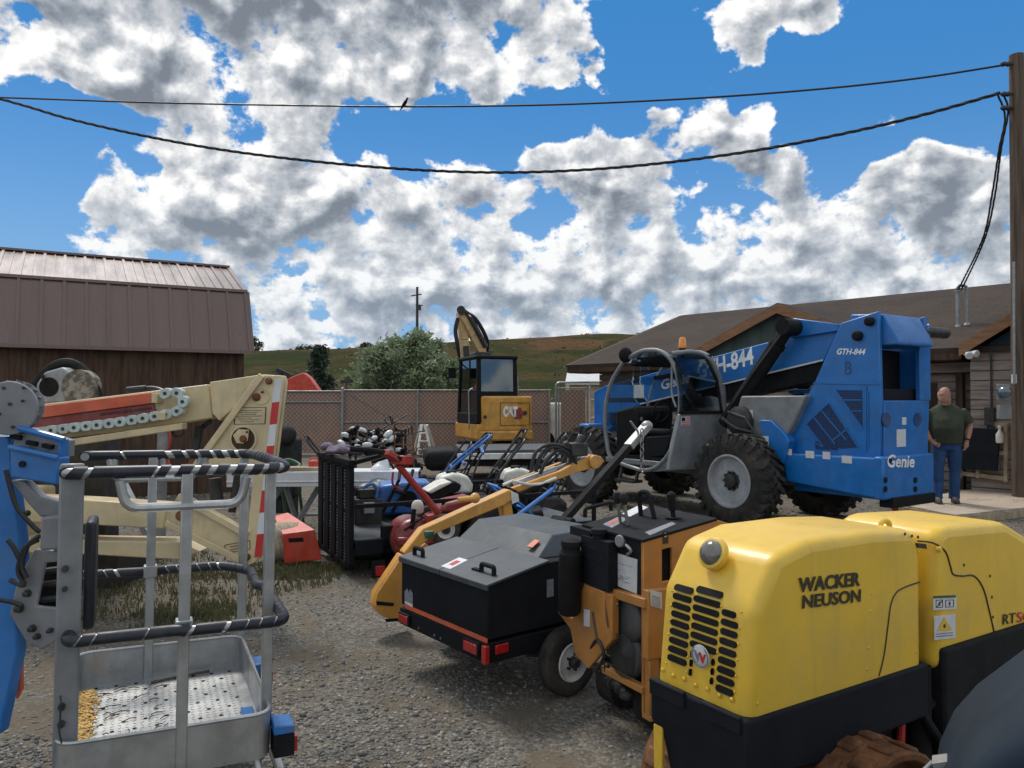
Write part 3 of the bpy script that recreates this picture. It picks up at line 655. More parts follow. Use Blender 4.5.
def fx(px, D=FY): return (px - 512) / FL * D
f = Fr('chain_link_fence', 'chain link fence filled with brown slats along the back of the yard', 'fence', fx(240), FY)
x0, x1, gx = 0, fx(551) - fx(240), fx(343) - fx(240)
MB().box(x0 + .02, x1 - .02, -.012, .012, .06, 1.9).build('slat_panel', M['slats'], f)
for px in (343, 418, 479, 549):
    x = fx(px) - fx(240); k = .045 if px == 343 else .03
    p_ = MB(); p_.cyl((x, -.07, 0), (x, -.07, 1.97 if px == 343 else 1.93), k, n=10); p_.ball((x, -.07, 1.97 if px == 343 else 1.93), k * 1.2, n=8, m=4); p_.build('fence_post', M['galv'], f)
r_ = MB()
for a, b_, z in ((0, gx, 1.90), (gx, x1, 1.93), (0, gx, 1.58), (gx, x1, .98), (0, gx, .08), (gx, x1, .06)): r_.cyl((a, -.04, z), (b_, -.04, z), .022, n=8)
r_.bar((gx + .15, -.035, 1.85), (gx + 1.6, -.035, 1.0), .012, .012); r_.build('fence_rail', M['galv'], f)
f = Fr('yard_gate', 'pale steel pipe gate with a brown slat panel between excavator and telehandler', 'gate', fx(556, 22), 22)
w_ = fx(588, 22) - fx(556, 22)
fr_ = MB(); fr_.tube(fillet([(0, 0, .1), (0, 0, 2.14), (w_ + .6, 0, 2.16), (w_ + .6, 0, .1)], .12), .03, 8); fr_.cyl((.08, 0, .1), (.08, 0, 2.05), .02); fr_.cyl((w_ - .02, 0, .3), (w_ - .02, 0, 2.05), .02); fr_.cyl((0, 0, 1.98), (w_, 0, 1.98), .018); fr_.cyl((0, 0, .3), (w_ + .6, 0, .3), .02); fr_.cyl((w_, 0, 1.0), (w_ + .6, 0, 1.5), .02)
fr_.build('gate_frame', M['galv'], f); MB().box(.14, w_ - .08, -.01, .01, .42, 1.93).build('slat_panel', M['slats'], f)
f = Fr('pipe_railing', 'white pipe railing standing between the gate and the telehandler', 'railing', fx(590, 21), 21)
r_ = MB()
for z in (1.15, 1.65, 2.12): r_.cyl((0, 0, z), (1.6, 0, z), .025, n=8)
for i in range(5): r_.cyl((i * .4, 0, 0), (i * .4, 0, 2.12), .025, n=8)
r_.build('rail', M['white'], f)
f = Fr('storage_shed', 'small distant shed with bright white roof below the eave of the brown house', 'shed', fx(567, 30), 30)
w_ = fx(606, 30) - fx(567, 30)
MB().box(.1, w_, .1, 2.2, 0, 2.22).build('wall', M['plank_wood'], f)
MB().prism([(-.08, -.1, 2.22), (w_, -.1, 2.22), (w_ - .1, 1.2, 2.82), (.12, 1.2, 2.82)], [(-.08, -.1, 2.28), (w_, -.1, 2.28), (w_ - .1, 1.2, 2.88), (.12, 1.2, 2.88)]).build('roof', M['label_white'], f)
f = Fr('gas_tank_cart', 'pale machine with black fittings seen past the gate post beside the excavator', 'machine', fx(541, 24.2), 24.2)
MB().box(.05, 1.1, 0, .6, .35, 1.55).build('body', M['white'], f, bev=.06)
q_ = MB(); q_.cyl((.1, -.05, .35), (.1, .05, .35), .33); q_.box(.0, .25, -.1, .1, .75, 1.3); q_.cyl((.75, -.05, .3), (.75, .05, .3), .28); q_.build('fitting', M['black'], f)

# ---- loader with red lift arm behind the fence
f = Fr('tractor_loader', 'bright red loader bucket raised behind the fence near the barn', 'loader', fx(283, 26), 26)
P_ = f.XZ([(284, 391), (282, 382), (291, 377), (303, 372.5), (309, 377), (319, 391)], 0)
MB().pxz(P_, 0, .5).build('bucket', M['loader_red'], f, bev=.03)
k_ = MB(); a = f.P(277, 370, .3); b_ = f.P(292, 377, .3); k_.bar(a, b_, .16, .16); k_.cyl(f.P(279, 372, .1), f.P(279, 372, .9), .09); k_.build('lift_arm', M['dark_steel'], f)
k_ = MB(); k_.box(-.3, 2.6, .2, 1.3, .5, 1.75); k_.cyl((.3, 0, .5), (.3, 1.5, .5), .5); k_.cyl((2.0, 0, .6), (2.0, 1.5, .6), .6); k_.build('chassis', M['dark_steel'], f)
k_ = MB(); k_.box(*[f.xz(327, 388, .3)[0], f.xz(346, 388, .3)[0], .3, .7, 1.75, 1.98]); k_.bar(f.P(341, 382, .4), f.P(353, 381, .4), .06, .12); k_.cyl(f.P(346, 392, .4), f.P(346, 382, .4), .03); k_.build('engine', M['dark_steel'], f)

# ================================================================ poles and wires
f = Fr('utility_pole', 'tall brown wooden utility pole carrying the electric meter beside the wooden platform', 'pole', 8.12, 12.3)
TOP = at(1019, 55, 12.3).z
MB().tube([(0, 0, -.2), (0, 0, TOP * .5), (0, 0, TOP)], [.135, .12, .105], 16).build('shaft', M['pole_wood'], f)
q_ = MB()
for py in (64, 94, 108): a = at(1012, py, 12.25) - f.o; q_.lathe(a + Vector((-.02, 0, 0)), (-1, 0, 0), [(0, .02), (.04, .045), (.08, .03), (.12, .045), (.16, .02)], 10); q_.cyl(a, (0, 0, a.z), .015)
q_.build('insulator', M['dark_steel'], f)
a = at(1013, 300, 12.12) - f.o; b_ = at(1013, 384, 12.12) - f.o
MB().cyl(a + Vector((0, -.03, .6)), b_ + Vector((0, -.03, 0)), .019, n=10).build('conduit', M['galv'], f)
c_ = at(1008, 392, 12.05) - f.o
q_ = MB(); q_.box(c_.x - .1, c_.x + .1, c_.z * 0 - .16, -.12, c_.z - .14, c_.z + .12); mb_ = q_.build('meter_box', M['frame_grey'], f, bev=.01)
q_ = MB(); q_.lathe((c_.x - .01, -.16, c_.z), (-.35, -1, 0), [(0, .1), (.02, .1), (.09, .092), (.12, .07), (.135, .02)], 20); q_.build('meter_dome', M['lens_blue'], mb_)
c_ = at(1008, 412, 12.05) - f.o; MB().box(c_.x - .1, c_.x + .1, -.2, -.12, c_.z - .12, c_.z + .1).build('breaker_box', M['frame_grey'], f, bev=.012)
q_ = MB(); c_ = at(1018, 380, 12.1) - f.o; q_.box(c_.x - .06, c_.x + .0, -.17, -.13, c_.z - .05, c_.z + .09); q_.build('number_tag', M['label_white'], f)
p = Vector((fx(417, 95), 95, 0)); z0 = hill_z(p.x, 95) - .3
f = Fr('utility_pole', 'thin distant utility pole rising above the bushy tree', 'pole', p.x, 95, 0, None, z0)
zt = at(417, 287, 95).z - z0
q_ = MB(); q_.tube([(0, 0, 0), (0, 0, zt)], [.2, .15], 8); q_.build('shaft', M['dark_steel'], f)
q_ = MB(); q_.bar((-.75, 0, zt - 1.1), (.55, 0, zt - .9), .12, .14); q_.bar((-.2, 0, zt - 2.2), (.7, 0, zt - 2.3), .1, .12); q_.cyl((.35, -.2, zt - 2.9), (.35, -.2, zt - 2.3), .16); q_.build('crossarm', M['dark_steel'], f)
def catmull(P, n=10):
    out = []
    for i in range(len(P) - 1):
        p0, p1, p2, p3 = P[max(i - 1, 0)], P[i], P[i + 1], P[min(i + 2, len(P) - 1)]
        for j in range(n):
            s_ = j / n; out.append(.5 * ((2 * p1) + (p2 - p0) * s_ + (2 * p0 - 5 * p1 + 4 * p2 - p3) * s_ ** 2 + (3 * p1 - p0 - 3 * p2 + p3) * s_ ** 3))
    return out + [P[-1]]
def span(name, label, pts, r, twist=0, parent=None):
    P = catmull([at(a, b_, d_) for a, b_, d_ in pts], 14); mb = MB()
    if not twist: mb.tube(P, r, 6)
    else:
        L = 0; Q = [[], [], []]
        for i, p_ in enumerate(P):
            L += (p_ - P[i - 1]).length if i else 0; tn = (P[min(i + 1, len(P) - 1)] - P[max(i - 1, 0)]).normalized(); u = tn.orthogonal().normalized(); w = tn.cross(u)
            for k in range(3): a_ = L * twist + k * 2.1; Q[k].append(p_ + (u * math.cos(a_) + w * math.sin(a_)) * r * 1.15)
        for q_ in Q: mb.tube(q_, r, 6)
    o = mb.build(name, M['hose']); tag(o, label, 'cable'); return o
span('power_line', 'upper thin power line with a bird perched on it', [(-160, 93, 15.6), (0, 97.5, 15), (150, 102.5, 14.6), (300, 105.5, 14.3), (420, 106.5, 14), (560, 104.5, 13.6), (700, 98, 13.2), (820, 89, 12.9), (920, 78, 12.6), (1013, 63.5, 12.3)], .017)
span('power_line', 'lower twisted power line sagging from the pole top across the yard', [(-160, 60, 15.6), (0, 99, 15), (70, 119, 14.8), (150, 137, 14.6), (230, 151, 14.4), (320, 162, 14.2), (410, 169.5, 14), (500, 172.5, 13.8), (590, 169.5, 13.5), (680, 161, 13.2), (770, 148, 13), (860, 130, 12.7), (930, 113, 12.5), (1000, 93, 12.3)], .014, 9)
MP = MAST; D_ = MP.y; px_ = 512 + FL * MP.x / D_; py_ = 398 - (MP.z - 1.7) * FL / D_
for lb, k_ in (('black service drop cable looping from the pole to the roof mast', 0), ('second black service drop cable, the one bowing farther away from the pole', 1)):
    span('service_drop', lb, [(1003 - 6 * k_, 93, 12.3), (1008 - 3 * k_, 112 + 5 * k_, 12.35), (1001 - 2 * k_, 150, 12.5), (995 - 3 * k_, 195, 12.8), (985 - 2 * k_, 238, 13.1), (px_ + 7 - 3 * k_, py_ - 4, D_ - .1), (px_ + 1 - k_, py_ + 3 + k_, D_)], .008, 14)
f_ = at(405.5, 106, 14.05)
f = Fr('bird', 'small black bird perched on the upper power line', 'bird', f_.x, f_.y, 0, None, f_.z + .012)
q_ = MB(); R_ = []
for k_, (x, z, r_) in enumerate([(-.10, -.085, .008), (-.06, -.04, .018), (-.02, .02, .034), (.005, .06, .036), (.02, .095, .026), (.028, .115, .025), (.036, .13, .016), (.05, .125, .006), (.07, .118, .002)]): R_.append([Vector((x + r_ * .7 * math.cos(a), r_ * math.sin(a), z + r_ * .7 * math.cos(a + 1.2))) for a in [2 * math.pi * j / 10 for j in range(10)]])
q_.loft(R_); q_.cyl((0, -.01, .03), (.0, -.01, -.005), .004, n=5); q_.cyl((0, .012, .03), (.0, .012, -.005), .004, n=5)
for y in (-.03, .03): q_.loft([[Vector((x + r_ * math.cos(a), y + .007 * math.sin(a), z + r_ * math.cos(a + 1))) for a in [2 * math.pi * j / 8 for j in range(8)]] for x, z, r_ in ((.0, .07, .02), (-.03, .02, .026), (-.075, -.05, .008))])
q_.build('body', M['black'], f)

# ================================================================ low deck and clutter by the house wall
f = Fr('wooden_platform', 'low weathered wooden platform under the standing man', 'platform', *gr(905, 503, .1).xy, 0)
ZP = .13
L_ = [f.xy(*q, ZP) for q in ((900, 504), (955, 515), (1040, 506), (1040, 489), (960, 490))]
MB().pxy(L_, ZP - .03, ZP).build('decking', M['deck_wood'], f)
e_ = MB(); e_.bar((*L_[0], .05), (*L_[1], .05), .05, .1); e_.bar((*L_[1], .05), (*L_[2], .05), .05, .1); e_.bar((*L_[3], .05), (*L_[4], .05), .05, .1); e_.bar((*L_[4], .05), (*L_[0], .05), .05, .1); e_.build('joist', M['plank_wood'], f)
def wallthing(name, label, cat, px, py, y=.5):
    x, z = HB.xz(px, py, y); p = HB.o + HB.u * x + HB.w * y; return Fr(name, label, cat, p.x, p.y, -48.7)
f = wallthing('notice_board', 'large flat black board leaning on a wooden rack beside the man', 'panel', 949, 470, -.15)
P_ = f.XZ([(948, 427), (999, 429), (997, 471), (947, 468)], 0)
MB().prism([(x, .0 - (z * -.04), z) for x, z in P_], [(x, .05 + z * .04, z) for x, z in P_]).build('sheet', M['navy'], f, bev=.01)
f = wallthing('wooden_rack', 'grey wooden rail rack standing against the log wall', 'rack', 960, 480, -.06)
q_ = MB()
for a, b_ in (((960, 473), (1008, 479)), ((962, 452), (1008, 453)), ((992, 424), (1008, 425)), ((1006, 424), (1006, 482)), ((998, 424), (998, 470)), ((961, 450), (960, 478)), ((978, 452), (978, 478))):
    q_.bar(f.P(*a, .05), f.P(*b_, .05), .05, .07)
q_.build('rail', M['plank_wood'], f)
f = wallthing('spray_bottle', 'white plastic bottle hanging on the rack beside the black board', 'bottle', 1000, 444, -.2)
c_ = f.P(1000, 443, 0); MB().lathe((c_.x, 0, c_.z), (0, 0, 1), [(0, .05), (.02, .06), (.14, .06), (.2, .025), (.24, .02), (.25, .03), (.29, .03)], 14).build('bottle_body', M['plastic_white'], f)
f = wallthing('wall_switch_box', 'small dark box and conduit fixed to the log wall behind the man', 'electrical box', 991, 420, .05)
c_ = f.P(991, 417, 0); q_ = MB(); q_.box(c_.x - .07, c_.x + .07, -.1, .0, c_.z - .14, c_.z + .16); q_.cyl((c_.x + .02, -.03, c_.z), (c_.x + .02, -.03, c_.z + 1.1), .018); q_.tube([(c_.x, -.05, c_.z - .1), (c_.x - .1, -.06, c_.z - .3), (c_.x - .05, -.06, c_.z - .7)], .014, 6); q_.build('box', M['dark_steel'], f)

# ================================================================ the man
p = at(947, 500, 11.55)
f = Fr('person', 'grey haired man in green T-shirt and blue jeans standing with hands at his pockets', 'person', p.x, p.y, -16, None, ZP + .001)
def ell(c, rx, ry, n=18, tilt=0): c = Vector(c); return [c + Vector((rx * math.cos(a), ry * math.sin(a), tilt * math.sin(a))) for a in [2 * math.pi * k / n for k in range(n)]]
def limb(mb, P, R, n=14, fl=1.0):
    P = [Vector(q) for q in P]; rings = []
    for i, q in enumerate(P):
        tn = (P[min(i + 1, len(P) - 1)] - P[max(i - 1, 0)]).normalized(); u = Vector((1, 0, 0)) - tn * tn.x
        u = u.normalized() if u.length > .2 else tn.orthogonal().normalized(); w = tn.cross(u); r_ = R[i]
        rings.append([q + u * r_ * math.cos(a) + w * r_ * fl * math.sin(a) for a in [2 * math.pi * k / n for k in range(n)]])
    mb.loft(rings)
def remesh(o, vox, it=6):
    md = o.modifiers.new('Remesh', 'REMESH'); md.mode = 'VOXEL'; md.voxel_size = vox; md.use_smooth_shade = True
    sm = o.modifiers.new('Smooth', 'SMOOTH'); sm.factor = .5; sm.iterations = it
# front of the figure looks to -y; screen left is -x; weight on both feet, right shoulder (screen left) lower, head bowed to the left
HIPZ = .93
SHL, SHR = Vector((-.215, .0, 1.385)), Vector((.215, .02, 1.39))
ELL, WRL = Vector((-.30, .03, 1.14)), Vector((-.225, -.10, .93))
ELR, WRR = Vector((.33, .05, 1.15)), Vector((.255, -.07, .92))
NECK, HEAD = Vector((-.015, -.03, 1.47)), Vector((-.05, -.105, 1.605))
bd = MB()
torso = [((0, .0, .88), .165, .125), ((0, -.02, 1.0), .185, .16), ((0, -.045, 1.12), .20, .185), ((0, -.03, 1.25), .20, .165), ((0, 0, 1.36), .20, .13), ((0, .01, 1.43), .14, .085), ((-.01, -.01, 1.50), .065, .065)]
bd.loft([ell(c, a, b_) for c, a, b_ in torso])
limb(bd, [NECK + Vector((.01, .03, -.05)), NECK, HEAD + Vector((.01, .02, -.05))], [.085, .078, .068])
HR = [(-.135, .03, .035), (-.115, .055, .06), (-.08, .068, .078), (-.03, .075, .09), (.02, .079, .098), (.065, .076, .095), (.1, .06, .075), (.12, .03, .04)]
bd.loft([ell(HEAD + Vector((-.0 + z * .08, -.012 + z * .25, z * .98)), a, b_, tilt=-.012) for z, a, b_ in HR])
fc = Vector((-.30, -.9, -.22)).normalized(); sd_ = Vector((.95, -.3, 0)).normalized(); upv = sd_.cross(fc) * -1
upv = Vector((0, 0, 1)) if upv.z < .3 else upv
bd.loft([ell(HEAD + fc * k_ + upv * z, r_, r_, 8) for k_, z, r_ in ((.075, .035, .008), (.098, .005, .012), (.108, -.018, .017), (.085, -.026, .017))])
for s_ in (-1, 1): bd.ball(HEAD + sd_ * s_ * .079 + fc * -.005 + upv * -.005, .012, .02, .032, 8, 6)
bd.ball(HEAD + fc * .078 + upv * .04, .045, .02, .012, 8, 6)
limb(bd, [SHL, SHL.lerp(ELL, .5), ELL, ELL.lerp(WRL, .35), WRL], [.052, .052, .043, .045, .03])
limb(bd, [SHR, SHR.lerp(ELR, .5), ELR, ELR.lerp(WRR, .35), WRR], [.052, .052, .043, .045, .03])
def hand(mb, wr, fwd, side, thumb):
    fwd = fwd.normalized(); side = (side - fwd * side.dot(fwd)).normalized(); nn = fwd.cross(side)
    limb(mb, [wr - fwd * .02, wr + fwd * .03, wr + fwd * .085], [.028, .04, .04], 10, .5)
    for k_, L in enumerate((.066, .078, .072, .055)):
        b0 = wr + fwd * .08 + side * (.030 - .02 * k_); p1 = b0 + fwd * L * .45; p2 = p1 + (fwd * .8 + nn * .5).normalized() * L * .3; p3 = p2 + (fwd * .4 + nn * .9).normalized() * L * .3
        limb(mb, [b0, p1, p2, p3], [.0105, .0098, .009, .007], 8)
    t0 = wr + fwd * .03 + side * .033; limb(mb, [t0, t0 + (fwd * .7 + side * .8).normalized() * .035, t0 + (fwd * 1.1 + side * .45).normalized() * .07], [.014, .012, .008], 8)
hand(bd, WRL, Vector((.75, -.35, -.55)), Vector((.4, -.4, .8)), 1)
hand(bd, WRR, Vector((-.25, -.15, -.95)), Vector((-.5, -.8, .2)), 1)
LG = [(-.105, .0, -.02), (.105, .03, .02)]; FT = [(-.14, -.03), (.115, .07)]
for (hx, hy, _), (fx_, fy_) in zip(LG, FT):
    limb(bd, [(hx, 0, HIPZ), (hx * .98 + .0, -.005, .72), ((hx + fx_) / 2, hy - .015, .49), ((hx + fx_) / 2, hy + .02, .35), (fx_, fy_, .09)], [.095, .085, .06, .06, .042], 14)
    bd.ball((fx_, fy_ - .06, .04), .04, .11, .035, 10, 6)
o = bd.build('body', M['skin'], f); remesh(o, .011, 4)
sh = MB()
sh.loft([ell(c, a, b_) for c, a, b_ in (((0, -.02, .89), .205, .18), ((0, -.04, 1.0), .212, .20), ((0, -.06, 1.12), .222, .22), ((0, -.045, 1.25), .222, .195), ((0, -.005, 1.36), .228, .16), ((0, .0, 1.42), .195, .13), ((-.005, -.005, 1.465), .12, .10), ((-.008, -.01, 1.49), .085, .085))])
for a_, b_, in ((SHL, ELL), (SHR, ELR)): limb(sh, [a_ + Vector((0, 0, -.02)) - (b_ - a_) * .08, a_.lerp(b_, .3), a_.lerp(b_, .82)], [.066, .080, .084])
o = sh.build('tshirt', M['shirt'], f); remesh(o, .014, 5)
jn = MB(); jn.loft([ell(c, a, b_) for c, a, b_ in (((0, -.01, .80), .185, .14), ((0, -.015, .9), .188, .155), ((0, -.02, .96), .192, .168))])
for (hx, hy, _), (fx_, fy_) in zip(LG, FT):
    limb(jn, [(hx * .95, 0, .9), (hx, -.005, .74), ((hx + fx_) / 2, hy - .01, .5), ((hx + fx_) / 2 + .005, hy + .02, .3), (fx_, fy_ + .005, .12), (fx_, fy_, .055)], [.108, .104, .082, .08, .076, .08], 16)
o = jn.build('jeans', M['denim'], f); remesh(o, .013, 3)
for fx_, fy_ in FT:
    s_ = MB(); s_.loft([ell((fx_, fy_ + y, z), a, b_, 14) for y, z, a, b_ in ((-.06, .0, .048, .15), (-.06, .025, .052, .152), (-.05, .06, .047, .132), (-.02, .09, .042, .085), (.0, .105, .04, .06))]); s_.build('shoe', M['shoe'], f)
hr = MB()
hr.loft([ell(HEAD + Vector((.004, .028, z)), a, b_) for z, a, b_ in ((-.07, .07, .054), (-.03, .084, .072), (.03, .087, .078), (.055, .08, .072))])
o = hr.build('hair', M['hair'], f); remesh(o, .01, 3)
be = MB(); be.loft([ell(HEAD + fc * k_ + upv * z, a, b_) for k_, z, a, b_ in ((.058, -.14, .032, .03), (.066, -.112, .046, .044), (.070, -.08, .050, .044), (.076, -.05, .036, .03))]); o = be.build('beard', M['hair'], f); remesh(o, .008, 2)
ey = MB()
for s_ in (-1, 1): ey.ball(HEAD + fc * .082 + sd_ * s_ * .03 + upv * .018, .012, .006, .006, 8, 5)
ey.build('eye', M['black'], f)
wt = MB(); wt.lathe(WRR - (WRR - ELR).normalized() * .03, WRR - ELR, [(-.012, .034), (.012, .033)], 14); wt.build('wristwatch', M['black'], f)
f = Fr('rag', 'crumpled pinkish cloth lying on the gravel behind the rear telehandler wheel', 'cloth', *gr(907, 512).xy)
q_ = MB()
for i in range(7): q_.ball((random.uniform(-.16, .2), random.uniform(-.06, .06), .05), random.uniform(.07, .13), random.uniform(.05, .09), random.uniform(.04, .09), 9, 6)
o = q_.build('cloth', M['dark_red'], f); remesh(o, .015, 5)
# ================================================================ wheels
def lug_wheel(parent, name, c, R, w, rimc, side=-1, n=26, rr=.56, lug=True):
    """wheel on a local y axis; side -1 shows its dish to -y"""
    c = Vector(c); ty = MB(); h = w / 2
    P = [(-h * .92, R * rr), (-h, R * .66), (-h * .97, R * .84), (-h * .80, R * .93), (-h * .3, R * .955), (h * .3, R * .955), (h * .80, R * .93), (h * .97, R * .84), (h, R * .66), (h * .92, R * rr)]
    ty.lathe(c, (0, 1, 0), P, 40, cap=False)
    if lug:
        for i in range(n):
            for s_ in (-1, 1):
                a0 = 2 * math.pi * (i + (.25 if s_ > 0 else -.25)) / n; a1 = a0 + .09
                def pt(a, r, y): return c + Vector((r * math.cos(a), y, r * math.sin(a)))
                dw = .55 * math.pi / n
                A = [pt(a0 - dw, R * .9, s_ * h * 1.0), pt(a0 + dw, R * .9, s_ * h * 1.0), pt(a1 + dw, R * .93, s_ * h * .38), pt(a1 - dw, R * .93, s_ * h * .38)]
                B = [pt(a0 - dw * .8, R * 1.0, s_ * h * .95), pt(a0 + dw * .8, R * 1.0, s_ * h * .95), pt(a1 + dw * .8, R * 1.005, s_ * h * .40), pt(a1 - dw * .8, R * 1.005, s_ * h * .40)]
                ty.prism(A, B)
                a2 = a0 + .13; A = [pt(a2 - dw * 1.1, R * .93, s_ * h * .34), pt(a2 + dw * 1.1, R * .93, s_ * h * .34), pt(a2 + .05 + dw, R * .93, -s_ * h * .0), pt(a2 + .05 - dw, R * .93, -s_ * h * .0)]; B = [c + (q - c) * Vector((1.07, 1, 1.07)) if False else Vector((c.x + (q.x - c.x) * 1.075, q.y, c.z + (q.z - c.z) * 1.075)) for q in A]; ty.prism(A, B)
                A = [pt(a0 - dw * .8, R * .8, s_ * h * .97), pt(a0 + dw * .8, R * .8, s_ * h * .97), pt(a0 + dw, R * .97, s_ * h * .9), pt(a0 - dw, R * .97, s_ * h * .9)]
                B = [q + Vector((0, s_ * h * .07, 0)) for q in A]; ty.prism(A, B)
    wh = Fr.__new__(Fr)
    wt_ = ty.build(name, M['tyre_worn'], parent)
    if rimc is M['cab_grey']: rimc = M['rim_grey']
    rm = MB(); s_ = side
    rm.lathe(c, (0, s_, 0), [(h * .6, R * (rr + .015)), (h * .97, R * (rr + .01)), (h * .99, R * (rr - .03)), (h * .72, R * (rr - .05)), (h * .38, R * .455), (h * .30, R * .44), (h * .12, R * .39), (h * .12, R * .28), (h * .25, R * .25), (h * .25, R * .05)], 40)
    ro = rm.build('rim', rimc, wt_)
    hb = MB(); hb.lathe(c, (0, s_, 0), [(h * .3, R * .24), (h * .55, R * .24), (h * .6, R * .2), (h * .62, R * .15), (h * .85, R * .14), (h * .9, R * .09)], 20)
    for k in range(10): a = k * .628; q = c + Vector((R * .19 * math.cos(a), s_ * h * .58, R * .19 * math.sin(a))); hb.cyl(q, q + Vector((0, s_ * .03, 0)), .016, n=6)
    hb.build('hub', M['dark_steel'], wt_)
    return wt_

# ================================================================ telehandler
paint('ghost', (.006, .05, .17), .45, .2)
f = Fr('telehandler', 'large blue telehandler with open grey cab in front of the brown house', 'telehandler', 2.82, 10.1, -55.6)
T = f
for x, y, s_ in ((0, .2, -1), (-3.03, .2, -1), (0, 2.1, 1), (-3.03, 2.1, 1)): lug_wheel(f, 'wheel', (x, y, .61), .62, .38, M['cab_grey'], s_)
ax = MB()
for x in (0, -3.03): ax.cyl((x, .35, .6), (x, 1.95, .6), .11); ax.ball((x, 1.15, .6), .24, .3, .24); 
ax.build('axle', M['dark_steel'], f)
ch = MB(); ch.box(-3.5, 1.2, .72, 1.58, .55, 1.02); ch.box(-3.9, -3.4, .6, 1.7, .45, 1.15); ch.build('chassis', M['cab_grey'], f, bev=.03)
# tower side plates
side = [(878.5, 311), (881, 318), (880, 402), (878.5, 470), (874, 499), (784, 481), (781.5, 463), (766, 452), (759.5, 421), (771, 421), (783, 432), (789, 428.5), (814.5, 382), (838.5, 328.5), (836, 331), (839.5, 323.2)]
side = [(878.5, 311), (881, 402), (878.5, 470), (874, 499), (784, 481), (782, 463), (785.5, 441.6), (789, 428.5), (814.5, 382), (838.5, 328.5), (841, 323.0)]
XS = f.XZ(side, .62); xr = f.xz(880.5, 402, .62)[0]
tw = MB(); tw.pxz(XS, .62, .68); tw.pxz(XS, 1.66, 1.72)
x0 = f.xz(784, 480, .62)[0]
tw.box(x0 + .1, xr - .04, .68, 1.66, .50, .95)
tw.build('tower', M['genie_blue'], f, bev=.012)
# rear plate with the big opening, and the capped top
zt = f.yz(900, 400.5, xr)[1]; zb = f.yz(900, 492, xr)[1]; ztop = f.xz(880, 318, .62)[1]
yl, yr = f.yz(883, 380, xr)[0], f.yz(917, 380, xr)[0]
rp = MB(); yo = [(.68, .50), (1.66, .50), (1.66, zt), (.68, zt)]
rp.pyz(yo, xr - .04, xr + .012)
rp.pyz([(f.yz(919, 380, xr)[0], zt), (1.74, zt), (1.74, ztop), (f.yz(919, 380, xr)[0], ztop - .3)], xr - .05, xr + .012)
rp.build('rear_plate', M['genie_blue'], f, bev=.01)
sk = MB(); xa = f.xz(770, 440, .55)[0]
sk.pxz(f.XZ([(767, 452), (879, 458), (876, 499), (786, 482), (783, 463)], .50), .50, .62)
sk.pyz([(.50, .52), (1.63, .52), (1.63, 1.02), (.50, 1.02)], xr - .03, xr + .1); sk.build('counterweight', M['genie_blue'], f, bev=.025)
bk = MB(); bk.pxz(f.XZ([(758.5, 420), (771, 420.5), (783, 432), (789, 441), (783, 464), (766, 452)], .45), .45, .62); bk.build('mount_bracket', M['genie_blue'], f, bev=.012)
bp_ = MB(); bp_.box(xr - .05, xr + .125, .66, 1.6, .42, .54); bp_.box(xr + .1, xr + .115, .6, .66, .95, 1.0); bp_.build('bumper', M['black'], f, bev=.012)
a_, b_, c_, d_ = f.Q(878.5, 311.5, xr - .02), f.Q(902, 314, xr - .35), f.Q(914, 341, xr + .02), f.Q(885, 340, xr + .02)
cp = MB(); zc = XS[0][1]; cp.pxz([(xr - .42, zc), (xr + .0, zc - .03), (xr + .17, zc - .34), (xr + .17, zc - .40), (xr - .42, zc - .40)], .70, 1.5); cp.build('tower_cap', M['genie_blue'], f, bev=.015)
ib = MB(); ib.box(xr - .75, xr - .32, .70, 1.64, .98, zc - .42); ib.box(xr - .3, xr - .08, .69, 1.64, zt - .02, zt + .14); ib.build('inner_frame', M['navy'], f, bev=.02)
pin = MB(); 
for px, py, r_ in ((870.5, 321.5, .055), (858.5, 336, .06)): q = f.P(px, py, .62); pin.lathe(q, (0, -1, 0), [(0, r_), (.05, r_), (.06, r_ * .7), (.07, r_ * .65)], 18)
for py in (480, 489):
    for px in (885, 915): q = f.Q(px, py, xr + .1); pin.cyl(q, q + Vector((.012, 0, 0)), .035, n=10)
pin.build('pin', M['black'], f); pin = MB()
for px in (886, 917): q = f.Q(px, 419.5, xr + .01); pin.cyl(q, q + Vector((.012, 0, 0)), .085, n=16)
pin.build('port_cover', M['ghost'], f)
ex = MB(); q = f.Q(908, 331, xr - .1); ex.tube([(q.x - .3, q.y, q.z - .02), (q.x + .05, q.y + .25, q.z), (q.x + .1, q.y + .72, q.z)], .07, 14); ex.build('exhaust', M['dark_steel'], f)
# side vents
vt = MB()
def plate(mb, pts, y, th=.006): mb.prism([(x, y - th, z) for x, z in pts], [(x, y, z) for x, z in pts])
GV = f.XZ([(806, 424), (829, 402.5), (858, 447), (842, 448.5), (823, 446)], .62); plate(vt, GV, .62)
plate(vt, f.XZ([(835.5, 390), (862, 390.5), (862.5, 429)], .62), .62); plate(vt, f.XZ([(815, 441), (836, 442), (838, 450), (816, 449)], .62), .617)
m, t, b = new_mat('vent_mesh'); M['vent'] = m; tc = t('ShaderNodeTexCoord').outputs['Object']; sx = t('ShaderNodeSeparateXYZ', {0: tc})
def bars(sock, p, w_): return t.m('LESS_THAN', t.m('FRACT', t.m('MULTIPLY', sock, 1 / p)), w_)
t.l.new(t.mix(t.m('MAXIMUM', bars(sx.outputs[0], .028, .3), bars(sx.outputs[2], .028, .3)), (.005, .014, .04), (.010, .05, .17)), b.inputs['Base Color']); b.inputs['Roughness'].default_value = .6
vt.build('side_vent', M['vent'], f)
vf = MB()
def L2(a, b_, y=.612, w_=.007): vf.bar(f.P(*a, y), f.P(*b_, y), .014, w_, up=(0, 1, 0))
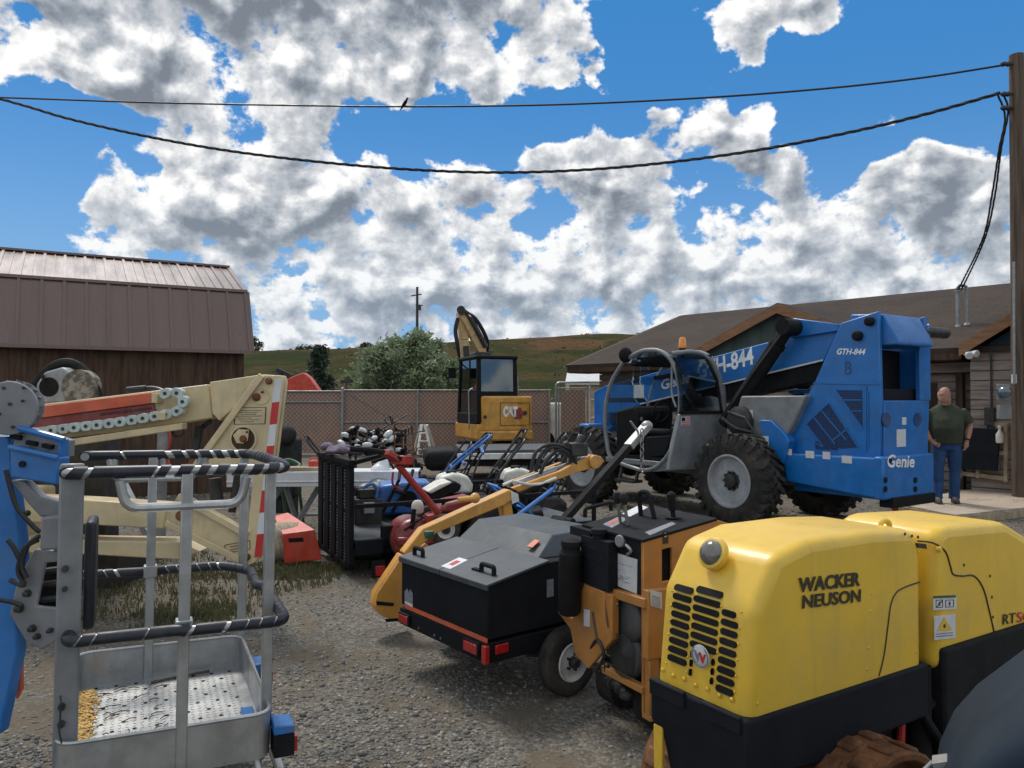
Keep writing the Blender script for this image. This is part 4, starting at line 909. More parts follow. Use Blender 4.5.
for a, b_ in (((806, 424), (829, 402.5)), ((829, 402.5), (858, 447)), ((813.5, 417), (835, 444)), ((821, 410), (846, 440)), ((806, 424), (823, 446)), ((833, 440), (848, 428)), ((838, 400), (862, 400)), ((847, 411), (862, 411)), ((866, 386), (866, 452)), ((813, 383), (880, 384)), ((803, 436), (823, 447)), ((835.5, 390), (863, 429)), ((868, 392), (868, 448))): L2(a, b_)
vf.build('panel_rib', M['genie_blue'], f)
dc_ = MB()
for px, py, w_, h_ in ((810, 454.5, .12, .09), (790, 452, .06, .08), (826.5, 455.5, .1, .09), (847, 459.5, .13, .09)):
    q = f.P(px, py, .499); dc_.box(q.x - w_ / 2, q.x + w_ / 2, .494, .499, q.z - h_ / 2, q.z + h_ / 2)
q = f.P(765.5, 443, .449); dc_.box(q.x - .05, q.x + .05, .444, .449, q.z - .09, q.z + .09)
for px, py, w_, h_ in ((901, 438, .2, .21), (904, 421, .09, .09)): q = f.Q(px, py, xr + .012); dc_.box(xr + .012, xr + .017, q.y - w_ / 2, q.y + w_ / 2, q.z - h_ / 2, q.z + h_ / 2)
dc_.build('decal', M['label_white'], f)
lettering('Genie', f.Q(887, 467.5, xr + .1), f.Q(914, 467.5, xr + .1), .15, M['decal_white'], f, bold=.025, shear=.12)
lettering('GTH-844', f.P(837, 354.5, .62), f.P(865.5, 355, .62), .075, M['decal_white'], f, bold=.025, shear=.25)
lettering('B', f.P(845, 374.5, .62), f.P(851.5, 374.5, .62), .16, M['ghost'], f)
# boom
YB = .92
BP = f.XZ([(841, 323.5), (755, 345.5), (605, 386), (594, 391.5), (594, 431), (607, 432), (632, 407.5), (723, 383), (824, 361)], YB)
MB().pxz(BP, YB, YB + .42).build('boom', M['genie_blue'], f, bev=.012)
bn = MB(); bn.pxz(f.XZ([(824, 361), (723, 383), (640, 405), (646, 414), (700, 406), (790, 386), (824, 379)], YB + .04), YB + .04, YB + .38); bn.build('boom_tray', M['black'], f)
bs = MB(); bs.bar(f.P(640, 404, YB - .003), f.P(823, 360, YB - .003), .006, .022, up=(0, 0, 1)); bs.build('boom_stripe', M['label_white'], f)
fn = MB(); fn.pxz(f.XZ([(793, 318), (838, 324), (838, 331), (790, 338), (786, 326)], YB - .06), YB - .06, YB + .0); fn.build('cylinder_mount', M['genie_blue'], f, bev=.01)
lettering('GTH-844', f.P(699, 379.5, YB), f.P(755, 364, YB), .25, M['decal_white'], f, bold=.025, shear=.15)
lettering('Genie', f.P(662, 390, YB), f.P(692, 382, YB), .16, M['decal_white'], f, bold=.025, shear=.15)
q = f.P(639, 391, YB); MB().box(q.x - .12, q.x + .12, YB - .006, YB - .001, q.z - .13, q.z + .13).build('decal', M['label_white'], f)
cy = MB(); A_, B_ = f.P(725, 424, .72), f.P(789, 327, .72); cy.cyl(A_, A_.lerp(B_, .82), .105, n=18); cy.cyl(A_.lerp(B_, .8), A_.lerp(B_, .84), .115, n=18); cy.cyl(A_.lerp(B_, .8), B_, .085, n=16)
cy.cyl(B_ + Vector((0, -.14, 0)), B_ + Vector((0, .2, 0)), .11, n=16); A2, B2 = f.P(800, 392, 1.45), f.P(830, 352, 1.45); cy.cyl(A2 + (A2 - B2) * .6, B2, .07, n=12)
cy.build('lift_cylinder', M['black'], f)
cd = MB(); A_ = A_ + Vector((.0, -.0, 0)); cd.tube([A_ + Vector((0, -.1, .02)), A_.lerp(B_, .5) + Vector((0, -.12, 0)), B_ + Vector((0, -.1, -.05))], .02, 6); cd.build('hose', M['hose'], f)
# middle body
mbx = MB(); mbx.pxz(f.XZ([(741, 396), (806, 395.5), (790, 430), (778, 446), (742, 440), (734, 420)], .5), .5, 1.6); mbx.build('hood', M['cab_grey'], f, bev=.02)
tk = MB(); q = f.P(738, 421, .42); tk.lathe(q + Vector((0, .25, 0)), (0, -1, 0), [(0, .2), (.25, .2), (.28, .15)], 18); tk.tube([f.P(722, 418, .4), f.P(735, 428, .35), f.P(752, 432, .4), f.P(765, 440, .45)], .025, 8); tk.tube([f.P(728, 412, .4), f.P(745, 418, .35), f.P(757, 436, .4)], .02, 8); tk.build('hydraulic_tank', M['dark_steel'], f)
MB().bar(f.P(750, 421, .49), f.P(750, 410, .49), .10, .005, up=(0, 1, 0)).build('decal', M['label_white'], f)
MB().cyl(f.P(790, 392, 1.3), f.P(812, 391, 1.3), .03).build('guard_rail', M['genie_blue'], f)
# cab
HOOP = [(609, 457), (605, 428), (605.5, 405), (611, 382), (624, 360.5), (643, 350), (659, 350), (670, 357), (677, 372), (680.5, 392), (680, 418), (675, 441), (666.5, 458.5), (655, 468.5), (643, 471), (622, 464)]
YC = .02
cb = MB(); H3 = fillet([f.P(a, b_, YC) for a, b_ in HOOP], .12, 3, True); cb.tube(H3, .032, 10, True)
H4 = [p + Vector((0, .92, 0)) for p in H3]; cb.tube(H4, .03, 8, True)
xb = f.xz(681, 420, YC)[0] + .03
RH = [(679.5, 420), (679, 392), (675, 366), (677, 353.5), (690, 351.5), (702, 353.5), (711, 361), (719, 378), (723.5, 402), (724.5, 420)]
RQ = [f.Q(a, b_, xb) for a, b_ in RH]; cb.tube(fillet([f.Q(a, b_, xb) for a, b_ in [(671, 353.5), (690, 351.5), (702, 353.5), (711, 361), (719, 378), (723.5, 402), (724.5, 420)]], .08, 3), .032, 10)
cb.tube([f.P(669, 357, YC), f.Q(690, 352, xb)], .03, 8); cb.build('cab_frame', M['cab_grey'], f)
yR = f.yz(724.5, 415, xb)[0]
pn = MB(); pl_ = [f.yz(*q, xb) for q in ((679, 414), (724.5, 413.5), (727, 434), (706, 444), (700, 470), (668, 470), (672, 445))]; pn.pyz(pl_, xb - .05, xb + .02)
pn.pxz(f.XZ([(680, 418), (681.5, 419), (681.5, 470), (652, 472), (666.5, 459), (675, 441)], YC + .03), YC + .01, YC + .06)
pn.box(xb - 1.62, xb - .02, YC, .95, .70, .78); pn.build('cab_panel', M['cab_grey'], f, bev=.015)
wf = MB(); q0, q1 = f.Q(680, 413, xb + .01), f.Q(722, 412, xb + .01); wf.bar(q0, q1, .05, .04); wf.bar(f.Q(683, 356, xb + .01), f.Q(704, 358, xb + .01), .05, .04); wf.tube([f.Q(721, 411, xb), f.Q(716.5, 380, xb), f.Q(706, 359, xb)], .02, 6); wf.build('rear_window_frame', M['black'], f)
MB().prism([Vector(p) for p in RQ], [p + Vector((.006, 0, 0)) for p in RQ]).build('rear_window', M['glass'], f)
fw = MB(); 
for i in range(len(H3)): pass
WI = [i for i, p in enumerate(H3) if p.x < -1.55 or p.z > 2.2]
n_h = len(H3)
seq = sorted([i for i in range(n_h) if H3[i].z > 1.15 and H3[i].x < xb - .75], key=lambda i: H3[i].z)
for a_, b_ in zip(seq[:-1], seq[1:]): k_ = len(fw.v); fw.add([H3[a_], H3[b_], H4[b_], H4[a_]], [(0, 1, 2, 3)])
fw.build('windshield', M['glass'], f)
rg = MB(); zt_ = max(p.z for p in H3)
for i in range(9): x = xb - .25 - i * .1; rg.box(x - .012, x + .012, YC + .03, .9, zt_ - .10 - .002 * i * i, zt_ - .06 - .002 * i * i)
for y in (.2, .5, .8): rg.box(xb - 1.1, xb - .2, y, y + .03, zt_ - .12, zt_ - .09)
rg.bar(f.P(661, 372, .1) + Vector((0, .75, 0)), f.P(650, 408, .1) + Vector((0, .75, 0)), .09, .09); rg.bar(f.P(655, 378, .85), f.P(680, 374, .85), .06, .06); rg.build('roof_grill', M['black'], f)
it = MB(); xs = xb - .55
it.box(xb - 1.5, xb - .05, YC + .05, .9, .78, .83); it.build('cab_floor', M['black'], f)
st = MB(); st.box(xs - .22, xs + .25, .22, .72, 1.02, 1.2); st.box(xs + .16, xs + .3, .28, .66, 1.15, 1.55); st.box(xs - .2, xs + .2, .28, .66, .80, 1.04); st.box(xs - .25, xs + .2, .12, .2, 1.15, 1.25); st.build('seat', M['black'], f, bev=.05)
q0 = f.P(655, 447, .1); cs = MB(); cs.pxz(f.XZ([(645, 437), (671, 435), (665, 456), (642, 459)], .08), .08, .16); cs.build('seat_box', M['navy'], f, bev=.02)
ds = MB(); ds.pxz([(xb - 1.5, .85), (xb - 1.1, .85), (xb - 1.0, 1.45), (xb - 1.1, 1.58), (xb - 1.5, 1.5)], .12, .9); ds.build('dashboard', M['black'], f, bev=.04)
dl = MB()
for k_ in range(7): q = Vector((xb - 1.03 - .012 * k_, .2 + k_ * .09, 1.38 + .05 * (k_ % 2))); dl.cyl(q, q + Vector((.03, 0, .006)), .03, n=10)
dl.build('gauge', M['frame_grey'], f)
sw = MB(); cw = Vector((xb - .86, .48, 1.50)); sw.tube([cw + Vector((.06 * math.sin(a), .18 * math.cos(a), .17 * math.sin(a))) for a in [k_ * math.pi / 9 for k_ in range(18)]], .016, 6, True); sw.bar(cw, cw + Vector((-.2, 0, -.3)), .05, .05); sw.bar(cw + Vector((0, -.17, 0)), cw + Vector((0, .17, 0)), .03, .02); sw.build('steering_wheel', M['black'], f)
gh = MB(); gh.tube(fillet([f.P(672, 358, .06), f.P(671.5, 395, .06), f.P(676, 407, .06)], .1), .016, 6); gh.build('grab_handle', M['galv'], f)
sp = MB(); sp.box(xb - 1.3, xb - .9, -.08, .12, .43, .47); sp.bar((xb - 1.28, .0, .45), (xb - 1.28, .1, .78), .04, .04); sp.bar((xb - .92, .0, .45), (xb - .92, .1, .78), .04, .04); sp.build('step', M['dark_steel'], f)
bc = MB(); q = f.P(682.5, 351, .6); bc.lathe(q + Vector((0, 0, .04)), (0, 0, 1), [(0, .06), (.02, .065), (.05, .055), (.14, .05), (.17, .03)], 16); b2 = bc.build('beacon', M['amber'], f); MB().cyl(q - Vector((0, 0, .05)), q + Vector((0, 0, .045)), .05).build('base', M['black'], b2)
mr = MB(); q = f.P(625.5, 355, -.02); mr.ball(q, .06, .13, .12); mr.cyl(q, f.P(634, 358, .05), .015, n=6); mr.build('mirror', M['black'], f)
fl = MB(); q = f.Q(685.5, 421, xb + .022); fl.box(xb + .021, xb + .025, q.y - .09, q.y + .09, q.z - .06, q.z + .06); flo = fl.build('flag_decal', M['label_white'], f)
MB().box(xb + .025, xb + .028, q.y - .08, q.y - .01, q.z + .0, q.z + .05).build('canton', M['navy'], flo)
fs = MB()
for k_ in range(4): fs.box(xb + .025, xb + .0275, q.y - (.08 if k_ < 2 else .01) * 1 + (0 if k_ < 2 else .02), q.y + .08, q.z - .05 + k_ * .028, q.z - .037 + k_ * .028)
fs.build('stripe', M['tape_red'], flo)
hd = MB(); hd.box(f.xz(596, 420, 1.0)[0], f.xz(606, 420, 1.0)[0], .6, 1.7, .35, 1.25); hd.build('boom_head', M['genie_blue'], f, bev=.03)
fk = MB()
for y in (.75, 1.4): fk.bar((-4.35, y, .12), (-5.3, y, .10), .12, .05); fk.bar((-4.3, y, .1), (-4.3, y, .7), .05, .12)
fk.build('fork', M['black'], f)

# ================================================================ excavator
f = Fr('excavator', 'yellow compact excavator with black cab parked in front of the fence', 'excavator', -.78, 19.6, 22)
zb, zt = .62, f.xz(500, 396, 0)[1]; wB = f.xz(534, 420, 0)[0]
bd = MB(); L_ = [(0, .1), (.12, -.02), (.5, -.08), (wB - .5, -.08), (wB - .12, -.02), (wB, .12), (wB, 1.9), (0, 1.9)]
bd.pxy(L_, zb + .22, zt); bd.build('engine_cover', M['cat_yellow'], f, bev=.05)
cw = MB(); L2_ = [(x * 1.03 - .03, y - .03) for x, y in L_]; cw.pxy(L2_, zb - .02, zb + .24); cw.build('counterweight', M['cat_yellow'], f, bev=.05)
MB().box(-.075, 1.0, .06, 1.95, zb + .02, 1.03).build('swing_frame', M['cat_yellow'], f, bev=.03)
cvr = MB(); a_, b_ = f.xz(500, 440, -.08), f.xz(530, 440, -.08); z0, z1 = f.xz(510, 425.5, -.08)[1], f.xz(510, 402.5, -.08)[1]
cvr.ring([(a_[0], -.09, z0), (b_[0], -.09, z0), (b_[0], -.09, z1), (a_[0], -.09, z1)], [(a_[0] + .012, -.09, z0 + .012), (b_[0] - .012, -.09, z0 + .012), (b_[0] - .012, -.09, z1 - .012), (a_[0] + .012, -.09, z1 - .012)], (0, .02, 0))
for px, py, r_ in ((485, 417, .05), (525, 413, .06), (508, 432, .03), (523, 432, .03)): q = f.P(px, py, -.08); cvr.cyl(q, q + Vector((0, -.012, 0)), r_, n=10)
cvr.build('cover_seam', M['dark_steel'], f)
lettering('CAT', f.P(503, 417, -.082), f.P(517.5, 417, -.082), .28, M['decal_white'], f, bold=.07)
tr_ = MB(); a0, a1, a2 = f.P(506, 417.5, -.082), f.P(514, 417.5, -.082), f.P(510, 412.5, -.082); tr_.prism([a0 + Vector((0, -.006, -.01)), a1 + Vector((0, -.006, -.01)), a2 + Vector((0, -.006, 0))], [a0, a1, a2]); tr_.build('emblem', M['cat_yellow'], f)
hx = f.P(518, 413.5, -.082); q_ = MB(); q_.prism([hx + Vector((.16 * math.cos(k_ * 1.047), .0, .17 * math.sin(k_ * 1.047))) for k_ in range(6)], [hx + Vector((.16 * math.cos(k_ * 1.047), -.002, .17 * math.sin(k_ * 1.047))) for k_ in range(6)]); q_.build('emblem', M['dark_red'], f)
# cab (left side, ahead of the tail)
cx1 = f.xz(515.5, 400, .15)[0]; cx0 = -.02; y0, y1 = .12, 1.75; zc0, zc1 = 1.06, f.xz(500, 357.5, .15)[1]
fr_ = MB(); pr = .055
for x in (cx0, cx1):
    for y in (y0, y1): fr_.bar((x, y, zc0), (x + (.0 if x == cx0 else -.03), y + (.04 if y == y0 else -.2), zc1), .11, .11, up=(0, 1, 0))
fr_.box(cx0 - .06, cx1 + .04, y0 - .04, y0 + .06, zt - .05, zt + .12); fr_.box(cx0 - .06, cx0 + .05, y0, y1, zc0 - .04, zc0 + .25)
fr_.bar((cx0, .85, zc0), (cx0, .8, zc1), .07, .07); fr_.box(cx0 + .05, cx1, y1 - .5, y1 - .45, .8, 1.2)
fr_.build('cab_frame', M['black'], f, bev=.025)
rf_ = MB(); rf_.box(cx0 - .09, cx1 + .05, y0 - .06, y1 - .1, zc1 - .05, zc1 + .05); rf_.build('cab_roof', M['black'], f, bev=.045)
gl = MB(); gl.box(cx0 + .05, cx1 - .05, y0 + .01, y0 + .02, zt + .1, zc1 - .05); gl.build('rear_window', M['glass_dark'], f)
gl = MB(); gl.box(cx0 - .015, cx0 - .005, y0 + .06, y1 - .1, zc0 + .2, zc1 - .05); gl.build('side_window', M['glass_dark'], f)
gl = MB(); gl.box(cx0 + .05, cx1 - .05, y1 - .12, y1 - .11, zc0 + .2, zc1 - .1); gl.box(cx1 - .01, cx1, y0 + .06, y1 - .2, zc0 + .3, zc1 - .05); gl.build('windscreen', M['glass'], f)
st = MB(); st.box(.3, .8, .6, 1.1, 1.1, 1.35); st.box(.32, .78, .5, .66, 1.3, 2.15); st.build('seat', M['tool_blue'], f, bev=.05)
mr = MB(); q = f.P(452, 373.5, 1.4); mr.box(q.x - .1, q.x + .1, q.y - .03, q.y + .03, q.z - .13, q.z + .15); mr.cyl(q, (cx0, q.y, q.z + .25), .018, n=6); mr.build('mirror', M['black'], f)
ex_ = MB(); q = f.P(517, 396, .5); ex_.cyl(q, q + Vector((0, 0, .55)), .035); ex_.tube(fillet([(-.15, .5, .9), (-.17, .5, 1.9), (-.05, .5, 1.95)], .08), .02, 6); ex_.build('exhaust', M['galv'], f)
# boom and stick in a vertical plane ahead of the cab
YB = 2.1
st_ = MB(); A_ = f.P(463, 350, YB - .2); B_ = f.P(461, 311, YB + 1.2); C_ = f.P(484, 353, YB + 1.6)
bm_ = MB()
def taper(mb, a, b_, w0, w1, y0, y1):
    a, b_ = Vector(a), Vector(b_); d_ = (b_ - a).normalized(); n_ = Vector((d_.z, 0, -d_.x)).normalized()
    mb.prism([a + n_ * w0 + Vector((0, y0, 0)), b_ + n_ * w1 + Vector((0, y0, 0)), b_ - n_ * w1 + Vector((0, y0, 0)), a - n_ * w0 + Vector((0, y0, 0))], [a + n_ * w0 + Vector((0, y1, 0)), b_ + n_ * w1 + Vector((0, y1, 0)), b_ - n_ * w1 + Vector((0, y1, 0)), a - n_ * w0 + Vector((0, y1, 0))])
YP = 2.2
b0, b1, b2 = f.P(467, 395, YP), f.P(464, 340, YP), f.P(460.5, 312, YP)
taper(bm_, b0, b1, .11, .12, -.12, .12); taper(bm_, b1, b2, .12, .10, -.12, .12); bm_.build('boom', M['boom_tan'], f, bev=.02)
s0, s1, s2 = f.P(462, 315, YP - .02), f.P(473, 336, YP - .02), f.P(483, 358, YP - .02)
sk_ = MB(); taper(sk_, s0, s1, .12, .13, -.2, .02); taper(sk_, s1, s2, .13, .10, -.2, .02); sk_.build('stick', M['boom_tan'], f, bev=.02)
hy = MB(); a_, b_ = f.P(463, 308, YP - .25), f.P(480, 335, YP - .25); hy.cyl(f.P(470, 317, YP - .25), f.P(486, 347, YP - .25), .075); hy.cyl(a_, b_, .04); hy.cyl(f.P(468, 375, YP - .2), f.P(466, 346, YP - .2), .08)
hy.cyl(f.P(461, 310, YP - .3), f.P(461, 310, YP + .2), .12); hy.build('hydraulic_cylinder', M['dark_steel'], f)
hs = MB()
for k_ in range(3): hs.tube(catmull([f.P(459 - k_, 318, YP - .1), f.P(456.5 - k_, 330, YP - .1), f.P(458.5 - k_, 345, YP - .1), f.P(460, 362, YP)], 6), .03, 6); hs.tube(catmull([f.P(463, 309 + k_, YP - .2), f.P(474 + k_, 318, YP - .3), f.P(486 + k_, 340, YP - .2), f.P(487, 356, YP)], 6), .028, 6)
hs.build('hose', M['hose'], f)
bu = MB(); bu.pxz(f.XZ([(476, 352), (490, 352), (492, 366), (484, 372), (474, 364)], YP - .3), YP - .35, YP + .25); bu.build('bucket', M['dark_steel'], f, bev=.02)
tk = MB()
for y in (.0,):
    for x in (.02, wB - .42):
        P_ = fillet([(-.3, 0, .02), (-.3, 0, .5), (2.0, 0, .5), (2.0, 0, .02)], .25, 4, True); 
        tk.prism([(x, p.x + .1, p.z) for p in P_], [(x + .4, p.x + .1, p.z) for p in P_])
tk.build('track', M['rubber'], f)

# ================================================================ dark flat deck trailer in front of the excavator
f = Fr('flatbed_trailer', 'dark flat deck trailer with pale side edge in front of the excavator', 'trailer', *at(462, 470, 15.6).xy, 8)
zt = .62; x1 = f.xz(600, 450, 0)[0]
MB().box(0, x1 + .6, .1, 2.1, zt - .1, zt + .02).build('deck', M['lid_grey'], f, bev=.02)
e_ = MB(); e_.box(-.1, x1 + .6, .02, .1, zt - .17, zt - .05); e_.build('side_rail', M['white'], f, bev=.01)
e_ = MB(); e_.box(0.2, x1 + .5, .14, 2.0, .3, zt - .11); e_.build('frame', M['black'], f)
e_ = MB(); e_.box(-.75, .0, -.0, 1.6, .22, zt + .02); e_.build('tool_box', M['black'], f, bev=.14)
for x in (1.2, 2.0): lug_wheel(f, 'wheel', (x, .32, .33), .33, .22, M['white'], -1, lug=False)
# ================================================================ blue boom lift with its platform basket (left foreground)
f = Fr('boom_lift', 'blue boom lift with grey work basket whose rails are wrapped in black and silver tape', 'boom lift', -1.565, 2.69, 0)
B = Fr.__new__(Fr); B.o = f.o; B.a = rad(25.5); B.u = Vector((math.cos(B.a), math.sin(B.a), 0)); B.w = Vector((-math.sin(B.a), math.cos(B.a), 0))
LEAN = Matrix.Rotation(rad(-1.0), 4, 'Y'); LEAN = Matrix.Translation((0, 0, .9)) @ Matrix.Rotation(rad(.9), 4, 'Y') @ Matrix.Translation((0, 0, -.9)); BM = LEAN @ Matrix.Rotation(B.a, 4, 'Z')
def xf(mb): mb.v = [tuple(BM @ Vector(p)) for p in mb.v]; return mb
BW, BD, ZF, ZT, ZR, ZM = .70, 1.02, .35, .50, 1.437, .86
def arc(P, closed):
    P = [Vector(p) for p in P]; Q = P + [P[0]] if closed else P; L = [0]
    for a, b_ in zip(Q[:-1], Q[1:]): L.append(L[-1] + (b_ - a).length)
    def ev(s_):
        if closed: s_ %= L[-1]
        s_ = min(max(s_, 0), L[-1] - 1e-6); i = max(k for k in range(len(L)) if L[k] <= s_); i = min(i, len(Q) - 2)
        d_ = (Q[i + 1] - Q[i]); return Q[i] + d_ * ((s_ - L[i]) / max(d_.length, 1e-9)), d_.normalized()
    return ev, L[-1]
def wrap(mb, ev, s0, s1, r, slant, n=12):
    R_ = []; m_ = max(2, int((s1 - s0) / .015)); 
    for i in range(m_ + 1):
        ring = []; s_ = s0 + (s1 - s0) * i / m_
        for k in range(n):
            a = 2 * math.pi * k / n; c, d_ = ev(s_ + slant * math.sin(a)); side = d_.cross(Vector((0, 0, 1))); side = side.normalized() if side.length > .1 else Vector((1, 0, 0)); up = side.cross(d_)
            ring.append(c + (side * math.cos(a) + up * math.sin(a)) * r)
        R_.append(ring)
    mb.loft(R_)
def wrapped_rail(P, closed, gaps, rw):
    base = MB(); base.tube(P, .0185, 12, closed); tp = MB(); ev, L = arc(P, closed); s_ = .0; i = 0
    while s_ < L - .03:
        w_ = gaps(s_ / L); wrap(tp, ev, s_, min(s_ + w_[0], L), rw, .012); s_ += w_[0] + w_[1]; i += 1
    ro = xf(base).build('rail', M['alu'], f); xf(tp).build('tape_wrap', M['grip'], ro); return ro
top = fillet([(0, 0, ZR - .005), (BW + .03, -.0, ZR), (BW + .03, BD, ZR + .01), (0, BD, ZR)], .10, 5)
random.seed(3)
wrapped_rail([(.0, .05, ZR)] + top[6:] if False else fillet([(.0, .06, ZR), (.0, 0, ZR), (BW + .06, 0, ZR), (BW + .06, .5, ZR - .005), (BW + .03, BD, ZR - .015), (0, BD, ZR - .015), (0, BD - .06, ZR - .015)], .13, 6), False, lambda q: (random.uniform(.03, .05), random.uniform(.018, .032)) if random.random() > .2 else (random.uniform(.12, .22), .012), .0235)
mid = fillet([(.02, .06, ZM), (.02, -.035, ZM), (.36, -.035, ZM), (.40, -.055, ZM), (BW + .05, -.05, ZM), (BW + .05, .52, ZM), (BW + .02, .55, ZM), (BW + .03, .88, ZM), (BW - .10, BD + .02, ZM), (.35, BD + .02, ZM), (.30, BD + .045, ZM - .01), (.0, BD + .03, ZM)], .06, 4)
wrapped_rail(mid, False, lambda q: (random.uniform(.03, .06), .006) if random.random() > .3 else (random.uniform(.1, .2), random.uniform(.006, .02)), .023)
ps = MB()
xm = B.xz(185, 500, 0)[0]; xm2 = B.xz(151, 520, BD)[0]; ya = B.yz(266, 520, BW)[0]; yb = B.yz(241, 520, BW)[0]
for x, y in ((xm, 0), (xm2, BD), (BW + .01, ya), (BW + .01, yb)): ps.box(x - .02, x + .02, y - .02, y + .02, ZF - .03, ZR - .008)
for x, y in ((xm, 0), (xm2, BD)): ps.box(x - .03, x + .03, y - .028, y + .028, ZM - .025, ZM + .03)
xf(ps).build('post', M['alu'], f, bev=.004)
mp = MB(); mp.box(-.022, .055, .035, .065, .12, ZR + .03); xf(mp).build('mount_post', M['frame_grey'], f, bev=.008)
bl = MB()
for z, r_ in ((1.1, .012), (1.03, .009), (.62, .012), (.56, .012), (.35, .01)): bl.cyl((.005, .03, z), (.005, .012, z), r_, n=8)
bl.tube([(.0, .02, .66), (.005, .0, .64), (.0, .01, .54), (.01, .0, .5)], .0035, 6); xf(bl).build('bolt', M['dark_steel'], f)
gb = MB()
for y, xa_, xb_ in ((-.01, .17, .60), (BD, .1, .5)):
    zz = ZR - .03; gb.tube(fillet([(xa_, y, zz), (xa_ + .02, y, zz - .10), (xb_ - .02, y, zz - .10), (xb_, y, zz)], .06, 5), .017, 10)
for x in (.12, .33, .52): gb.cyl((x, BD, ZR - .0), (x, BD, ZR - .07), .017, n=8)
xf(gb).build('gate_bar', M['alu'], f)
pd = MB(); pd.box(.045, .085, .30, .50, .80, 1.22); xf(pd).build('padded_box', M['grip'], f, bev=.015)
# tray
ro_ = rrect(BW + .03, BD + .03, .07, 5, BW / 2, BD / 2); ri_ = rrect(BW + .018, BD + .018, .065, 5, BW / 2, BD / 2)
tb = MB(); tb.ring([(x, y, ZF - .02) for x, y in ro_], [(x, y, ZF - .02) for x, y in ri_], (0, 0, ZT - ZF + .02)); tb.tube([(x, y, ZT) for x, y in rrect(BW + .024, BD + .024, .068, 5, BW / 2, BD / 2)], .0075, 6, True); xf(tb).build('toe_board', M['alu'], f)
fl_ = MB(); fl_.pxy(ri_, ZF - .015, ZF); fl_.c = 1
dh = fl_
for i in range(8):
    for j in range(11):
        x, y = .07 + i * .083 + (.04 if j % 2 else 0), .06 + j * .09
        if x < BW - .03: dh.cyl((x, y, ZF), (x, y, ZF + .002), .0085, n=8)
dm = fl_; dm.c = 0
for i in range(23):
    for j in range(33):
        x, y = .04 + i * .028, .04 + j * .029
        a = .785 if (i + j) % 2 else -.785; dm.bar((x - .007 * math.cos(a), y - .007 * math.sin(a), ZF + .001), (x + .007 * math.cos(a), y + .007 * math.sin(a), ZF + .001),   .004, .0016)
xf(dm).build('floor', [M['alu'], M['black']], f)
st = MB()
for i in range(1500):
    x, y = abs(random.gauss(.035, .02)), random.uniform(.02, .92); a = random.uniform(0, 6.28); l = random.uniform(.006, .016); z = ZF + random.uniform(.002, .012); st.bar((x - l * math.cos(a), y - l * math.sin(a), z), (x + l * math.cos(a), y + l * math.sin(a), z + random.uniform(-.004, .004)), .006, .004)
o = xf(st).build('wood_shavings', M['straw']); o.location = f.o; tag(o, kind='stuff')
tw_ = MB()
for i in range(26):
    x, y = random.uniform(.06, .35), random.uniform(.25, .95); a = random.gauss(.3, .6); l = random.uniform(.01, .05); z = ZF + .006; tw_.tube([(x - l * math.cos(a), y - l * math.sin(a), z), (x, y + .004, z + .004), (x + l * math.cos(a), y + l * math.sin(a), z)], .0022, 5)
tw_.tube([(.30, .93, ZF + .006), (.42, .95, ZF + .01), (.56, .99, ZF + .006)], .006, 5)
o = xf(tw_).build('twigs', M['bark']); o.location = f.o; tag(o, kind='stuff')
bb = MB(); bb.box(BW - .055, BW - .004, .12, .42, ZF + .001, ZF + .022); bb.prism([(BW + .02, -.02, ZF + .06), (BW + .10, -.02, ZF + .06), (BW + .10, .10, ZF + .06), (BW + .02, .10, ZF + .06)], [(BW + .02, -.02, ZF + .10), (BW + .10, -.02, ZF + .09), (BW + .10, .10, ZF + .09), (BW + .02, .10, ZF + .10)])
bb.box(BW + .02, BW + .085, .62, .74, ZF + .08, ZF + .13); xf(bb).build('light_bracket', M['jib_blue'], f, bev=.006)
for y0_, z0_ in ((-.015, ZF - .03), (.63, ZF + .01)):
    lm = MB(); lm.box(BW + .022, BW + .10, y0_, y0_ + .10, z0_, z0_ + .078 + (.01 if y0_ < 0 else 0)); lo_ = xf(lm).build('tail_light', M['black'], f, bev=.006)
    l2 = MB(); l2.box(BW + .1, BW + .112, y0_ + .012, y0_ + .088, z0_ + .012, z0_ + .07); xf(l2).build('lens', M['lamp_red'], lo_)
sp = MB(); sp.tube(fillet([(.05, -.02, .24), (BW + .06, -.02, .24), (BW + .06, .25, .24)], .09, 5), .02, 10); sp.cyl((.3, -.02, .24), (.3, .05, .34), .015); sp.cyl((BW - .02, .0, .24), (BW - .04, .05, .34), .015); xf(sp).build('step_bar', M['alu'], f)
# jib end in a plane facing the yard
YJ = .16
def poly(name, L, y0, y1, mt, bev=.006, par=None):
    return MB().pxz(f.XZ(L, y0), y0, y1).build(name, mt, par or f, bev=bev)
poly('bracket', [(10, 480), (24, 481), (40, 497), (60, 502), (60, 516), (40, 517), (27, 503)], YJ, YJ + .05, M['frame_grey'])
ctl = poly('junction_box', [(40, 517), (61, 516), (60, 550), (39, 551)], YJ - .06, YJ + .05, M['frame_grey'], .01)
pl_o = [(34, 549), (60, 551), (58, 562), (45, 563), (36, 606), (57, 608), (57, 640), (42, 650), (25, 641), (9, 614), (17, 580)]
poly('bracket_plate', pl_o, YJ + .01, YJ + .03, M['frame_grey']); poly('bracket_back', [(30, 560), (58, 556), (57, 640), (30, 636)], YJ + .10, YJ + .13, M['black'])
bt = MB()
for px, py, r_ in ((28, 593, .011), (20, 608, .013), (33, 628, .011), (38, 636, .009), (51, 630, .008), (28, 513, .009)): q = f.P(px, py, YJ + .01); bt.lathe(q, (0, -1, 0), [(0, r_ * 1.3), (.006, r_ * 1.3), (.007, r_), (.02, r_), (.022, r_ * .5)], 10)
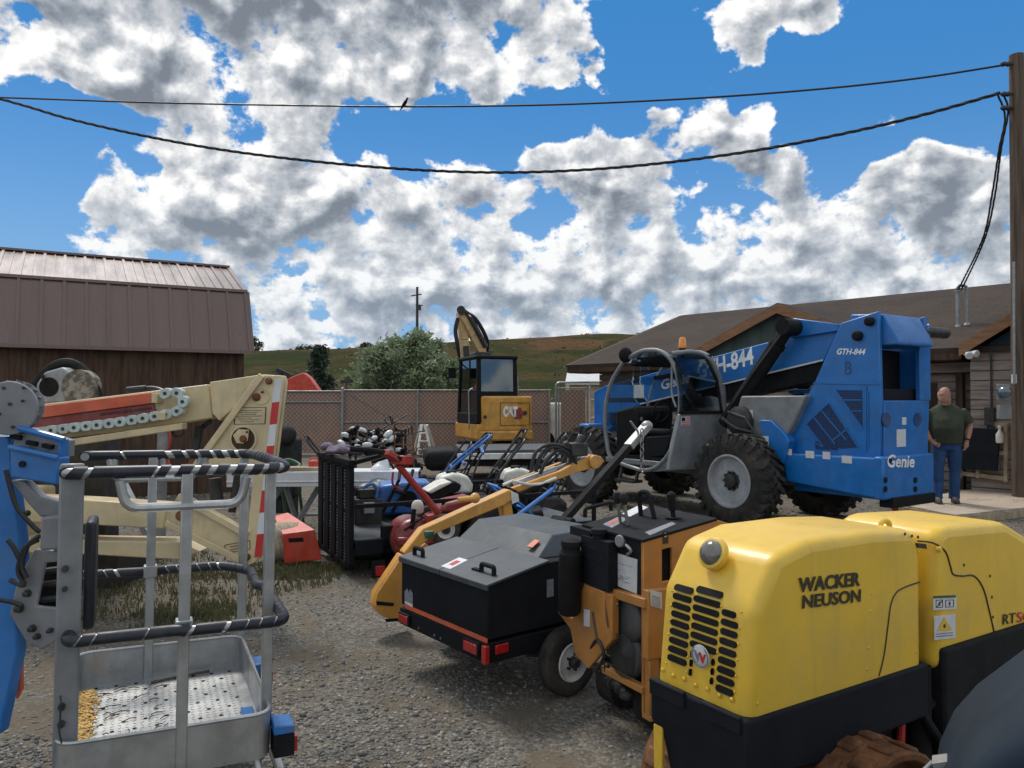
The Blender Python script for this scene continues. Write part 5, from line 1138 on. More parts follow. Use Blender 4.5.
for px, py in ((49, 572), (51, 585), (50, 600)): q = f.P(px, py, YJ + .06); bt.cyl(q + Vector((-.03, 0, 0)), q + Vector((.04, 0, .01)), .013, n=8)
bt.build('bolt', M['dark_steel'], f)
poly('jib_arm', [(-40, 436), (9, 436), (12, 476), (20, 540), (22, 590), (16, 618), (18, 652), (0, 734), (-40, 760)], YJ + .06, YJ + .12, M['jib_blue'], .01)
poly('reflector', [(15, 630), (21, 628), (21, 690), (16, 700)], YJ + .13, YJ + .15, M['orange_red'], .003)
poly('control_cover', [(10, 446), (58, 458), (57, 485), (10, 477)], YJ - .03, YJ + .05, M['jib_blue'], .006)
poly('valve_block', [(20, 428), (62, 441), (61, 458), (12, 446)], YJ + .03, YJ + .12, M['frame_grey'], .004)
q_ = MB(); q_.tube([f.P(19, 428, YJ), f.P(64, 440, YJ)], .012, 8); q_.tube([f.P(9, 447, YJ - .035), f.P(58, 458, YJ - .035)], .01, 8); q_.box(f.P(58, 450, YJ).x, f.P(61, 450, YJ).x, YJ, YJ + .05, f.P(60, 465, YJ).z, f.P(60, 440, YJ).z); q_.build('cover_rail', M['jib_blue'], f)
q_ = MB()
for px, py in ((16, 437), (32, 443), (48, 446)): a = f.P(px, py, YJ + .02); q_.bar(a + Vector((-.018, 0, .003)), a + Vector((.018, 0, -.004)), .02, .016)
q = f.P(23, 464, YJ - .03); q_.cyl(q, q + Vector((0, -.008, 0)), .012, n=12); q_.build('slot', M['black'], f)
dsk = MB(); q = f.P(11, 408, YJ + .01); dsk.lathe(q, (.12, -1, 0), [(0, .098), (.012, .10), (.016, .097), (.017, .05), (.017, .01)], 40); do_ = dsk.build('rotator_disc', M['frame_grey'], f)
db_ = MB()
for px, py in ((10, 404), (23, 401), (13, 427), (0, 414), (4, 388), (24, 388)): a = f.P(px, py, YJ - .008); db_.cyl(a, a + Vector((0.001, -.006, 0)), .006, n=8)
db_.build('bolt', M['dark_steel'], do_)
fw = MB(); q = f.P(19, 406, YJ + .09); fw.lathe(q, (.12, -1, 0), [(0, .093), (.006, .095), (.03, .05), (.06, .03)], 30); 
for k_ in range(18): a = k_ * 2 * math.pi / 18; v_ = Vector((math.cos(a), .12 * math.cos(a), math.sin(a))); fw.bar(q + v_ * .045 + Vector((0, -.03, 0)), q + v_ * .096 + Vector((0, -.02, 0)), .004, .05, up=(0, 1, 0))
fw.build('fin_wheel', M['frame_grey'], f)
cbs = MB()
for P_ in ([(6, 470), (16, 505), (32, 525), (40, 532)], [(40, 536), (28, 545), (22, 565), (27, 578)], [(38, 540), (25, 548), (18, 570), (24, 585), (10, 580)], [(0, 600), (12, 602), (22, 606)], [(8, 540), (14, 548), (20, 560)]): cbs.tube(catmull([f.P(a, b_, YJ - .02) for a, b_ in P_], 6), .009, 6)
cbs.build('cable', M['hose'], f)
q_ = MB(); q_.box(-1.5, -1.0, .35, .95, .12, .55); q_.bar((-1.1, .4, .35), (-.62, .22, .9), .10, .14); q_.build('undercarriage', M['jib_blue'], f, bev=.02)

# ================================================================ cream towable boom lift
f = Fr('towable_lift', 'cream towable boom lift with orange striped boom and red and white tape', 'boom lift', -2.2, 6.0, 0)
def pz(name, L, y0, y1, mt, bev=.006, par=None): return MB().pxz(f.XZ(L, y0), y0, y1).build(name, mt, par or f, bev=bev)
UA = [(262, 374.5), (281, 375.4), (283, 381), (271.5, 474), (191, 474), (219, 428), (236.7, 405.7)]
UB = [(253, 474), (271.5, 474), (261, 552), (256, 562), (247, 566), (247.5, 535)]
UC = [(164, 526), (167, 513), (178, 495), (247.5, 535), (247, 566), (231, 557)]
for k_, y0 in enumerate((-.03, .06)):
    mb = MB()
    for L in (UA, UB, UC): mb.pxz(f.XZ(L, -.03), y0, y0 + .05)
    mb.build('mast_plate', M['cream'], f, bev=.008)
ed = MB(); ed.bar(f.P(262, 375, -.045), f.P(191, 472, -.045), .05, .035, up=(0, 1, 0)); ed.bar(f.P(178, 496, -.045), f.P(247, 535, -.045), .05, .03, up=(0, 1, 0)); ed.bar(f.P(166, 523, -.045), f.P(246, 563, -.045), .05, .03, up=(0, 1, 0)); ed.build('flange', M['cream'], f, bev=.006)
tp = [MB(), MB()]
def tl(s_): return f.P(278.5 - 20.5 * s_, 379 + 178 * s_, -.03)
n_ = 8; zs = [0, .13, .255, .375, .50, .625, .75, .87, 1.0]
for i in range(n_):
    a, b_ = tl(zs[i]), tl(zs[i + 1]); w_ = Vector((.028, 0, .003)); mb = tp[i % 2]
    mb.prism([p + Vector((0, -.004, 0)) for p in (a - w_, a + w_, b_ + w_, b_ - w_)], [p for p in (a - w_, a + w_, b_ + w_, b_ - w_)])
tp[0].build('reflective_tape', M['tape_white'], f); tp[1].build('reflective_tape', M['tape_red'], f)
ho = MB(); q = f.P(243.5, 439, -.031); ho.cyl(q, q + Vector((0, -.004, 0)), .092, n=32); q2 = f.P(233, 442, -.036); ho.build('pulley_hole', M['wood_dark'], f)
ho = MB(); ho.lathe(q + Vector((0, -.0045, 0)), (0, -1, 0), [(0, .108), (.008, .108), (.008, .094), (.0, .0935)], 32) if False else ho.ring([q + Vector((.106 * math.cos(a), -.012, .106 * math.sin(a))) for a in [k_ * .2094 for k_ in range(30)]], [q + Vector((.091 * math.cos(a), -.012, .091 * math.sin(a))) for a in [k_ * .2094 for k_ in range(30)]], (0, .012, 0))
ho.pxz([(q.x - .078, q.z + .03), (q.x - .035, q.z + .078), (q.x + .045, q.z + .07), (q.x + .035, q.z - .01), (q.x + .0, q.z - .035), (q.x - .05, q.z - .03)], -.042, -.0352); ho.build('pulley', M['cream'], f)
bo = MB()
for px, py, r_ in ((268.5, 381, .022), (256, 397, .025), (243, 439, .024), (193, 464, .035), (180, 516, .03), (247, 557, .02), (262, 392, .008), (247, 432, .008)): q = f.P(px, py, -.045); bo.lathe(q + Vector((0, .015, 0)), (0, -1, 0), [(0, r_ * 1.25), (.012, r_ * 1.25), (.013, r_), (.03, r_ * .9), (.032, r_ * .3)], 14)
bo.build('pin', M['rust'], f)
ri = MB(); q = f.P(260.5, 396, -.03); ri.ring([q + Vector((.075 * math.cos(a), -.008, .065 * math.sin(a))) for a in [k_ * .2094 for k_ in range(30)]], [q + Vector((.068 * math.cos(a), -.008, .058 * math.sin(a))) for a in [k_ * .2094 for k_ in range(30)]], (0, .008, 0)); ri.build('boss', M['cream'], f)
dc = MB(); P_ = [f.P(*p, -.03) for p in ((234.5, 407.5), (266.5, 407), (265.5, 424), (234, 424.5))]; I_ = [p.lerp(sum(P_, Vector()) / 4, .06) for p in P_]
dc.ring([p + Vector((0, -.003, 0)) for p in P_], [p + Vector((0, -.003, 0)) for p in I_], (0, .003, 0))
for i in range(7):
    a = P_[3].lerp(P_[0], .15 + i * .11); b_ = P_[2].lerp(P_[1], .15 + i * .11); k0 = random.uniform(.05, .3); k1 = random.uniform(.5, .92); dc.bar(a.lerp(b_, k0) + Vector((0, -.001, 0)), a.lerp(b_, k1) + Vector((0, -.001, 0)), .003, .004, up=(0, 1, 0))
dc.build('data_plate', M['ink'], f); dc = MB()
for a, b_ in (((225, 545), (250, 540.5)), ((225, 553), (250, 549)), ((225, 545), (225, 553)), ((250, 540.5), (250, 549)), ((230, 547), (246, 544)), ((230, 550), (243, 547))): dc.bar(f.P(*a, -.0315), f.P(*b_, -.0315), .004, .006, up=(0, 1, 0))
dc.build('data_plate', M['ink'], f)
# boom
pz('boom', [(-60, 415), (60, 402), (208, 384.3), (213, 418), (150, 427.5), (60, 438), (-60, 452)], .06, .36, M['cream'], .01)
pz('boom_collar', [(209.5, 382), (262, 374.6), (237, 405.6), (219, 421), (212, 413)], .0, .42, M['cream'], .008)
pz('orange_cover', [(-60, 419), (44, 406), (153, 392.3), (153, 403), (44, 417.5), (-60, 430)], .02, .058, M['orange_red'], .004)
pz('boom_face', [(-60, 431), (44, 418), (153, 403.5), (157, 417), (44, 431.5), (-60, 445)], .04, .059, M['dark_red'], .003)
lettering('www.jlg.com', f.P(99, 417.2, .038), f.P(152, 410.6, .038), .038, M['ink'], f, bold=.02)
lettering('JLG', f.P(38, 427, .038), f.P(52, 425, .038), .05, M['ink'], f, bold=.02, shear=.2) if False else None
pz('lower_channel', [(-60, 455), (64, 440), (182, 423), (182, 429.5), (64, 447), (-60, 462)], -.05, .05, M['cream'], .006)
chn = MB(); path = catmull([f.P(a, b_, -.02) for a, b_ in ((-20, 442), (44, 431.5), (80, 427), (110, 423.5), (140, 419), (160, 415.5), (174, 413), (182, 408), (184.5, 401), (181, 394.5), (172, 392), (162, 396))], 12)
ev, L = arc(path, False); n_ = int(L / .088); pins = MB()
for i in range(n_):
    c, d_ = ev((i + .5) * L / n_); z_ = Vector((0, 1, 0)); s_ = d_.cross(z_).normalized(); h_ = .036; w_ = .036
    R_ = [c + d_ * (h_ * .35 * (1 if math.cos(a) > 0 else -1) * 1.0 + w_ * .95 * math.cos(a)) + s_ * w_ * 1.05 * math.sin(a) for a in [2 * math.pi * (k_ + .5) / 20 for k_ in range(20)]]
    o_ = Vector((0, -.012 if i % 2 else -.02, 0)); chn.prism([p + o_ + Vector((0, -.02, 0)) for p in R_], [p + o_ + Vector((0, .05, 0)) for p in R_]); pins.cyl(c + o_ + Vector((0, -.02, 0)), c + o_ + Vector((0, -.026, 0)), .014, n=10)
cho = chn.build('cable_chain', M['chain'], f, bev=.004); pins.build('link_hole', M['ink'], cho)
hb = MB(); hb.box(*[f.P(152, 400, -.02).x, f.P(158, 400, -.02).x, -.03, .06], f.P(155, 403, -.02).z, f.P(155, 393, -.02).z); hb.box(f.P(163, 0, -.04).x, f.P(171, 0, -.04).x, -.09, .0, f.P(165, 420, -.04).z, f.P(165, 412, -.04).z); hb.build('chain_bracket', M['cream'], f, bev=.004)
ht = MB(); ht.tube(fillet([f.P(127, 389.5, .2), f.P(155, 387.3, .2), f.P(168, 393, .1)], .08), .016, 8); ht.cyl(f.P(127, 390, .2), f.P(146, 388.2, .2), .025, n=8); ht.tube(catmull([f.P(179, 424, 0), f.P(184, 432, -.02), f.P(176, 437, 0), f.P(172, 430, .02)], 5), .008, 5); ht.build('hose', M['hose'], f)
pz('lift_arm', [(20, 497), (83, 500), (166, 505.5), (164, 529), (83, 524.5), (20, 522)], .10, .34, M['cream'], .01)
pz('lift_arm', [(20, 538), (92, 540.5), (180, 542), (200, 552), (178, 560), (92, 555), (20, 553)], .10, .34, M['cream'], .01)
bs = MB(); bs.box(-3.1, -1.75, -.1, .7, .35, .95); bs.box(-3.0, -2.2, .0, .6, .95, 1.3); bs.build('base', M['cream'], f, bev=.03); lug_wheel(f, 'wheel', (-2.6, -.25, .33), .33, .2, M['white'], -1, lug=False)
st = MB(); st.bar(f.P(200, 426, .2), f.P(190, 476, .2), .05, .05); st.bar(f.P(203, 427, .25), f.P(212, 421, .25), .04, .04); st.cyl(f.P(238, 474, .25), f.P(232, 512, .25), .03); st.cyl(f.P(215, 478, .25), f.P(218, 508, .25), .05); st.build('cylinder', M['dark_steel'], f)

# ---- grey machine end above the cream boom
f = Fr('hub_assembly', 'grey wheel hub assembly with stained disc and black tyre behind the orange boom', 'machine part', *at(70, 420, 7.0).xy)
def pz(name, L, y0, y1, mt, bev=.006, par=None): return MB().pxz(f.XZ(L, y0), y0, y1).build(name, mt, par or f, bev=bev)
pz('housing', [(36, 384), (44, 372), (62, 367), (72, 374), (66, 403), (36, 404)], .0, .16, M['galv'], .02)
q = f.P(49, 387, 0); MB().cyl(q + Vector((0, -.006, 0)), q, .088, n=28).build('opening', M['black'], f)
q = f.P(79, 387, -.04); k_ = MB(); k_.lathe(q, (0, -1, 0), [(-.1, .155), (0, .158), (.012, .155), (.012, .01)], 36)
m, t, b = new_mat('stained_disc'); M['stained'] = m; tc = t('ShaderNodeTexCoord').outputs['Object']; t.l.new(t.mix(t.sm(t.noise(tc, 14, 5, .7), .42, .6), (.10, .085, .07), (.30, .27, .22)), b.inputs['Base Color']); b.inputs['Roughness'].default_value = .8
k_.build('disc', M['stained'], f)
k_ = MB(); P_ = catmull([f.P(a, b_, .2) for a, b_ in ((34, 386), (45, 372), (57, 364.5), (69, 362.5), (80, 367), (88, 376))], 6); k_.tube(P_, .042, 10); k_.tube(catmull([f.P(a, b_, .0) for a, b_ in ((96, 384), (101, 392), (100, 404))], 5), .012, 6); k_.bar(f.P(42, 374, -.02), f.P(44, 381, -.02), .02, .02); k_.build('tyre', M['rubber'], f)
k_ = MB(); k_.box(-.3, .3, .05, .3, .3, 1.62); k_.box(-.4, .5, -.1, .6, 0, .35); k_.build('stand', M['dark_steel'], f)

# ================================================================ red broom, plank, ladders
f = Fr('sweeper_broom', 'bright red sweeper hood with pale bristle roll standing in the grass', 'sweeper', *gr(283, 566).xy, 8)
x1 = f.xz(322, 560, 0)[0]; Fz = [f.P(284, 565, 0), f.P(322, 559.5, 0), f.P(315, 531, 0), f.P(282.5, 535.5, 0)]; Fz[0].z = max(Fz[0].z, .02)
Bk = [f.P(273.5, 517, .55), f.P(288, 513.5, .55)]
q_ = MB(); q_.prism([Fz[3], Fz[2], Bk[1], Bk[0]], [p + Vector((0, 0, .012)) for p in (Fz[3], Fz[2], Bk[1], Bk[0])]); q_.prism(Fz, [p + Vector((0, .012, 0)) for p in Fz])
R_ = [Fz[1], Fz[2], Bk[1], Vector((Bk[1].x + .12, .55, .1))]; q_.prism(R_, [p + Vector((-.012, 0, 0)) for p in R_]); q_.build('hood', M['bright_red'], f, bev=.006)
zt = Fz[3].z
k_ = MB(); k_.lathe((Fz[0].x + .02, .26, .2), (1, .0, 0), [(-.21, .15), (-.20, .195), (-.05, .205), (x1 - .3, .2), (x1 - .3, .05)], 26); k_.build('bristle_roll', M['bristle'], f)
k_ = MB(); k_.prism([f.P(*p, -.003) for p in ((288, 538.5), (303, 537.5), (304, 541.5), (289, 542.5))], [f.P(*p, 0) for p in ((288, 538.5), (303, 537.5), (304, 541.5), (289, 542.5))]); k_.build('nameplate', M['black'], f)
k_ = MB(); k_.bar((x1, .3, .3), (x1 + .3, .4, .3), .06, .06); k_.build('hitch', M['red'], f)

f = Fr('scaffold_plank', 'long pale aluminium plank on trestle legs behind the red sweeper', 'scaffold', *at(270, 490, 9.0).xy, 3)
zt = f.xz(270, 472, 0)[1]; zb = f.xz(270, 487, 0)[1]; x1 = f.xz(418, 480, 0)[0]
q_ = MB(); q_.box(-.5, x1, 0, .06, zb, zt); q_.box(-.5, x1, .06, .5, zt - .03, zt - .005); q_.box(-.5, x1, -.012, .0, zb + .05, zb + .07); q_.build('plank', M['tape_white'], f, bev=.008)
q_ = MB()
for x in (.0, .45, 1.35):
    for dx in (-.28, .28): q_.bar((x + .1, .25, zb + .03), (x + dx, .02 if dx < 0 else .4, .0), .05, .05)
    q_.bar((x - .16, .2, .3), (x + .22, .25, .3), .03, .03)
q_.build('trestle_leg', M['galv'], f)
f = Fr('wooden_board', 'short weathered wooden board lying on the aluminium plank', 'board', *at(312, 470, 9.15).xy, 6, None, zt + .001)
MB().box(-.4, .45, -.08, .14, 0, .045).build('board', M['plank_wood'], f, bev=.004)
f = Fr('step_ladder', 'small pale step ladder standing against the fence', 'ladder', *at(423, 456, 20.5).xy, 0)
q_ = MB()
for a, b_, y0, y1 in (((417, 456), (422, 424.5), 0, .5), ((432, 456), (424.5, 424.5), 0, .5), ((413, 456), (421, 425), 1.0, .55), ((437, 456), (427, 425), 1.0, .55)): q_.bar(f.P(*a, y0), f.P(*b_, y1), .06, .05)
for py, a, b_ in ((449, 418, 430.5), (441, 419.3, 428.6), (433, 420.6, 426.7)): q_.bar(f.P(a, py, (456 - py) / 31 * .5), f.P(b_, py, (456 - py) / 31 * .5), .22, .03)
q_.build('ladder_frame', M['plastic_white'], f)
f = Fr('aluminium_ladder', 'grey aluminium ladder leaning behind the cream lift arms', 'ladder', *at(95, 560, 7.6).xy, 0)
q_ = MB(); A0, A1 = f.P(62, 425, .8), f.P(124, 560, 0); off = Vector((.3, .1, 0)); q_.bar(A0, A1, .05, .09); q_.bar(A0 + off, A1 + off, .05, .09)
for k_ in range(6): p = A0.lerp(A1, .1 + k_ * .16); q_.cyl(p, p + off, .018, n=8)
q_.build('ladder_frame', M['galv'], f)
f = Fr('tool_post', 'galvanised post with red cord standing against the barn', 'post', *at(160, 520, 8.6).xy, 0)
q_ = MB(); q_.bar((0, 0, 0), f.P(163, 428, 0), .10, .05); q_.build('post', M['galv'], f); q_ = MB(); q_.tube(catmull([f.P(a, b_, -.06) for a, b_ in ((167, 425), (170, 440), (167, 455), (170, 470), (166, 482))], 6), .018, 6); q_.build('cord', M['red'], f)
# ================================================================ yellow trench roller (right foreground)
f = Fr('trench_roller', 'yellow trench roller with dark base and rusty drums next to the orange trencher', 'roller', .69, 2.286, 32)
R = f
hd = MB(); HW = .40
hd.pxz([(.0, .68), (.925, .68), (.925, 1.17), (.875, 1.232), (.62, 1.25), (.30, 1.25), (.14, 1.215), (.04, 1.06)], 0, HW)
o = hd.build('front_hood', M['wacker_yellow'], f, bev=.058, seg=5, ba=20)
gs = MB()
def fxz(z): return .04 * (z - .745) / .315 if z < 1.06 else .04 + .10 * (z - 1.06) / .155
def slot(y0, y1, z, h=.0195):
    x = fxz(z) - .0025; L = rrect(y1 - y0, h, h * .48, 3, (y0 + y1) / 2, z); gs.prism([(fxz(zz) - .0022, yy, zz) for yy, zz in L], [(fxz(zz) + .004, yy, zz) for yy, zz in L])
for k in range(10):
    z = 1.075 - k * .0285
    if k: slot(.058 + (.012 if k < 2 else 0), .126, z - .012)
    if k < 7: slot(.136, .248, z + .004)
    if k < 9: slot(.258, .342, z - .008)
for k in range(7, 10):
    z = 1.075 - k * .0285; slot(.140, .152, z); slot(.232, .242, z)
gs.build('grille', M['black'], f)
bs = MB()
for i in range(7): y = .06 + i * .05; bs.ball((fxz(.79) - .001, y, .79 - .004 * (i % 2)), .004, .0075, .0075, 8, 6)
for k in range(6):
    for y in (.052, .131, .252, .348): z = 1.05 - k * .047; bs.ball((fxz(z) - .0005, y, z), .003, .004, .004, 6, 4)
for x, z in ((.05, .79), (.60, .86), (.61, .98), (.62, 1.04), (.59, .79), (.88, .8), (.9, 1.15)): bs.ball((x, -.0005, z), .0055, .003, .0055, 8, 5)
bs.build('rivet', M['wacker_yellow'], f)
q = f.Q(701, 656, .008); lg = MB(); lg.lathe(q + Vector((.002, 0, 0)), (-1, 0, -.12), [(0, .036), (.005, .036), (.006, .034)], 28); lo_ = lg.build('logo_disc', M['label_white'], f)
def wmark(mt, P): w_ = MB(); w_.prism([q + Vector((-.0065 - .12 * 0, a, b_)) for a, b_ in P], [q + Vector((-.004, a, b_)) for a, b_ in P]); w_.build('emblem', M[mt], lo_)
wmark('ink_grey', [(.026, .014), (.016, .014), (.006, -.012), (.010, -.02)]); wmark('ink_grey', [(.012, .004), (.004, .010), (.006, -.006)])
wmark('tape_red', [(.004, .012), (-.004, .014), (-.012, -.004), (-.018, .012), (-.027, .012), (-.012, -.02), (-.004, -.010)])
ring = MB(); ring.ring([q + Vector((-.005, .036 * math.cos(a), .036 * math.sin(a))) for a in [k_ * .2618 for k_ in range(24)]], [q + Vector((-.005, .031 * math.cos(a), .031 * math.sin(a))) for a in [k_ * .2618 for k_ in range(24)]], (-.002, 0, 0)); ring.build('emblem', M['ink_grey'], lo_)
q = f.Q(712, 553, .085); hl = MB(); n_ = Vector((-.88, -.05, .42)); hl.lathe(q + n_ * -.015, n_, [(0, .054), (.018, .052), (.021, .046)], 28); ho_ = hl.build('headlight', M['wacker_yellow'], f)
hl = MB(); hl.lathe(q, n_, [(0, .043), (.012, .041), (.024, .031), (.03, .016), (.032, .002)], 28); hl.build('lens', M['clear_lens'], ho_)
seam = MB(); seam.tube(catmull([f.P(a, b_, -.001) for a, b_ in ((879, 676), (884, 655), (888, 625), (891, 604), (897, 592), (908, 586), (920, 582))], 6), .0028, 6); seam.build('panel_seam', M['ink'], f)
lettering('WACKER', f.P(797.5, 592.5, 0), f.P(859, 585.5, 0), .046, M['ink'], f, bold=.028)
lettering('NEUSON', f.P(801.5, 608.5, 0), f.P(859.5, 601.5, 0), .042, M['ink'], f, bold=.02)
ba_ = MB(); ba_.pxz([(-.008, .62), (.02, .57), (.46, .53), (.62, .56), (.94, .56), (.94, .752), (-.008, .752)], -.010, HW + .008)
ba_.box(.04, .9, .10, .32, .33, .58); ba_.pxz([(.0, .62), (.1, .62), (.12, .42), (.05, .42)], .0, .37); ba_.build('front_base', M['navy'], f, bev=.012)
hg = MB()
for y0, y1 in ((.01, .16), (.24, .40)): hg.tube([(-.012, y0, .750), (-.012, y1, .750)], .009, 8); hg.box(-.018, -.006, y0, y1, .705, .748)
hg.build('hinge', M['navy'], f, bev=.003)
def drum(x, y0, y1, r=.305):
    dm_ = MB(); c = Vector((x, (y0 + y1) / 2, r + .005)); w_ = (y1 - y0) / 2
    dm_.lathe(c, (0, -1, 0), [(-w_, r * .6), (-w_, r * .93), (w_, r * .93), (w_, r * .84), (w_ - .08, r * .80), (w_ - .09, r * .1)], 40)
    for i in range(16):
        for j, yy in enumerate((-.62, 0, .62)):
            a = 2 * math.pi * (i + .5 * (j % 2)) / 16; u = Vector((math.cos(a), 0, math.sin(a))); t_ = Vector((-math.sin(a), 0, math.cos(a))); b_ = c + Vector((0, yy * w_, 0)) + u * r * .92
            A = [b_ + t_ * i_ * .036 + Vector((0, j_ * w_ * .27, 0)) for i_, j_ in ((-1, -1), (1, -1), (1, 1), (-1, 1))]; B_ = [b_ + u * r * .045 + t_ * i_ * .030 + Vector((0, j_ * w_ * .2, 0)) for i_, j_ in ((-1, -1), (1, -1), (1, 1), (-1, 1))]; dm_.prism(A, B_)
    return dm_.build('drum', M['rust'], f, bev=.006)
drum(.50, -.17, .12); drum(.36, .30, .56); drum(1.62, -.12, .14); drum(1.62, .26, .52)
sc_ = MB(); sc_.box(.0, .012, .36, .40, .45, .60); sc_.box(.0, .02, .02, .05, .44, .52); sc_.build('scraper', M['wacker_yellow'], f, bev=.004)
jt = MB(); jt.box(.93, 1.08, .08, .34, .25, .95); jt.cyl((.98, .06, .3), (.98, .06, .72), .05); jt.tube(catmull([Vector(p) for p in ((.93, .05, .62), (.97, -.01, .5), (1.04, .0, .45), (1.08, .05, .6))], 6), .016, 8); jt.tube(catmull([Vector(p) for p in ((.93, .12, .7), (.99, .03, .58), (1.05, .04, .6), (1.1, .1, .7))], 6), .014, 8); jt.build('articulation', M['black'], f)
rb = MB(); rb.cyl(f.P(902, 700, .02), f.P(900, 760, .02), .014, n=10); rb.build('steering_rod', M['red'], f)
rh = MB(); rh.pxz([(1.0, .70), (2.25, .70), (2.25, 1.02), (1.80, 1.09), (1.52, 1.205), (1.10, 1.225), (1.02, 1.20)], .0, .42); rh.build('rear_hood', M['wacker_yellow'], f, bev=.045, seg=4, ba=15)
rbs = MB(); rbs.pxz([(1.03, .34), (2.2, .34), (2.25, .45), (2.25, .785), (1.03, .785)], -.02, .44); rbs.build('rear_base', M['black'], f, bev=.015)
sm_ = MB(); sm_.tube(catmull([f.P(a, b_, -.001) for a, b_ in ((918, 541), (933, 543), (945, 551), (950, 565), (953, 574), (962, 576), (974, 576), (983, 588), (989, 610), (994, 632))], 6), .0035, 6); sm_.build('panel_seam', M['ink'], f)
le = MB(); le.tube(fillet([f.P(880, 531, .12), f.P(881, 521, .12), f.P(889, 521, .12), f.P(890, 532, .12)], .03, 4), .010, 8)
le.build('lifting_eye', M['wacker_yellow'], f); le = MB(); q = f.P(938, 549, 0); le.lathe(q, (0, -1, 0), [(0, .012), (.006, .012), (.012, .009)], 12); le.build('latch', M['wacker_yellow'], f)
bo = MB()
for px, py in ((905, 534), (912, 536), (918, 537), (964, 565), (990, 576), (992, 597), (993, 617)): q = f.P(px, py, -.001); bo.ball(q, .006, .003, .006, 8, 5)
bo.pxz([(a, b_) for a, b_ in f.XZ([(917, 543), (926, 544), (927, 549), (918, 548)], -.002)], -.003, .004); bo.build('bolt', M['ink'], f)
def decal(fr, L, y, mt='label_white', name='decal', th=.002):
    P_ = [fr.P(*p, y) for p in L]; return MB().prism([p + Vector((0, -th, 0)) for p in P_], P_).build(name, M[mt], fr)
decal(f, [(933, 596), (956, 595), (956, 609), (933, 610)], -.0005); decal(f, [(934, 616), (955, 614), (955, 638), (934, 640)], -.0005)
dk = MB()
for L in ([(933, 596), (956, 595), (956, 597.5), (933, 598.5)],): dk.prism([f.P(*p, -.004) for p in L], [f.P(*p, -.0028) for p in L])
dk.build('decal_band', M['green'], f)
dk = MB(); L = [(944.5, 617), (952, 630), (937, 631)]; dk.prism([f.P(*p, -.004) for p in L], [f.P(*p, -.0028) for p in L]); dk.build('warning_triangle', M['wacker_yellow'], f)
dk = MB()
for L in ([(936, 600), (943, 599.6), (943, 607.5), (936, 608)], [(945.5, 600), (954, 599.5), (954, 607), (945.5, 607.5)]):
    P_ = [f.P(*p, -.0035) for p in L]; c_ = sum(P_, Vector()) / 4; dk.ring(P_, [p.lerp(c_, .15) for p in P_], (0, .001, 0)); dk.ball(c_, .006, .001, .008)
dk.bar(f.P(937, 607, -.004), f.P(942.5, 600.5, -.004), .002, .002)
dk.build('decal_print', M['ink'], f); dk = MB()
for z_ in (634, 636.5): dk.bar(f.P(936, z_, -.0035), f.P(953, z_ - 1.5, -.0035), .001, .003, up=(0, 1, 0))
dk.ball(f.P(944.5, 626, -.004), .008, .002, .008); dk.build('decal_print', M['ink'], f)
lettering('RT', f.P(1002, 637 - 1, 0) if False else f.P(1002, 624.5, 0), f.P(1014.5, 622.5, 0), .040, M['ink'], f, bold=.0)
lettering('SC3', f.P(1016, 622.3, 0), f.P(1036, 619, 0), .040, M['tape_red'], f, bold=.0)

# ================================================================ dark machine hood at the bottom right corner
f = Fr('compact_machine', 'dark slate blue rounded machine hood in front of the rear half of the roller', 'machine', .9, 1.62, -30)
L = f.XZ([(935, 768), (940, 741), (954, 711), (977, 685), (1024, 650), (1075, 622), (1150, 606), (1260, 606)], .5)
x9 = L[-1][0]; L = [(L[0][0] - .005, .62)] + L + [(x9 + .06, 1.15), (x9 + .06, .62)]
MB().pxz(L, 0, .55).build('hood', M['slate_plastic'], f, bev=.05, seg=5, ba=30)
MB().box(L[0][0] + .03, x9 + .02, .05, .5, .25, .63).build('base', M['black'], f, bev=.02)
for x in (L[0][0] + .2, x9 - .15): lug_wheel(f, 'wheel', (x, .02, .2), .2, .12, M['frame_grey'], -1, lug=False)
nb = MB(); q = f.P(933, 762, .28); nb.bar(q, q + Vector((.08, 0, .03)), .05, .012); nb.cyl(q, q + Vector((-.03, 0, -.04)), .006); nb.build('lever', M['alu'], f)

# ================================================================ black mixer trailer
f = Fr('equipment_trailer', 'low black box trailer with grey lids, orange stripe and red tail lights', 'trailer', -.131, 4.2, 37.7)
K = f; FW = .94
bd = MB(); bd.pxz([(0, .385), (1.02, .385), (1.02, .75), (.43, .75), (0, .675)], 0, FW); bd.build('body', M['black_paint'], f, bev=.006)
for y0, y1 in ((-.012, FW * .5 - .003), (FW * .5 + .003, FW + .012)):
    ld = MB(); ld.prism([(-.014, y0, .675), (.43, y0, .752), (.43, y1, .752), (-.014, y1, .675)], [(-.014, y0, .689), (.43, y0, .766), (.43, y1, .766), (-.014, y1, .689)]); ld.box(-.016, -.003, y0, y1, .655, .687); ld.build('lid', M['lid_grey'], f, bev=.003)
hm = MB(); A = [(.434, .10, .75), (1.03, .06, .75), (1.03, FW + .01, .75), (.434, FW + .01, .75)]; B_ = [(.60, .16, .87), (1.0, .16, .875), (1.0, FW - .0, .875), (.60, FW - .0, .87)]; hm.prism(A, B_); hm.build('engine_hood', M['lid_grey'], f, bev=.008)
hn = MB()
def bow(a, b_, h=.045):
    a, b_ = Vector(a), Vector(b_); u = Vector((0, 0, h)); hn.tube(fillet([a, a + u, b_ + u, b_], .014, 3), .014, 8)
def lidz(x): return .689 + .077 * (x + .014) / .444
bow((.10, .08, lidz(.1)), (.10, .20, lidz(.1))); bow((.06, .78, lidz(.06)), (.06, .88, lidz(.06))); hn.bar((.10, .20, lidz(.1) + .004), (.10, .28, lidz(.1) + .004), .03, .01); hn.build('handle', M['black'], f)
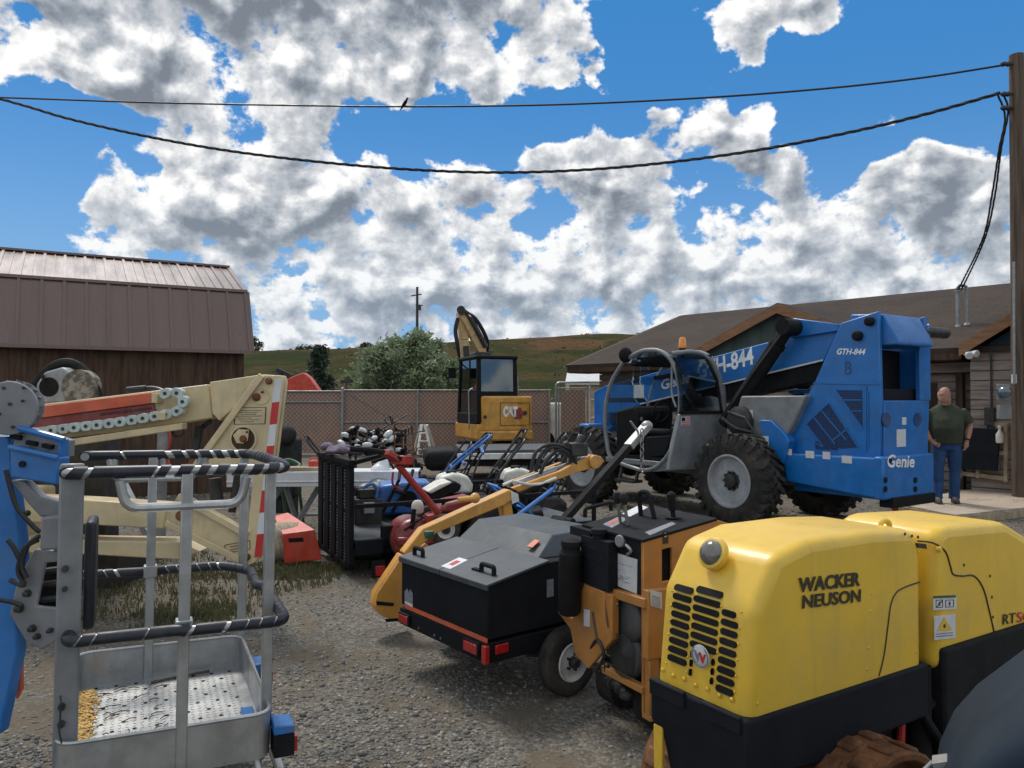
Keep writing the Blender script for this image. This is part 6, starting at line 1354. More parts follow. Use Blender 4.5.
for px, py in ((429, 541),): cp = MB(); p = f.xy(px, py, .72); cp.lathe((p[0], p[1], lidz(p[0]) - .01), (0, 0, 1), [(0, .03), (.02, .03), (.022, .036), (.05, .034), (.052, .02)], 18); cp.build('fuel_cap', M['green'], f)
def lidq(px, py):
    for z in (.70, .72, .74):
        p = f.xy(px, py, z); z2 = lidz(p[0])
    for _ in range(4): p = f.xy(px, py, z2); z2 = lidz(p[0])
    return Vector((p[0], p[1], z2 + .0025))
L = [lidq(*q) for q in ((441, 566), (459, 557.5), (468, 560), (450, 569))]; MB().prism([p - Vector((0, 0, .003)) for p in L], L).build('decal', M['label_white'], f)
c_ = sum(L, Vector()) / 4; MB().prism([p.lerp(c_, .55) + Vector((0, 0, -.001)) for p in L], [p.lerp(c_, .55) + Vector((0, 0, .001)) for p in L]).build('decal_print', M['tape_red'], f)
q = Vector((.5, .13, .80)); dd = MB(); dd.bar((.47, .22, .80), (.53, .22, .835), .05, .006, up=(-.5, 0, .8)); dd.build('decal', M['orange_red'], f)
sp = MB(); sp.box(-.010, -.001, .0, FW - .06, .372, .396); sp.build('stripe', M['orange_red'], f)
fr_ = MB(); fr_.box(.0, 1.3, .0, .08, .255, .365); fr_.box(.0, 1.3, FW - .08, FW, .255, .365); fr_.box(-.012, .05, .0, FW, .262, .366); fr_.box(.5, .58, .08, FW - .08, .25, .33); fr_.build('chassis', M['black_paint'], f, bev=.005)
for y0, y1, z0, z1 in ((.05, .20, .285, .36), (.80, .93, .275, .345)):
    tl_ = MB(); tl_.box(-.03, -.012, y0, y1, z0, z1); lo_ = tl_.build('tail_light', M['black'], f, bev=.004); l2 = MB(); l2.box(-.036, -.03, y0 + .012, y1 - .012, z0 + .01, z1 - .01); l2.build('lens', M['lamp_red'], lo_, bev=.003)
mk = MB(); mk.box(-.03, .0, -.018, .022, .262, .36); mk.build('marker_light', M['lamp_red'], f, bev=.004)
mk = MB(); x0, z0 = f.xz(497, 654, -.012); x1, z1 = f.xz(510, 644, -.012); mk.box(.045, .135, -.012, -.001, .30, .35); mk.build('marker_light', M['lamp_red'], f, bev=.003)
bt = MB()
for y in (.45, .52, .70): bt.cyl((-.012, y, .29), (-.018, y, .29), .008, n=8)
bt.build('bolt', M['steel'], f)
L = [(405, 607), (405, 591), (407.5, 588.5), (409, 593), (410.5, 589.5), (413, 594), (413, 611)]
em = MB(); P_ = [f.Q(*q, -.001) for q in L]; em.prism([p + Vector((-.003, 0, 0)) for p in P_], P_); em.build('emblem', M['ink_grey'], f)
em = MB(); P_ = [f.Q(*q, -.001) for q in ((405.5, 601), (413, 604.5), (413, 607), (405.5, 603))]; em.prism([p + Vector((-.005, 0, 0)) for p in P_], [p + Vector((-.003, 0, 0)) for p in P_]); em.build('emblem_band', M['label_white'], f)
def small_wheel(y, s_):
    c = Vector((.51, y, .195)); ty = MB(); h = .055
    ty.lathe(c, (0, 1, 0), cap=False, prof=[(-h * .85, .105), (-h, .125), (-h * 1.02, .16), (-h * .85, .184), (-h * .5, .193), (h * .5, .193), (h * .85, .184), (h * 1.02, .16), (h, .125), (h * .85, .105)], n=36)
    for k_ in (-.3, 0, .3): ty.lathe(c + Vector((0, k_ * h * 1.3, 0)), (0, 1, 0), [(-.005, .19), (-.004, .1955), (.004, .1955), (.005, .19)], 36)
    wo = ty.build('wheel', M['tyre_worn'], f)
    rm = MB(); rm.lathe(c, (0, s_, 0), [(0, .108), (h * .95, .112), (h * 1.05, .106), (h * .85, .098), (h * .62, .086), (h * .66, .06), (h * .8, .045), (h * .8, .01)], 32); ro_ = rm.build('rim', M['white'], wo)
    hb = MB(); hb.lathe(c + Vector((0, s_ * h * .75, 0)), (0, s_, 0), [(0, .032), (.03, .03), (.045, .022), (.047, .005)], 16)
    for k_ in range(5): a = k_ * 1.257; q = c + Vector((.045 * math.cos(a), s_ * h * .75, .045 * math.sin(a))); hb.cyl(q, q + Vector((0, s_ * .018, 0)), .008, n=6)
    hb.build('hub', M['dark_steel'], wo)
small_wheel(-.075, -1); small_wheel(FW + .075, 1)
ax = MB(); ax.cyl((.51, -.03, .195), (.51, FW + .03, .195), .022); ax.bar((.3, .04, .25), (.51, .04, .2), .03, .04); ax.bar((.3, FW - .04, .25), (.51, FW - .04, .2), .03, .04); ax.build('axle', M['dark_steel'], f)
q = f.Q(550, 588, 0) if False else f.P(550, 588, -.001); MB().box(q.x - .025, q.x + .025, -.004, -.001, q.z - .05, q.z + .05).build('decal', M['ink_grey'], f)
tg = MB(); T0, T1 = Vector((1.04, .56, .86)), Vector((1.72, .56, 1.37)); tg.bar(T0, T1, .058, .045, up=(0, 0, 1)); tg.cyl((1.04, .46, .86), (1.04, .66, .86), .03); tg.box(.98, 1.08, .5, .62, .60, .88); tg.build('tongue', M['black'], f, bev=.004)
cl = MB(); dT = (T1 - T0).normalized(); cl.bar(T1 - dT * .05, T1 + dT * .20, .075, .05); cl.ball(T1 + dT * .2, .045, .045, .04, 10, 8); cl.bar(T1 + dT * .08 + Vector((0, 0, .03)), T1 + dT * .0 + Vector((-.02, 0, .16)), .02, .012); cl.build('coupler', M['galv'], f, bev=.006)
ch = MB()
for i in range(7): c = T1 + dT * .05 + Vector((-.0, -.06, .05 - i * .045)); ch.tube([c + Vector((.0, .015 * math.cos(a) * (i % 2) + .0, .028 * math.sin(a))) + Vector((.015 * math.cos(a) * (1 - i % 2), 0, 0)) for a in [k_ * .785 for k_ in range(8)]], .005, 5, True)
ch.build('safety_chain', M['steel'], f)

# ================================================================ orange walk-behind trencher with control panel
f = Fr('trencher', 'orange walk behind trencher with black levers on its control panel beside the roller', 'trencher', .65, 3.82, 28)
TRN = f
PW = .54
sd = MB(); S_ = [(0, .14), (.10, .12), (.62, .12), (.62, .95), (.47, 1.065), (0, .995)]
sd.ring([(x, 0, z) for x, z in [(0, .14), (.62, .12), (.62, 1.02), (.47, 1.065), (.0, .995)]], [(x, 0, z) for x, z in [(.115, .78), (.18, .78), (.18, .945), (.15, .945), (.115, .94)]], (0, .02, 0)); sd.build('side_panel', M['case_orange'], f, bev=.004)
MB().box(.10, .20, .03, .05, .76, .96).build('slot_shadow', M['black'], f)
lb = MB(); lb.pxz([(-.012, .42), (.5, .42), (.5, .76), (-.012, .76)], -.05, -.003); lb.box(-.0, .06, -.045, -.002, .14, .42); lb.box(.0, .3, -.05, .02, .12, .15); lb.build('lower_panel', M['case_orange'], f, bev=.006)
P_ = f.XZ([(650, 590), (661.5, 592.5), (662, 609), (651, 606)], -.051); MB().pxz(P_, -.0525, -.0505).build('decal', M['label_white'], f)
dk = MB()
for k_ in range(5): a = f.P(652, 596 + 2.2 * k_, -.053); b_ = f.P(660.5, 598.2 + 2.2 * k_, -.053); dk.bar(a, b_, .001, .004, up=(0, 1, 0))
dk.build('decal_print', M['ink'], f); dk = MB(); q = f.P(665.5, 537, -.002); dk.box(q.x - .018, q.x + .018, -.003, -.001, q.z - .033, q.z + .03); dk.build('icon_plate', M['ink'], f)
MB().ball(f.P(665.5, 535, -.003), .011, .002, .011).build('icon', M['label_white'], f)
tp = MB(); tp.prism([(-.01, -.006, .985), (.48, -.006, 1.058), (.48, PW, 1.058), (-.01, PW, .985)], [(-.01, -.006, 1.0), (.48, -.006, 1.072), (.48, PW, 1.072), (-.01, PW, 1.0)]); tp.build('control_panel', M['black_paint'], f, bev=.004)
def pz_(x): return 1.0 + .072 * (x + .01) / .49
def onp(px, py):
    z = 1.03
    for _ in range(5): p = f.xy(px, py, z); z = pz_(p[0])
    return Vector((p[0], p[1], z))
def pdecal(L, mt, h=.0015): P_ = [onp(*q) for q in L]; MB().prism(P_, [p + Vector((0, 0, h)) for p in P_]).build('decal', M[mt], f)
pdecal([(603, 524), (619, 516.5), (628, 519), (612, 527.5)], 'ink_grey'); pdecal([(607, 523.5), (616, 519.5), (619, 520.5), (610, 524.7)], 'orange_red', .003); pdecal([(645, 532), (672, 522.5), (676, 524.5), (650, 535)], 'ink_grey'); pdecal([(622, 514), (640, 506.5), (648, 509), (630, 517)], 'label_white')
lv = MB(); kb = MB()
for a, b_ in (((620.5, 523), (617, 497)), ((627.5, 525), (624, 498))): p0 = onp(*a); p1 = f.P(b_[0], b_[1], p0.y); lv.cyl(p0, p1, .009, n=8); d_ = (p1 - p0).normalized(); kb.lathe(p1 - d_ * .035, d_, [(0, .014), (.02, .022), (.045, .024), (.06, .015), (.063, .003)], 12)
lvo = lv.build('lever', M['steel'], f); kb.build('knob', M['rubber'], lvo)
jb = MB(); a, b_ = onp(641, 516), onp(654.5, 519); jb.tube(fillet([a, f.P(638.5, 492, a.y), f.P(648, 491.5, (a.y + b_.y) / 2), b_], .06, 5), .013, 10); a = onp(673.5, 519); b_ = f.P(671, 494, a.y); jb.lathe(a, b_ - a, [(0, .013), (.04, .013), (.045, .022), ((b_ - a).length, .024), ((b_ - a).length + .012, .012)], 14); jb.lathe(a, (0, 0, 1), [(0, .045), (.006, .045), (.007, .03)], 18); a, b_ = onp(585, 517), onp(611, 511); jb.tube(fillet([a, a + Vector((0, 0, .05)), b_ + Vector((0, 0, .05)), b_], .02), .012, 8); jb.build('control_handle', M['black'], f)
# front (towards the yard)
fp = MB(); fp.box(.005, .03, 0.02, PW, .70, .985); fp.build('front_panel', M['black'], f, bev=.004)
P_ = [f.Q(*q, .003) for q in ((613, 551.5), (637.5, 559.5), (637, 594), (613, 584))]; MB().prism([p + Vector((-.002, 0, 0)) for p in P_], P_).build('instruction_decal', M['label_white'], f)
dk = MB()
for i in range(14):
    u0 = random.uniform(.1, .6); u1 = u0 + random.uniform(.08, .3); v_ = random.uniform(.15, .85); a = P_[3].lerp(P_[0], v_); b_ = P_[2].lerp(P_[1], v_); dk.bar(a.lerp(b_, u0) + Vector((-.003, 0, 0)), a.lerp(b_, u1) + Vector((-.003, 0, 0)), .001, .004, up=(1, 0, 0))
dk.build('decal_print', M['ink_grey'], f)
gg = MB(); q = f.Q(622, 541, .0); gg.lathe(q, (-1, -.2, .1), [(-.01, .03), (.02, .032), (.025, .026)], 18); gg.tube(catmull([f.Q(626, 545, -.02), f.Q(631, 551, -.02), f.Q(627, 555, .0)], 5), .008, 6); gg.build('gauge', M['frame_grey'], f)
bx = MB(); P_ = [f.Q(*q, -.08) for q in ((578, 527), (605, 535), (605, 587), (578, 578))]; bx.box(-.06, .0, min(p.y for p in P_), max(p.y for p in P_), .70, .955); bx.lathe((-.03, sum(p.y for p in P_) / 4, .955), (0, 0, 1), [(0, .035), (.02, .035), (.025, .045), (.05, .043)], 16); bx.box(-.05, .12, .40, .60, .94, .985)
for k_ in range(6): bx.box(-.062, -.06, min(p.y for p in P_) + .02, max(p.y for p in P_) - .02, .90 - k_ * .012, .905 - k_ * .012)
bx.build('battery_box', M['navy'], f, bev=.01)
cn = MB(); q = f.Q(569, 614, -.12); q2 = f.Q(571, 546, -.12); cn.lathe(q, q2 - q, [(0, .05), (.02, .062), ((q2 - q).length - .04, .064), ((q2 - q).length - .02, .05), ((q2 - q).length, .05), ((q2 - q).length + .002, .057), ((q2 - q).length + .03, .055), ((q2 - q).length + .04, .03)], 26); cn.build('air_cleaner', M['black'], f)
def px0(name, L, x0, x1, mt, bev=.005): return MB().pyz(f.YZ(L, x0), x0, x1).build(name, M[mt], f, bev=bev)
px0('cross_plate', [(584, 580), (644, 599), (644, 609), (584, 588)], -.03, .02, 'case_orange')
px0('front_guard', [(557, 611.5), (572, 618), (584, 584), (604, 592), (604, 650), (588, 669), (575, 655), (570, 629)], -.06, -.035, 'case_orange')
px0('guard_flange', [(604, 592), (612, 595), (612, 640), (604, 650)], -.055, -.01, 'case_orange')
P_ = [f.Q(*q, -.062) for q in ((584, 609), (590, 610), (590, 627), (584, 626))]; MB().prism([p + Vector((-.002, 0, 0)) for p in P_], P_).build('decal', M['label_white'], f)
en = MB(); q = f.Q(626, 618, .06); en.lathe(q, (-1, -.12, 0), [(-.15, .14), (.02, .14), (.04, .12), (.05, .07), (.052, .02)], 28); q = f.Q(627, 655, .05); en.lathe(q, (-1, -.12, 0), [(-.1, .12), (.0, .12), (.02, .1)], 24); en.box(.08, .5, .04, .44, .3, .70); q = f.Q(603, 612, .04); en.lathe(q, (-1, 0, 0), [(-.1, .09), (.02, .09), (.03, .07)], 22); en.build('engine', M['engine_grey'], f, bev=.006)
for k_ in range(5): pass
en = MB(); q = f.Q(627, 655, .0)
for k_ in range(9): en.tube([q + Vector((-.03, r_ * math.cos(a), r_ * math.sin(a))) for r_ in [.02 + .011 * k_] for a in [j * .524 for j in range(12)]], .0025, 5, True)
en.build('fan_guard', M['dark_steel'], f)
br = MB(); br.bar(f.Q(606, 596, -.04), f.Q(611, 628, -.04), .03, .03); br.bar(f.Q(607, 597, -.03), f.Q(618, 605, -.02), .02, .02); br.build('clamp', M['galv'], f, bev=.004)
dr = MB()
for k_ in range(9): a = f.Q(600 + k_ * 3.4, 668 + k_ * 3.2 + random.uniform(-5, 4), -.02); dr.ball(a, random.uniform(.02, .05), random.uniform(.015, .035), random.uniform(.015, .035), 7, 5)
dr.tube(catmull([f.Q(588, 655, -.04), f.Q(597, 640, -.07), f.Q(604, 655, -.06), f.Q(598, 668, -.05)], 5), .009, 6); dr.build('digging_chain', M['dark_steel'], f)
bm2 = MB(); bm2.bar(f.Q(603, 668, -.02), f.Q(645, 690, .0), .04, .035); bm2.build('lower_beam', M['case_orange'], f, bev=.004)
tk = MB()
for y0, y1 in ((.03, .17), (.37, .51)):
    P_ = fillet([(.06, 0, .01), (.06, 0, .27), (.78, 0, .27), (.78, 0, .01)], .13, 5, True); tk.prism([(p.x, y0, p.z) for p in P_], [(p.x, y1, p.z) for p in P_])
    for i in range(16): tk.box(.1 + i * .04, .12 + i * .04, y0 - .004, y1 + .004, .266, .282); 
tk.build('track', M['rubber'], f)
lv = MB(); lv.bar(f.Q(593, 612, -.065), f.Q(597, 638, -.065), .012, .01); lv.build('lever', M['steel'], f)
# ================================================================ orange hydraulic digging boom behind the black trailer
f = Fr('digging_boom', 'yellow orange hydraulic digging boom rising behind the black trailer', 'digger boom', -.90, 5.6, 30)
q = f.xz
ub = MB(); ub.pxz(f.XZ([(404, 553), (423, 529), (510, 489.5), (519, 495), (505, 505), (437, 533), (424, 543), (410, 558)], -.07), -.07, .03); ub.build('main_boom', M['orange_yellow'], f, bev=.008)
bs = MB(); L = [(403, 552), (408, 556), (405, 600), (412, 626), (374, 615), (371, 603), (373, 592), (396, 556)]
bs.pxz(f.XZ([(403, 555), (406, 556), (407, 607), (412, 627), (382, 616), (375, 607), (377, 594)], -.1), -.10, -.07)
bs.pxz(f.XZ([(403, 555), (406, 556), (407, 607), (412, 627), (382, 616), (375, 607), (377, 594)], -.1), -.06, .02); bs.build('base_bucket', M['orange_yellow'], f, bev=.006)
sl = MB(); sl.pxz(f.XZ([(376, 601), (394, 603), (393, 606), (377, 605)], -.102), -.105, -.101); sl.pxz(f.XZ([(385, 619), (399, 618), (400, 621), (386, 622)], -.102), -.105, -.101); sl.build('slot', M['black'], f)
lg = MB(); lg.bar(f.P(423, 545, 0), f.P(432, 560, .0), .05, .05); q_ = f.P(504, 500, .02); lg.bar(q_, q_ + Vector((.05, 0, -.3)), .08, .09); lg.cyl(f.P(458, 500, -.1), f.P(476, 498, -.1), .022); q2 = f.P(475, 498, -.09); lg.ball(q2, .04); lg.build('bracket', M['orange_yellow'], f, bev=.006)
sk = MB(); sk.pxz(f.XZ([(512, 488), (560, 471), (590, 455), (600, 456), (604, 461), (600, 466), (576, 472.5), (522, 493)], -.02), -.03, .02); sk.pxz(f.XZ([(505, 483), (560, 462), (566, 466), (512, 487)], .12), .10, .14); sk.lathe(f.P(596, 462, -.06), (0, 1, 0), [(0, .058), (.12, .058)], 20); sk.build('stick', M['orange_yellow'], f, bev=.006)
hy = MB(); hy.cyl(f.P(512, 486, .05), f.P(555, 470, .05), .035, n=12); hy.cyl(f.P(550, 471, .05), f.P(584, 458, .05), .016, n=10); hy.build('hydraulic_cylinder', M['steel'], f)
wh = MB(); P_ = [f.P(*p, -.075) for p in ((510.5, 490.5), (518, 494), (519, 501), (512, 504))]; wh.prism([p + Vector((0, -.003, 0)) for p in P_], P_); wh.build('decal', M['label_white'], f)
ch = MB()
for i in range(12): a = f.P(521 + i * 2.1, 494 - i * .75, -.06); ch.bar(a, a + Vector((.02, 0, .022)), .03, .016)
ch.build('chain', M['black'], f)
ho = MB()
for pts in ([(536, 472), (541, 455), (553, 447), (566, 452), (572, 462)], [(540, 474), (548, 458), (560, 450), (572, 456), (576, 464)], [(531, 470), (536, 452), (548, 445), (562, 446), (574, 452)]): ho.tube(catmull([f.P(a, b_, -.02) for a, b_ in pts], 6), .016, 8)
ho.build('hose', M['hose'], f)
vb = MB(); a = f.P(577, 450, 0); vb.box(a.x - .08, a.x + .08, -.05, .1, a.z - .05, a.z + .06); vb.cyl(a, a + Vector((.06, 0, .12)), .03); vb.cyl(a + Vector((-.06, 0, 0)), a + Vector((-.12, 0, .07)), .025); vb.build('valve', M['dark_steel'], f, bev=.01)
nd = MB(); a = f.P(503, 485, -.06); b_ = f.P(541, 484, -.06); nd.tube([a, f.P(512, 481, -.06), f.P(530, 485, -.06), b_, f.P(556, 478, -.06)], .012, 8); nd.build('pipe', M['white'], f)

# ================================================================ black utility trailer with ramp gate
f = Fr('utility_trailer', 'black utility trailer with tall slatted ramp gate raised beside the red sweeper', 'trailer', -1.51, 7.27, 26.8)
U = f; GW = 1.31; ZD = .36
gt = MB(); zt = f.yz(353.5, 466.7, 0)[1]
for y in (.085, .37, .655, .94, 1.225): gt.box(-.02, .025, y - .085, y + .085, .08, zt)
for y in (.165,): pass
gt.box(-.02, .025, 0, GW, zt - .03, zt + .02); gt.box(-.02, .025, 0, GW, .08, .13); 
for z in (.35, .6, .85): gt.box(-.01, .012, 0, GW, z, z + .02)
gt.build('ramp_gate', M['black_paint'], f, bev=.004)
for y0, y1 in ((.175, .28), (.46, .565), (.745, .85), (1.03, 1.135)):
    ms = MB()
    for i in range(30):
        z = .12 + i * (zt - .16) / 30
        for k_ in range(2): ms.bar((0, y0 + k_ * (y1 - y0) / 2, z), (0, y0 + (k_ + 1) * (y1 - y0) / 2, z + .016 * (1 if k_ else -1)), .006, .006)
    ms.build('gate_mesh', M['galv'], f)
tcap = MB(); tcap.bar((.0, 0, zt + .03), (.0, GW, zt + .03), .06, .05); tcap.bar((.03, .02, zt + .03), (.3, .02, zt + .09), .05, .04); tcap.bar((.03, GW, zt + .03), (.3, GW, zt + .09), .05, .04); tcap.bar((.3, 0, zt + .09), (.3, GW, zt + .09), .05, .04); tcap.build('gate_flap', M['black_paint'], f, bev=.005)
bd = MB(); bd.box(.03, 2.7, 0, GW, ZD - .03, ZD); bd.build('deck', M['lid_grey'], f)
fr_ = MB(); fr_.box(.03, 2.7, -.05, .0, ZD - .1, ZD); fr_.box(.03, 2.7, GW, GW + .05, ZD - .1, ZD); fr_.box(.03, .1, 0, GW, ZD - .1, ZD - .03); fr_.box(.03, 2.7, -.05, -.01, ZD + .30, ZD + .34); fr_.box(.03, 2.7, GW, GW + .05, ZD + .30, ZD + .34)
for x in (.9, 1.8, 2.66): fr_.box(x, x + .04, -.05, -.01, ZD, ZD + .3); fr_.box(x, x + .04, GW, GW + .05, ZD, ZD + .3)
a = f.P(383, 530, -.05); b_ = f.P(400, 560, -.05); fr_.box(a.x, b_.x, -.05, .04, ZD - .1, f.xz(390, 526, -.05)[1]); fr_.box(.03, a.x, -.06, -.03, ZD - .14, ZD - .06)
fr_.build('frame', M['black_paint'], f, bev=.006)
a = f.P(379.5, 569, -.08); lt = MB(); lt.box(a.x - .07, a.x + .05, -.10, -.055, a.z - .07, a.z + .08); lo_ = lt.build('tail_light', M['black'], f, bev=.004); lt = MB(); lt.box(a.x - .045, a.x + .045, -.108, -.10, a.z - .06, a.z + .035); lt.build('lens', M['lamp_red'], lo_, bev=.004)
fd = MB(); cx = 1.35
O = [(cx + .42 * math.cos(a), .30 + .42 * math.sin(a)) for a in [math.pi * k_ / 14 for k_ in range(15)]]; I = [(cx + .40 * math.cos(a), .30 + .40 * math.sin(a)) for a in [math.pi * k_ / 14 for k_ in range(14, -1, -1)]]
for y0, y1 in ((-.32, -.05), (GW + .05, GW + .32)): fd.pxz(O + I, y0, y1)
fd.build('fender', M['black_paint'], f)
lug_wheel(f, 'wheel', (cx, -.19, .32), .32, .2, M['white'], -1, lug=False); lug_wheel(f, 'wheel', (cx, GW + .19, .32), .32, .2, M['white'], 1, lug=False)
f = Fr('folded_blanket', 'purple grey folded blanket draped over the top of the ramp gate', 'blanket', *at(341, 450, 8.0).xy, 26.8, None, at(341, 452, 8.0).z + .0)
q_ = MB()
for i in range(9): q_.ball((random.uniform(-.1, .12), random.uniform(-.3, .3), .03 + random.uniform(-.02, .02)), random.uniform(.06, .12), random.uniform(.08, .16), random.uniform(.02, .05), 10, 6)
M['blanket'] = mat('blanket', (.16, .13, .17), .9, 0, .25, 10, bump=.4)
o = q_.build('blanket', M['blanket'], f); remesh(o, .015, 4)

# ================================================================ red tiller on the trailer
f = Fr('tiller', 'red rear tine tiller with long red handle column on the utility trailer', 'tiller', *at(420, 540, 7.35).xy, 20, None, .32)
en = MB(); a = f.P(414, 535, 0); en.lathe(Vector((a.x, .25, a.z - .05)), (0, -1, 0), [(-.1, .2), (.1, .21), (.25, .2), (.3, .15), (.32, .05)], 26); en.box(a.x - .18, a.x + .28, -.1, .45, .0, a.z - .0); en.build('engine_cover', M['dark_red'], f, bev=.02)
cl = MB(); A_, B_ = f.P(439, 514, 0), f.P(398, 465, -.25); cl.tube([A_, B_], [.035, .03], 12); cl.bar(A_ + Vector((-.13, 0, -.06)), A_ + Vector((.02, 0, -.06)), .14, .12); cl.bar(A_ + Vector((.0, 0, -.05)), A_ + Vector((.05, .2, -.35)), .1, .12); cl.build('handle_column', M['red'], f, bev=.004)
hd = MB(); hd.bar(f.P(384, 452, -.35), f.P(405, 464, -.2), .12, .05); hd.bar(f.P(397, 460, -.28), f.P(406, 460, -.2), .16, .08); hd.tube(fillet([f.P(393, 472, -.25), f.P(392, 485, -.2), f.P(402, 490, -.1)], .05), .012, 6); hd.build('handlebar', M['red'], f, bev=.02)
gp = MB(); gp.tube(fillet([f.P(350, 449, -.3), f.P(368, 450, -.3), f.P(388, 453, -.35), f.P(400, 459, -.3)], .08), .026, 8); gp.tube([f.P(372, 462, -.1), f.P(388, 457, -.2)], .016, 6); gp.build('grip', M['black'], f)
wc = MB(); a = f.P(420, 508, -.02); wc.lathe(a + Vector((0, .1, -.06)), (0, 0, 1), [(0, .05), (.02, .06), (.07, .06), (.1, .05), (.12, .03)], 16); wc.build('air_filter', M['plastic_white'], f)
ex = MB(); a = f.P(412, 522, -.05); ex.tube([a + Vector((0, 0, -.06)), a + Vector((.02, 0, .12))], .022, 8); ex.cyl(f.P(404, 530, -.08), f.P(424, 517, -.08), .01); ex.build('exhaust', M['black'], f)
for y in (-.12, .5): lug_wheel(f, 'wheel', (a.x + .3, y, .14), .15, .1, M['white'], -1, lug=False)

# ================================================================ walk-behind machines in the middle of the yard
def walk_behind(name, label, cat, px, D, yaw, bm, hm, hh=1.1, lean=.45, w=.44, tank=False, deck='box', eng='black', group=None, grip=True):
    f = Fr(name, label, cat, fx(px, D), D, yaw, group)
    d_ = MB()
    if deck == 'plate':
        d_.pxz([(-.32, .10), (-.24, .02), (.24, .02), (.32, .10), (.28, .12), (.22, .06), (-.22, .06), (-.28, .12)], -w / 2, w / 2); d_.box(-.2, .2, -w / 2 + .03, w / 2 - .03, .06, .22)
    else: d_.pxz([(-.34, .10), (.30, .10), (.36, .2), (.28, .30), (-.24, .32), (-.36, .22)], -w / 2, w / 2)
    d_.build('deck', bm, f, bev=.03)
    e_ = MB(); e_.box(-.15, .17, -.14, .14, .3, .52); e_.lathe((0, 0, .5), (0, 0, 1), [(0, .13), (.05, .135), (.1, .12), (.11, .05)], 18); e_.cyl((.16, -.1, .42), (.27, -.1, .42), .06, n=12); e_.cyl((-.2, .1, .46), (-.12, .1, .46), .07, n=12); e_.build('engine', M[eng], f, bev=.015)
    if tank:
        t_ = MB(); t_.pxz([(-.20, .60), (.16, .60), (.20, .68), (.17, .80), (.02, .84), (-.15, .80), (-.21, .7)], -.17, .17); to = t_.build('tank', M['plastic_white'], f, bev=.035, seg=3)
        c_ = MB(); c_.lathe((.02, 0, .84), (0, 0, 1), [(-.02, .06), (.01, .065), (.02, .05)], 14); c_.build('cap', M['black'], to)
    h_ = MB(); y = w / 2 - .04
    P_ = fillet([(-.22, -y, .25), (-.22 - lean * .5, -y * 1.0, .25 + (hh - .25) * .62), (-.22 - lean, -y, hh), (-.22 - lean, y, hh), (-.22 - lean * .5, y, .25 + (hh - .25) * .62), (-.22, y, .25)], .1, 4)
    h_.tube(P_, .0145, 8); h_.cyl((-.22 - lean * .5, -y, .25 + (hh - .25) * .62), (-.22 - lean * .5, y, .25 + (hh - .25) * .62), .012, n=6); h_.cyl((-.22 - lean * .25, -y, .25 + (hh - .25) * .31), (-.22 - lean * .25, y, .25 + (hh - .25) * .31), .012, n=6); ho = h_.build('handle', hm, f)
    if grip: g_ = MB(); g_.cyl((-.22 - lean, -y + .06, hh), (-.22 - lean, y - .06, hh), .021, n=8); g_.tube(catmull([Vector(p) for p in ((-.22 - lean, y * .4, hh - .01), (-.2 - lean * .7, y * .2, hh - .28), (-.15, .05, .55))], 5), .007, 5); g_.build('grip', M['black'], ho)
    if deck != 'plate':
        for x in (-.26, .26):
            for s_ in (-1, 1): w_ = MB(); w_.lathe((x, s_ * (w / 2 + .03), .11), (0, s_, 0), [(-.03, .06), (-.028, .105), (.028, .108), (.03, .06), (.02, .03)], 20); w_.build('wheel', M['tyre_worn'], f)
    return f
def A(px, py, D): return at(px, py, D)
walk_behind('plate_compactor', 'plate compactor with cream white water tank behind the orange boom, nearer the blue frame', 'compactor', 453, 9.0, 195, M['black'], M['hose'], 1.22, .62, tank=True, deck='plate')
walk_behind('plate_compactor', 'plate compactor with white water tank under the black hydraulic hoses', 'compactor', 517, 9.6, 190, M['black'], M['hose'], 1.25, .55, tank=True, deck='plate')
walk_behind('lawn_mower', 'black walk behind mower between the two white tanked compactors', 'mower', 492, 8.3, 160, M['black'], M['hose'], .98, .30, deck='box')
walk_behind('lawn_mower', 'black handled mower in front of the flat deck trailer', 'mower', 540, 11.0, 185, M['dark_steel'], M['hose'], 1.2, .5)
walk_behind('lawn_mower', 'green mower under the orange digging boom with blue handle beside it', 'mower', 530, 7.6, 200, M['green'], M['tool_blue'], .86, -.62, grip=False)
walk_behind('lawn_mower', 'black mower with tall bent handle just behind the nearer white tank', 'mower', 470, 10.0, 192, M['dark_steel'], M['hose'], 1.28, .5)
walk_behind('lawn_mower', 'dark mower with slanted handle between the flat deck trailer and the orange boom', 'mower', 505, 10.6, 184, M['black'], M['hose'], 1.22, .62)
walk_behind('lawn_mower', 'dark mower with low slanted handle between the white sack and the blue frame', 'mower', 418, 10.4, 200, M['dark_steel'], M['hose'], 1.1, .5)
walk_behind('tiller', 'black tiller with wide thin handle behind the red machine hood', 'tiller', 476, 8.9, 176, M['black'], M['hose'], 1.05, .7, w=.52)
walk_behind('tiller', 'small tiller with crossed handle bars in front of the roller shaped tool box', 'tiller', 448, 11.6, 205, M['dark_steel'], M['dark_steel'], 1.15, .45)
walk_behind('lawn_mower', 'grey mower standing between the blue frame and the step ladder', 'mower', 437, 10.8, 150, M['dark_steel'], M['hose'], 1.0, .4)
walk_behind('lawn_mower', 'black mower with thin bent handle behind the aluminium plank', 'mower', 356, 11.5, 8, M['black'], M['dark_steel'], 1.12, .5)
walk_behind('edger', 'brown handled edger standing before the fence beside the step ladder', 'edger', 410, 14.0, 75, M['dark_steel'], M['rust'], 1.25, .1, grip=False)
walk_behind('edger', 'dark edger with black bar handle close behind the white sack', 'edger', 420, 9.8, 30, M['black'], M['black'], 1.02, .3)
f = walk_behind('aerator', 'tall blue tubular handle frame of an aerator rising behind the red tiller', 'aerator', 394, 9.4, 186, M['tool_blue'], M['tool_blue'], 1.24, .95, w=.5, grip=False)
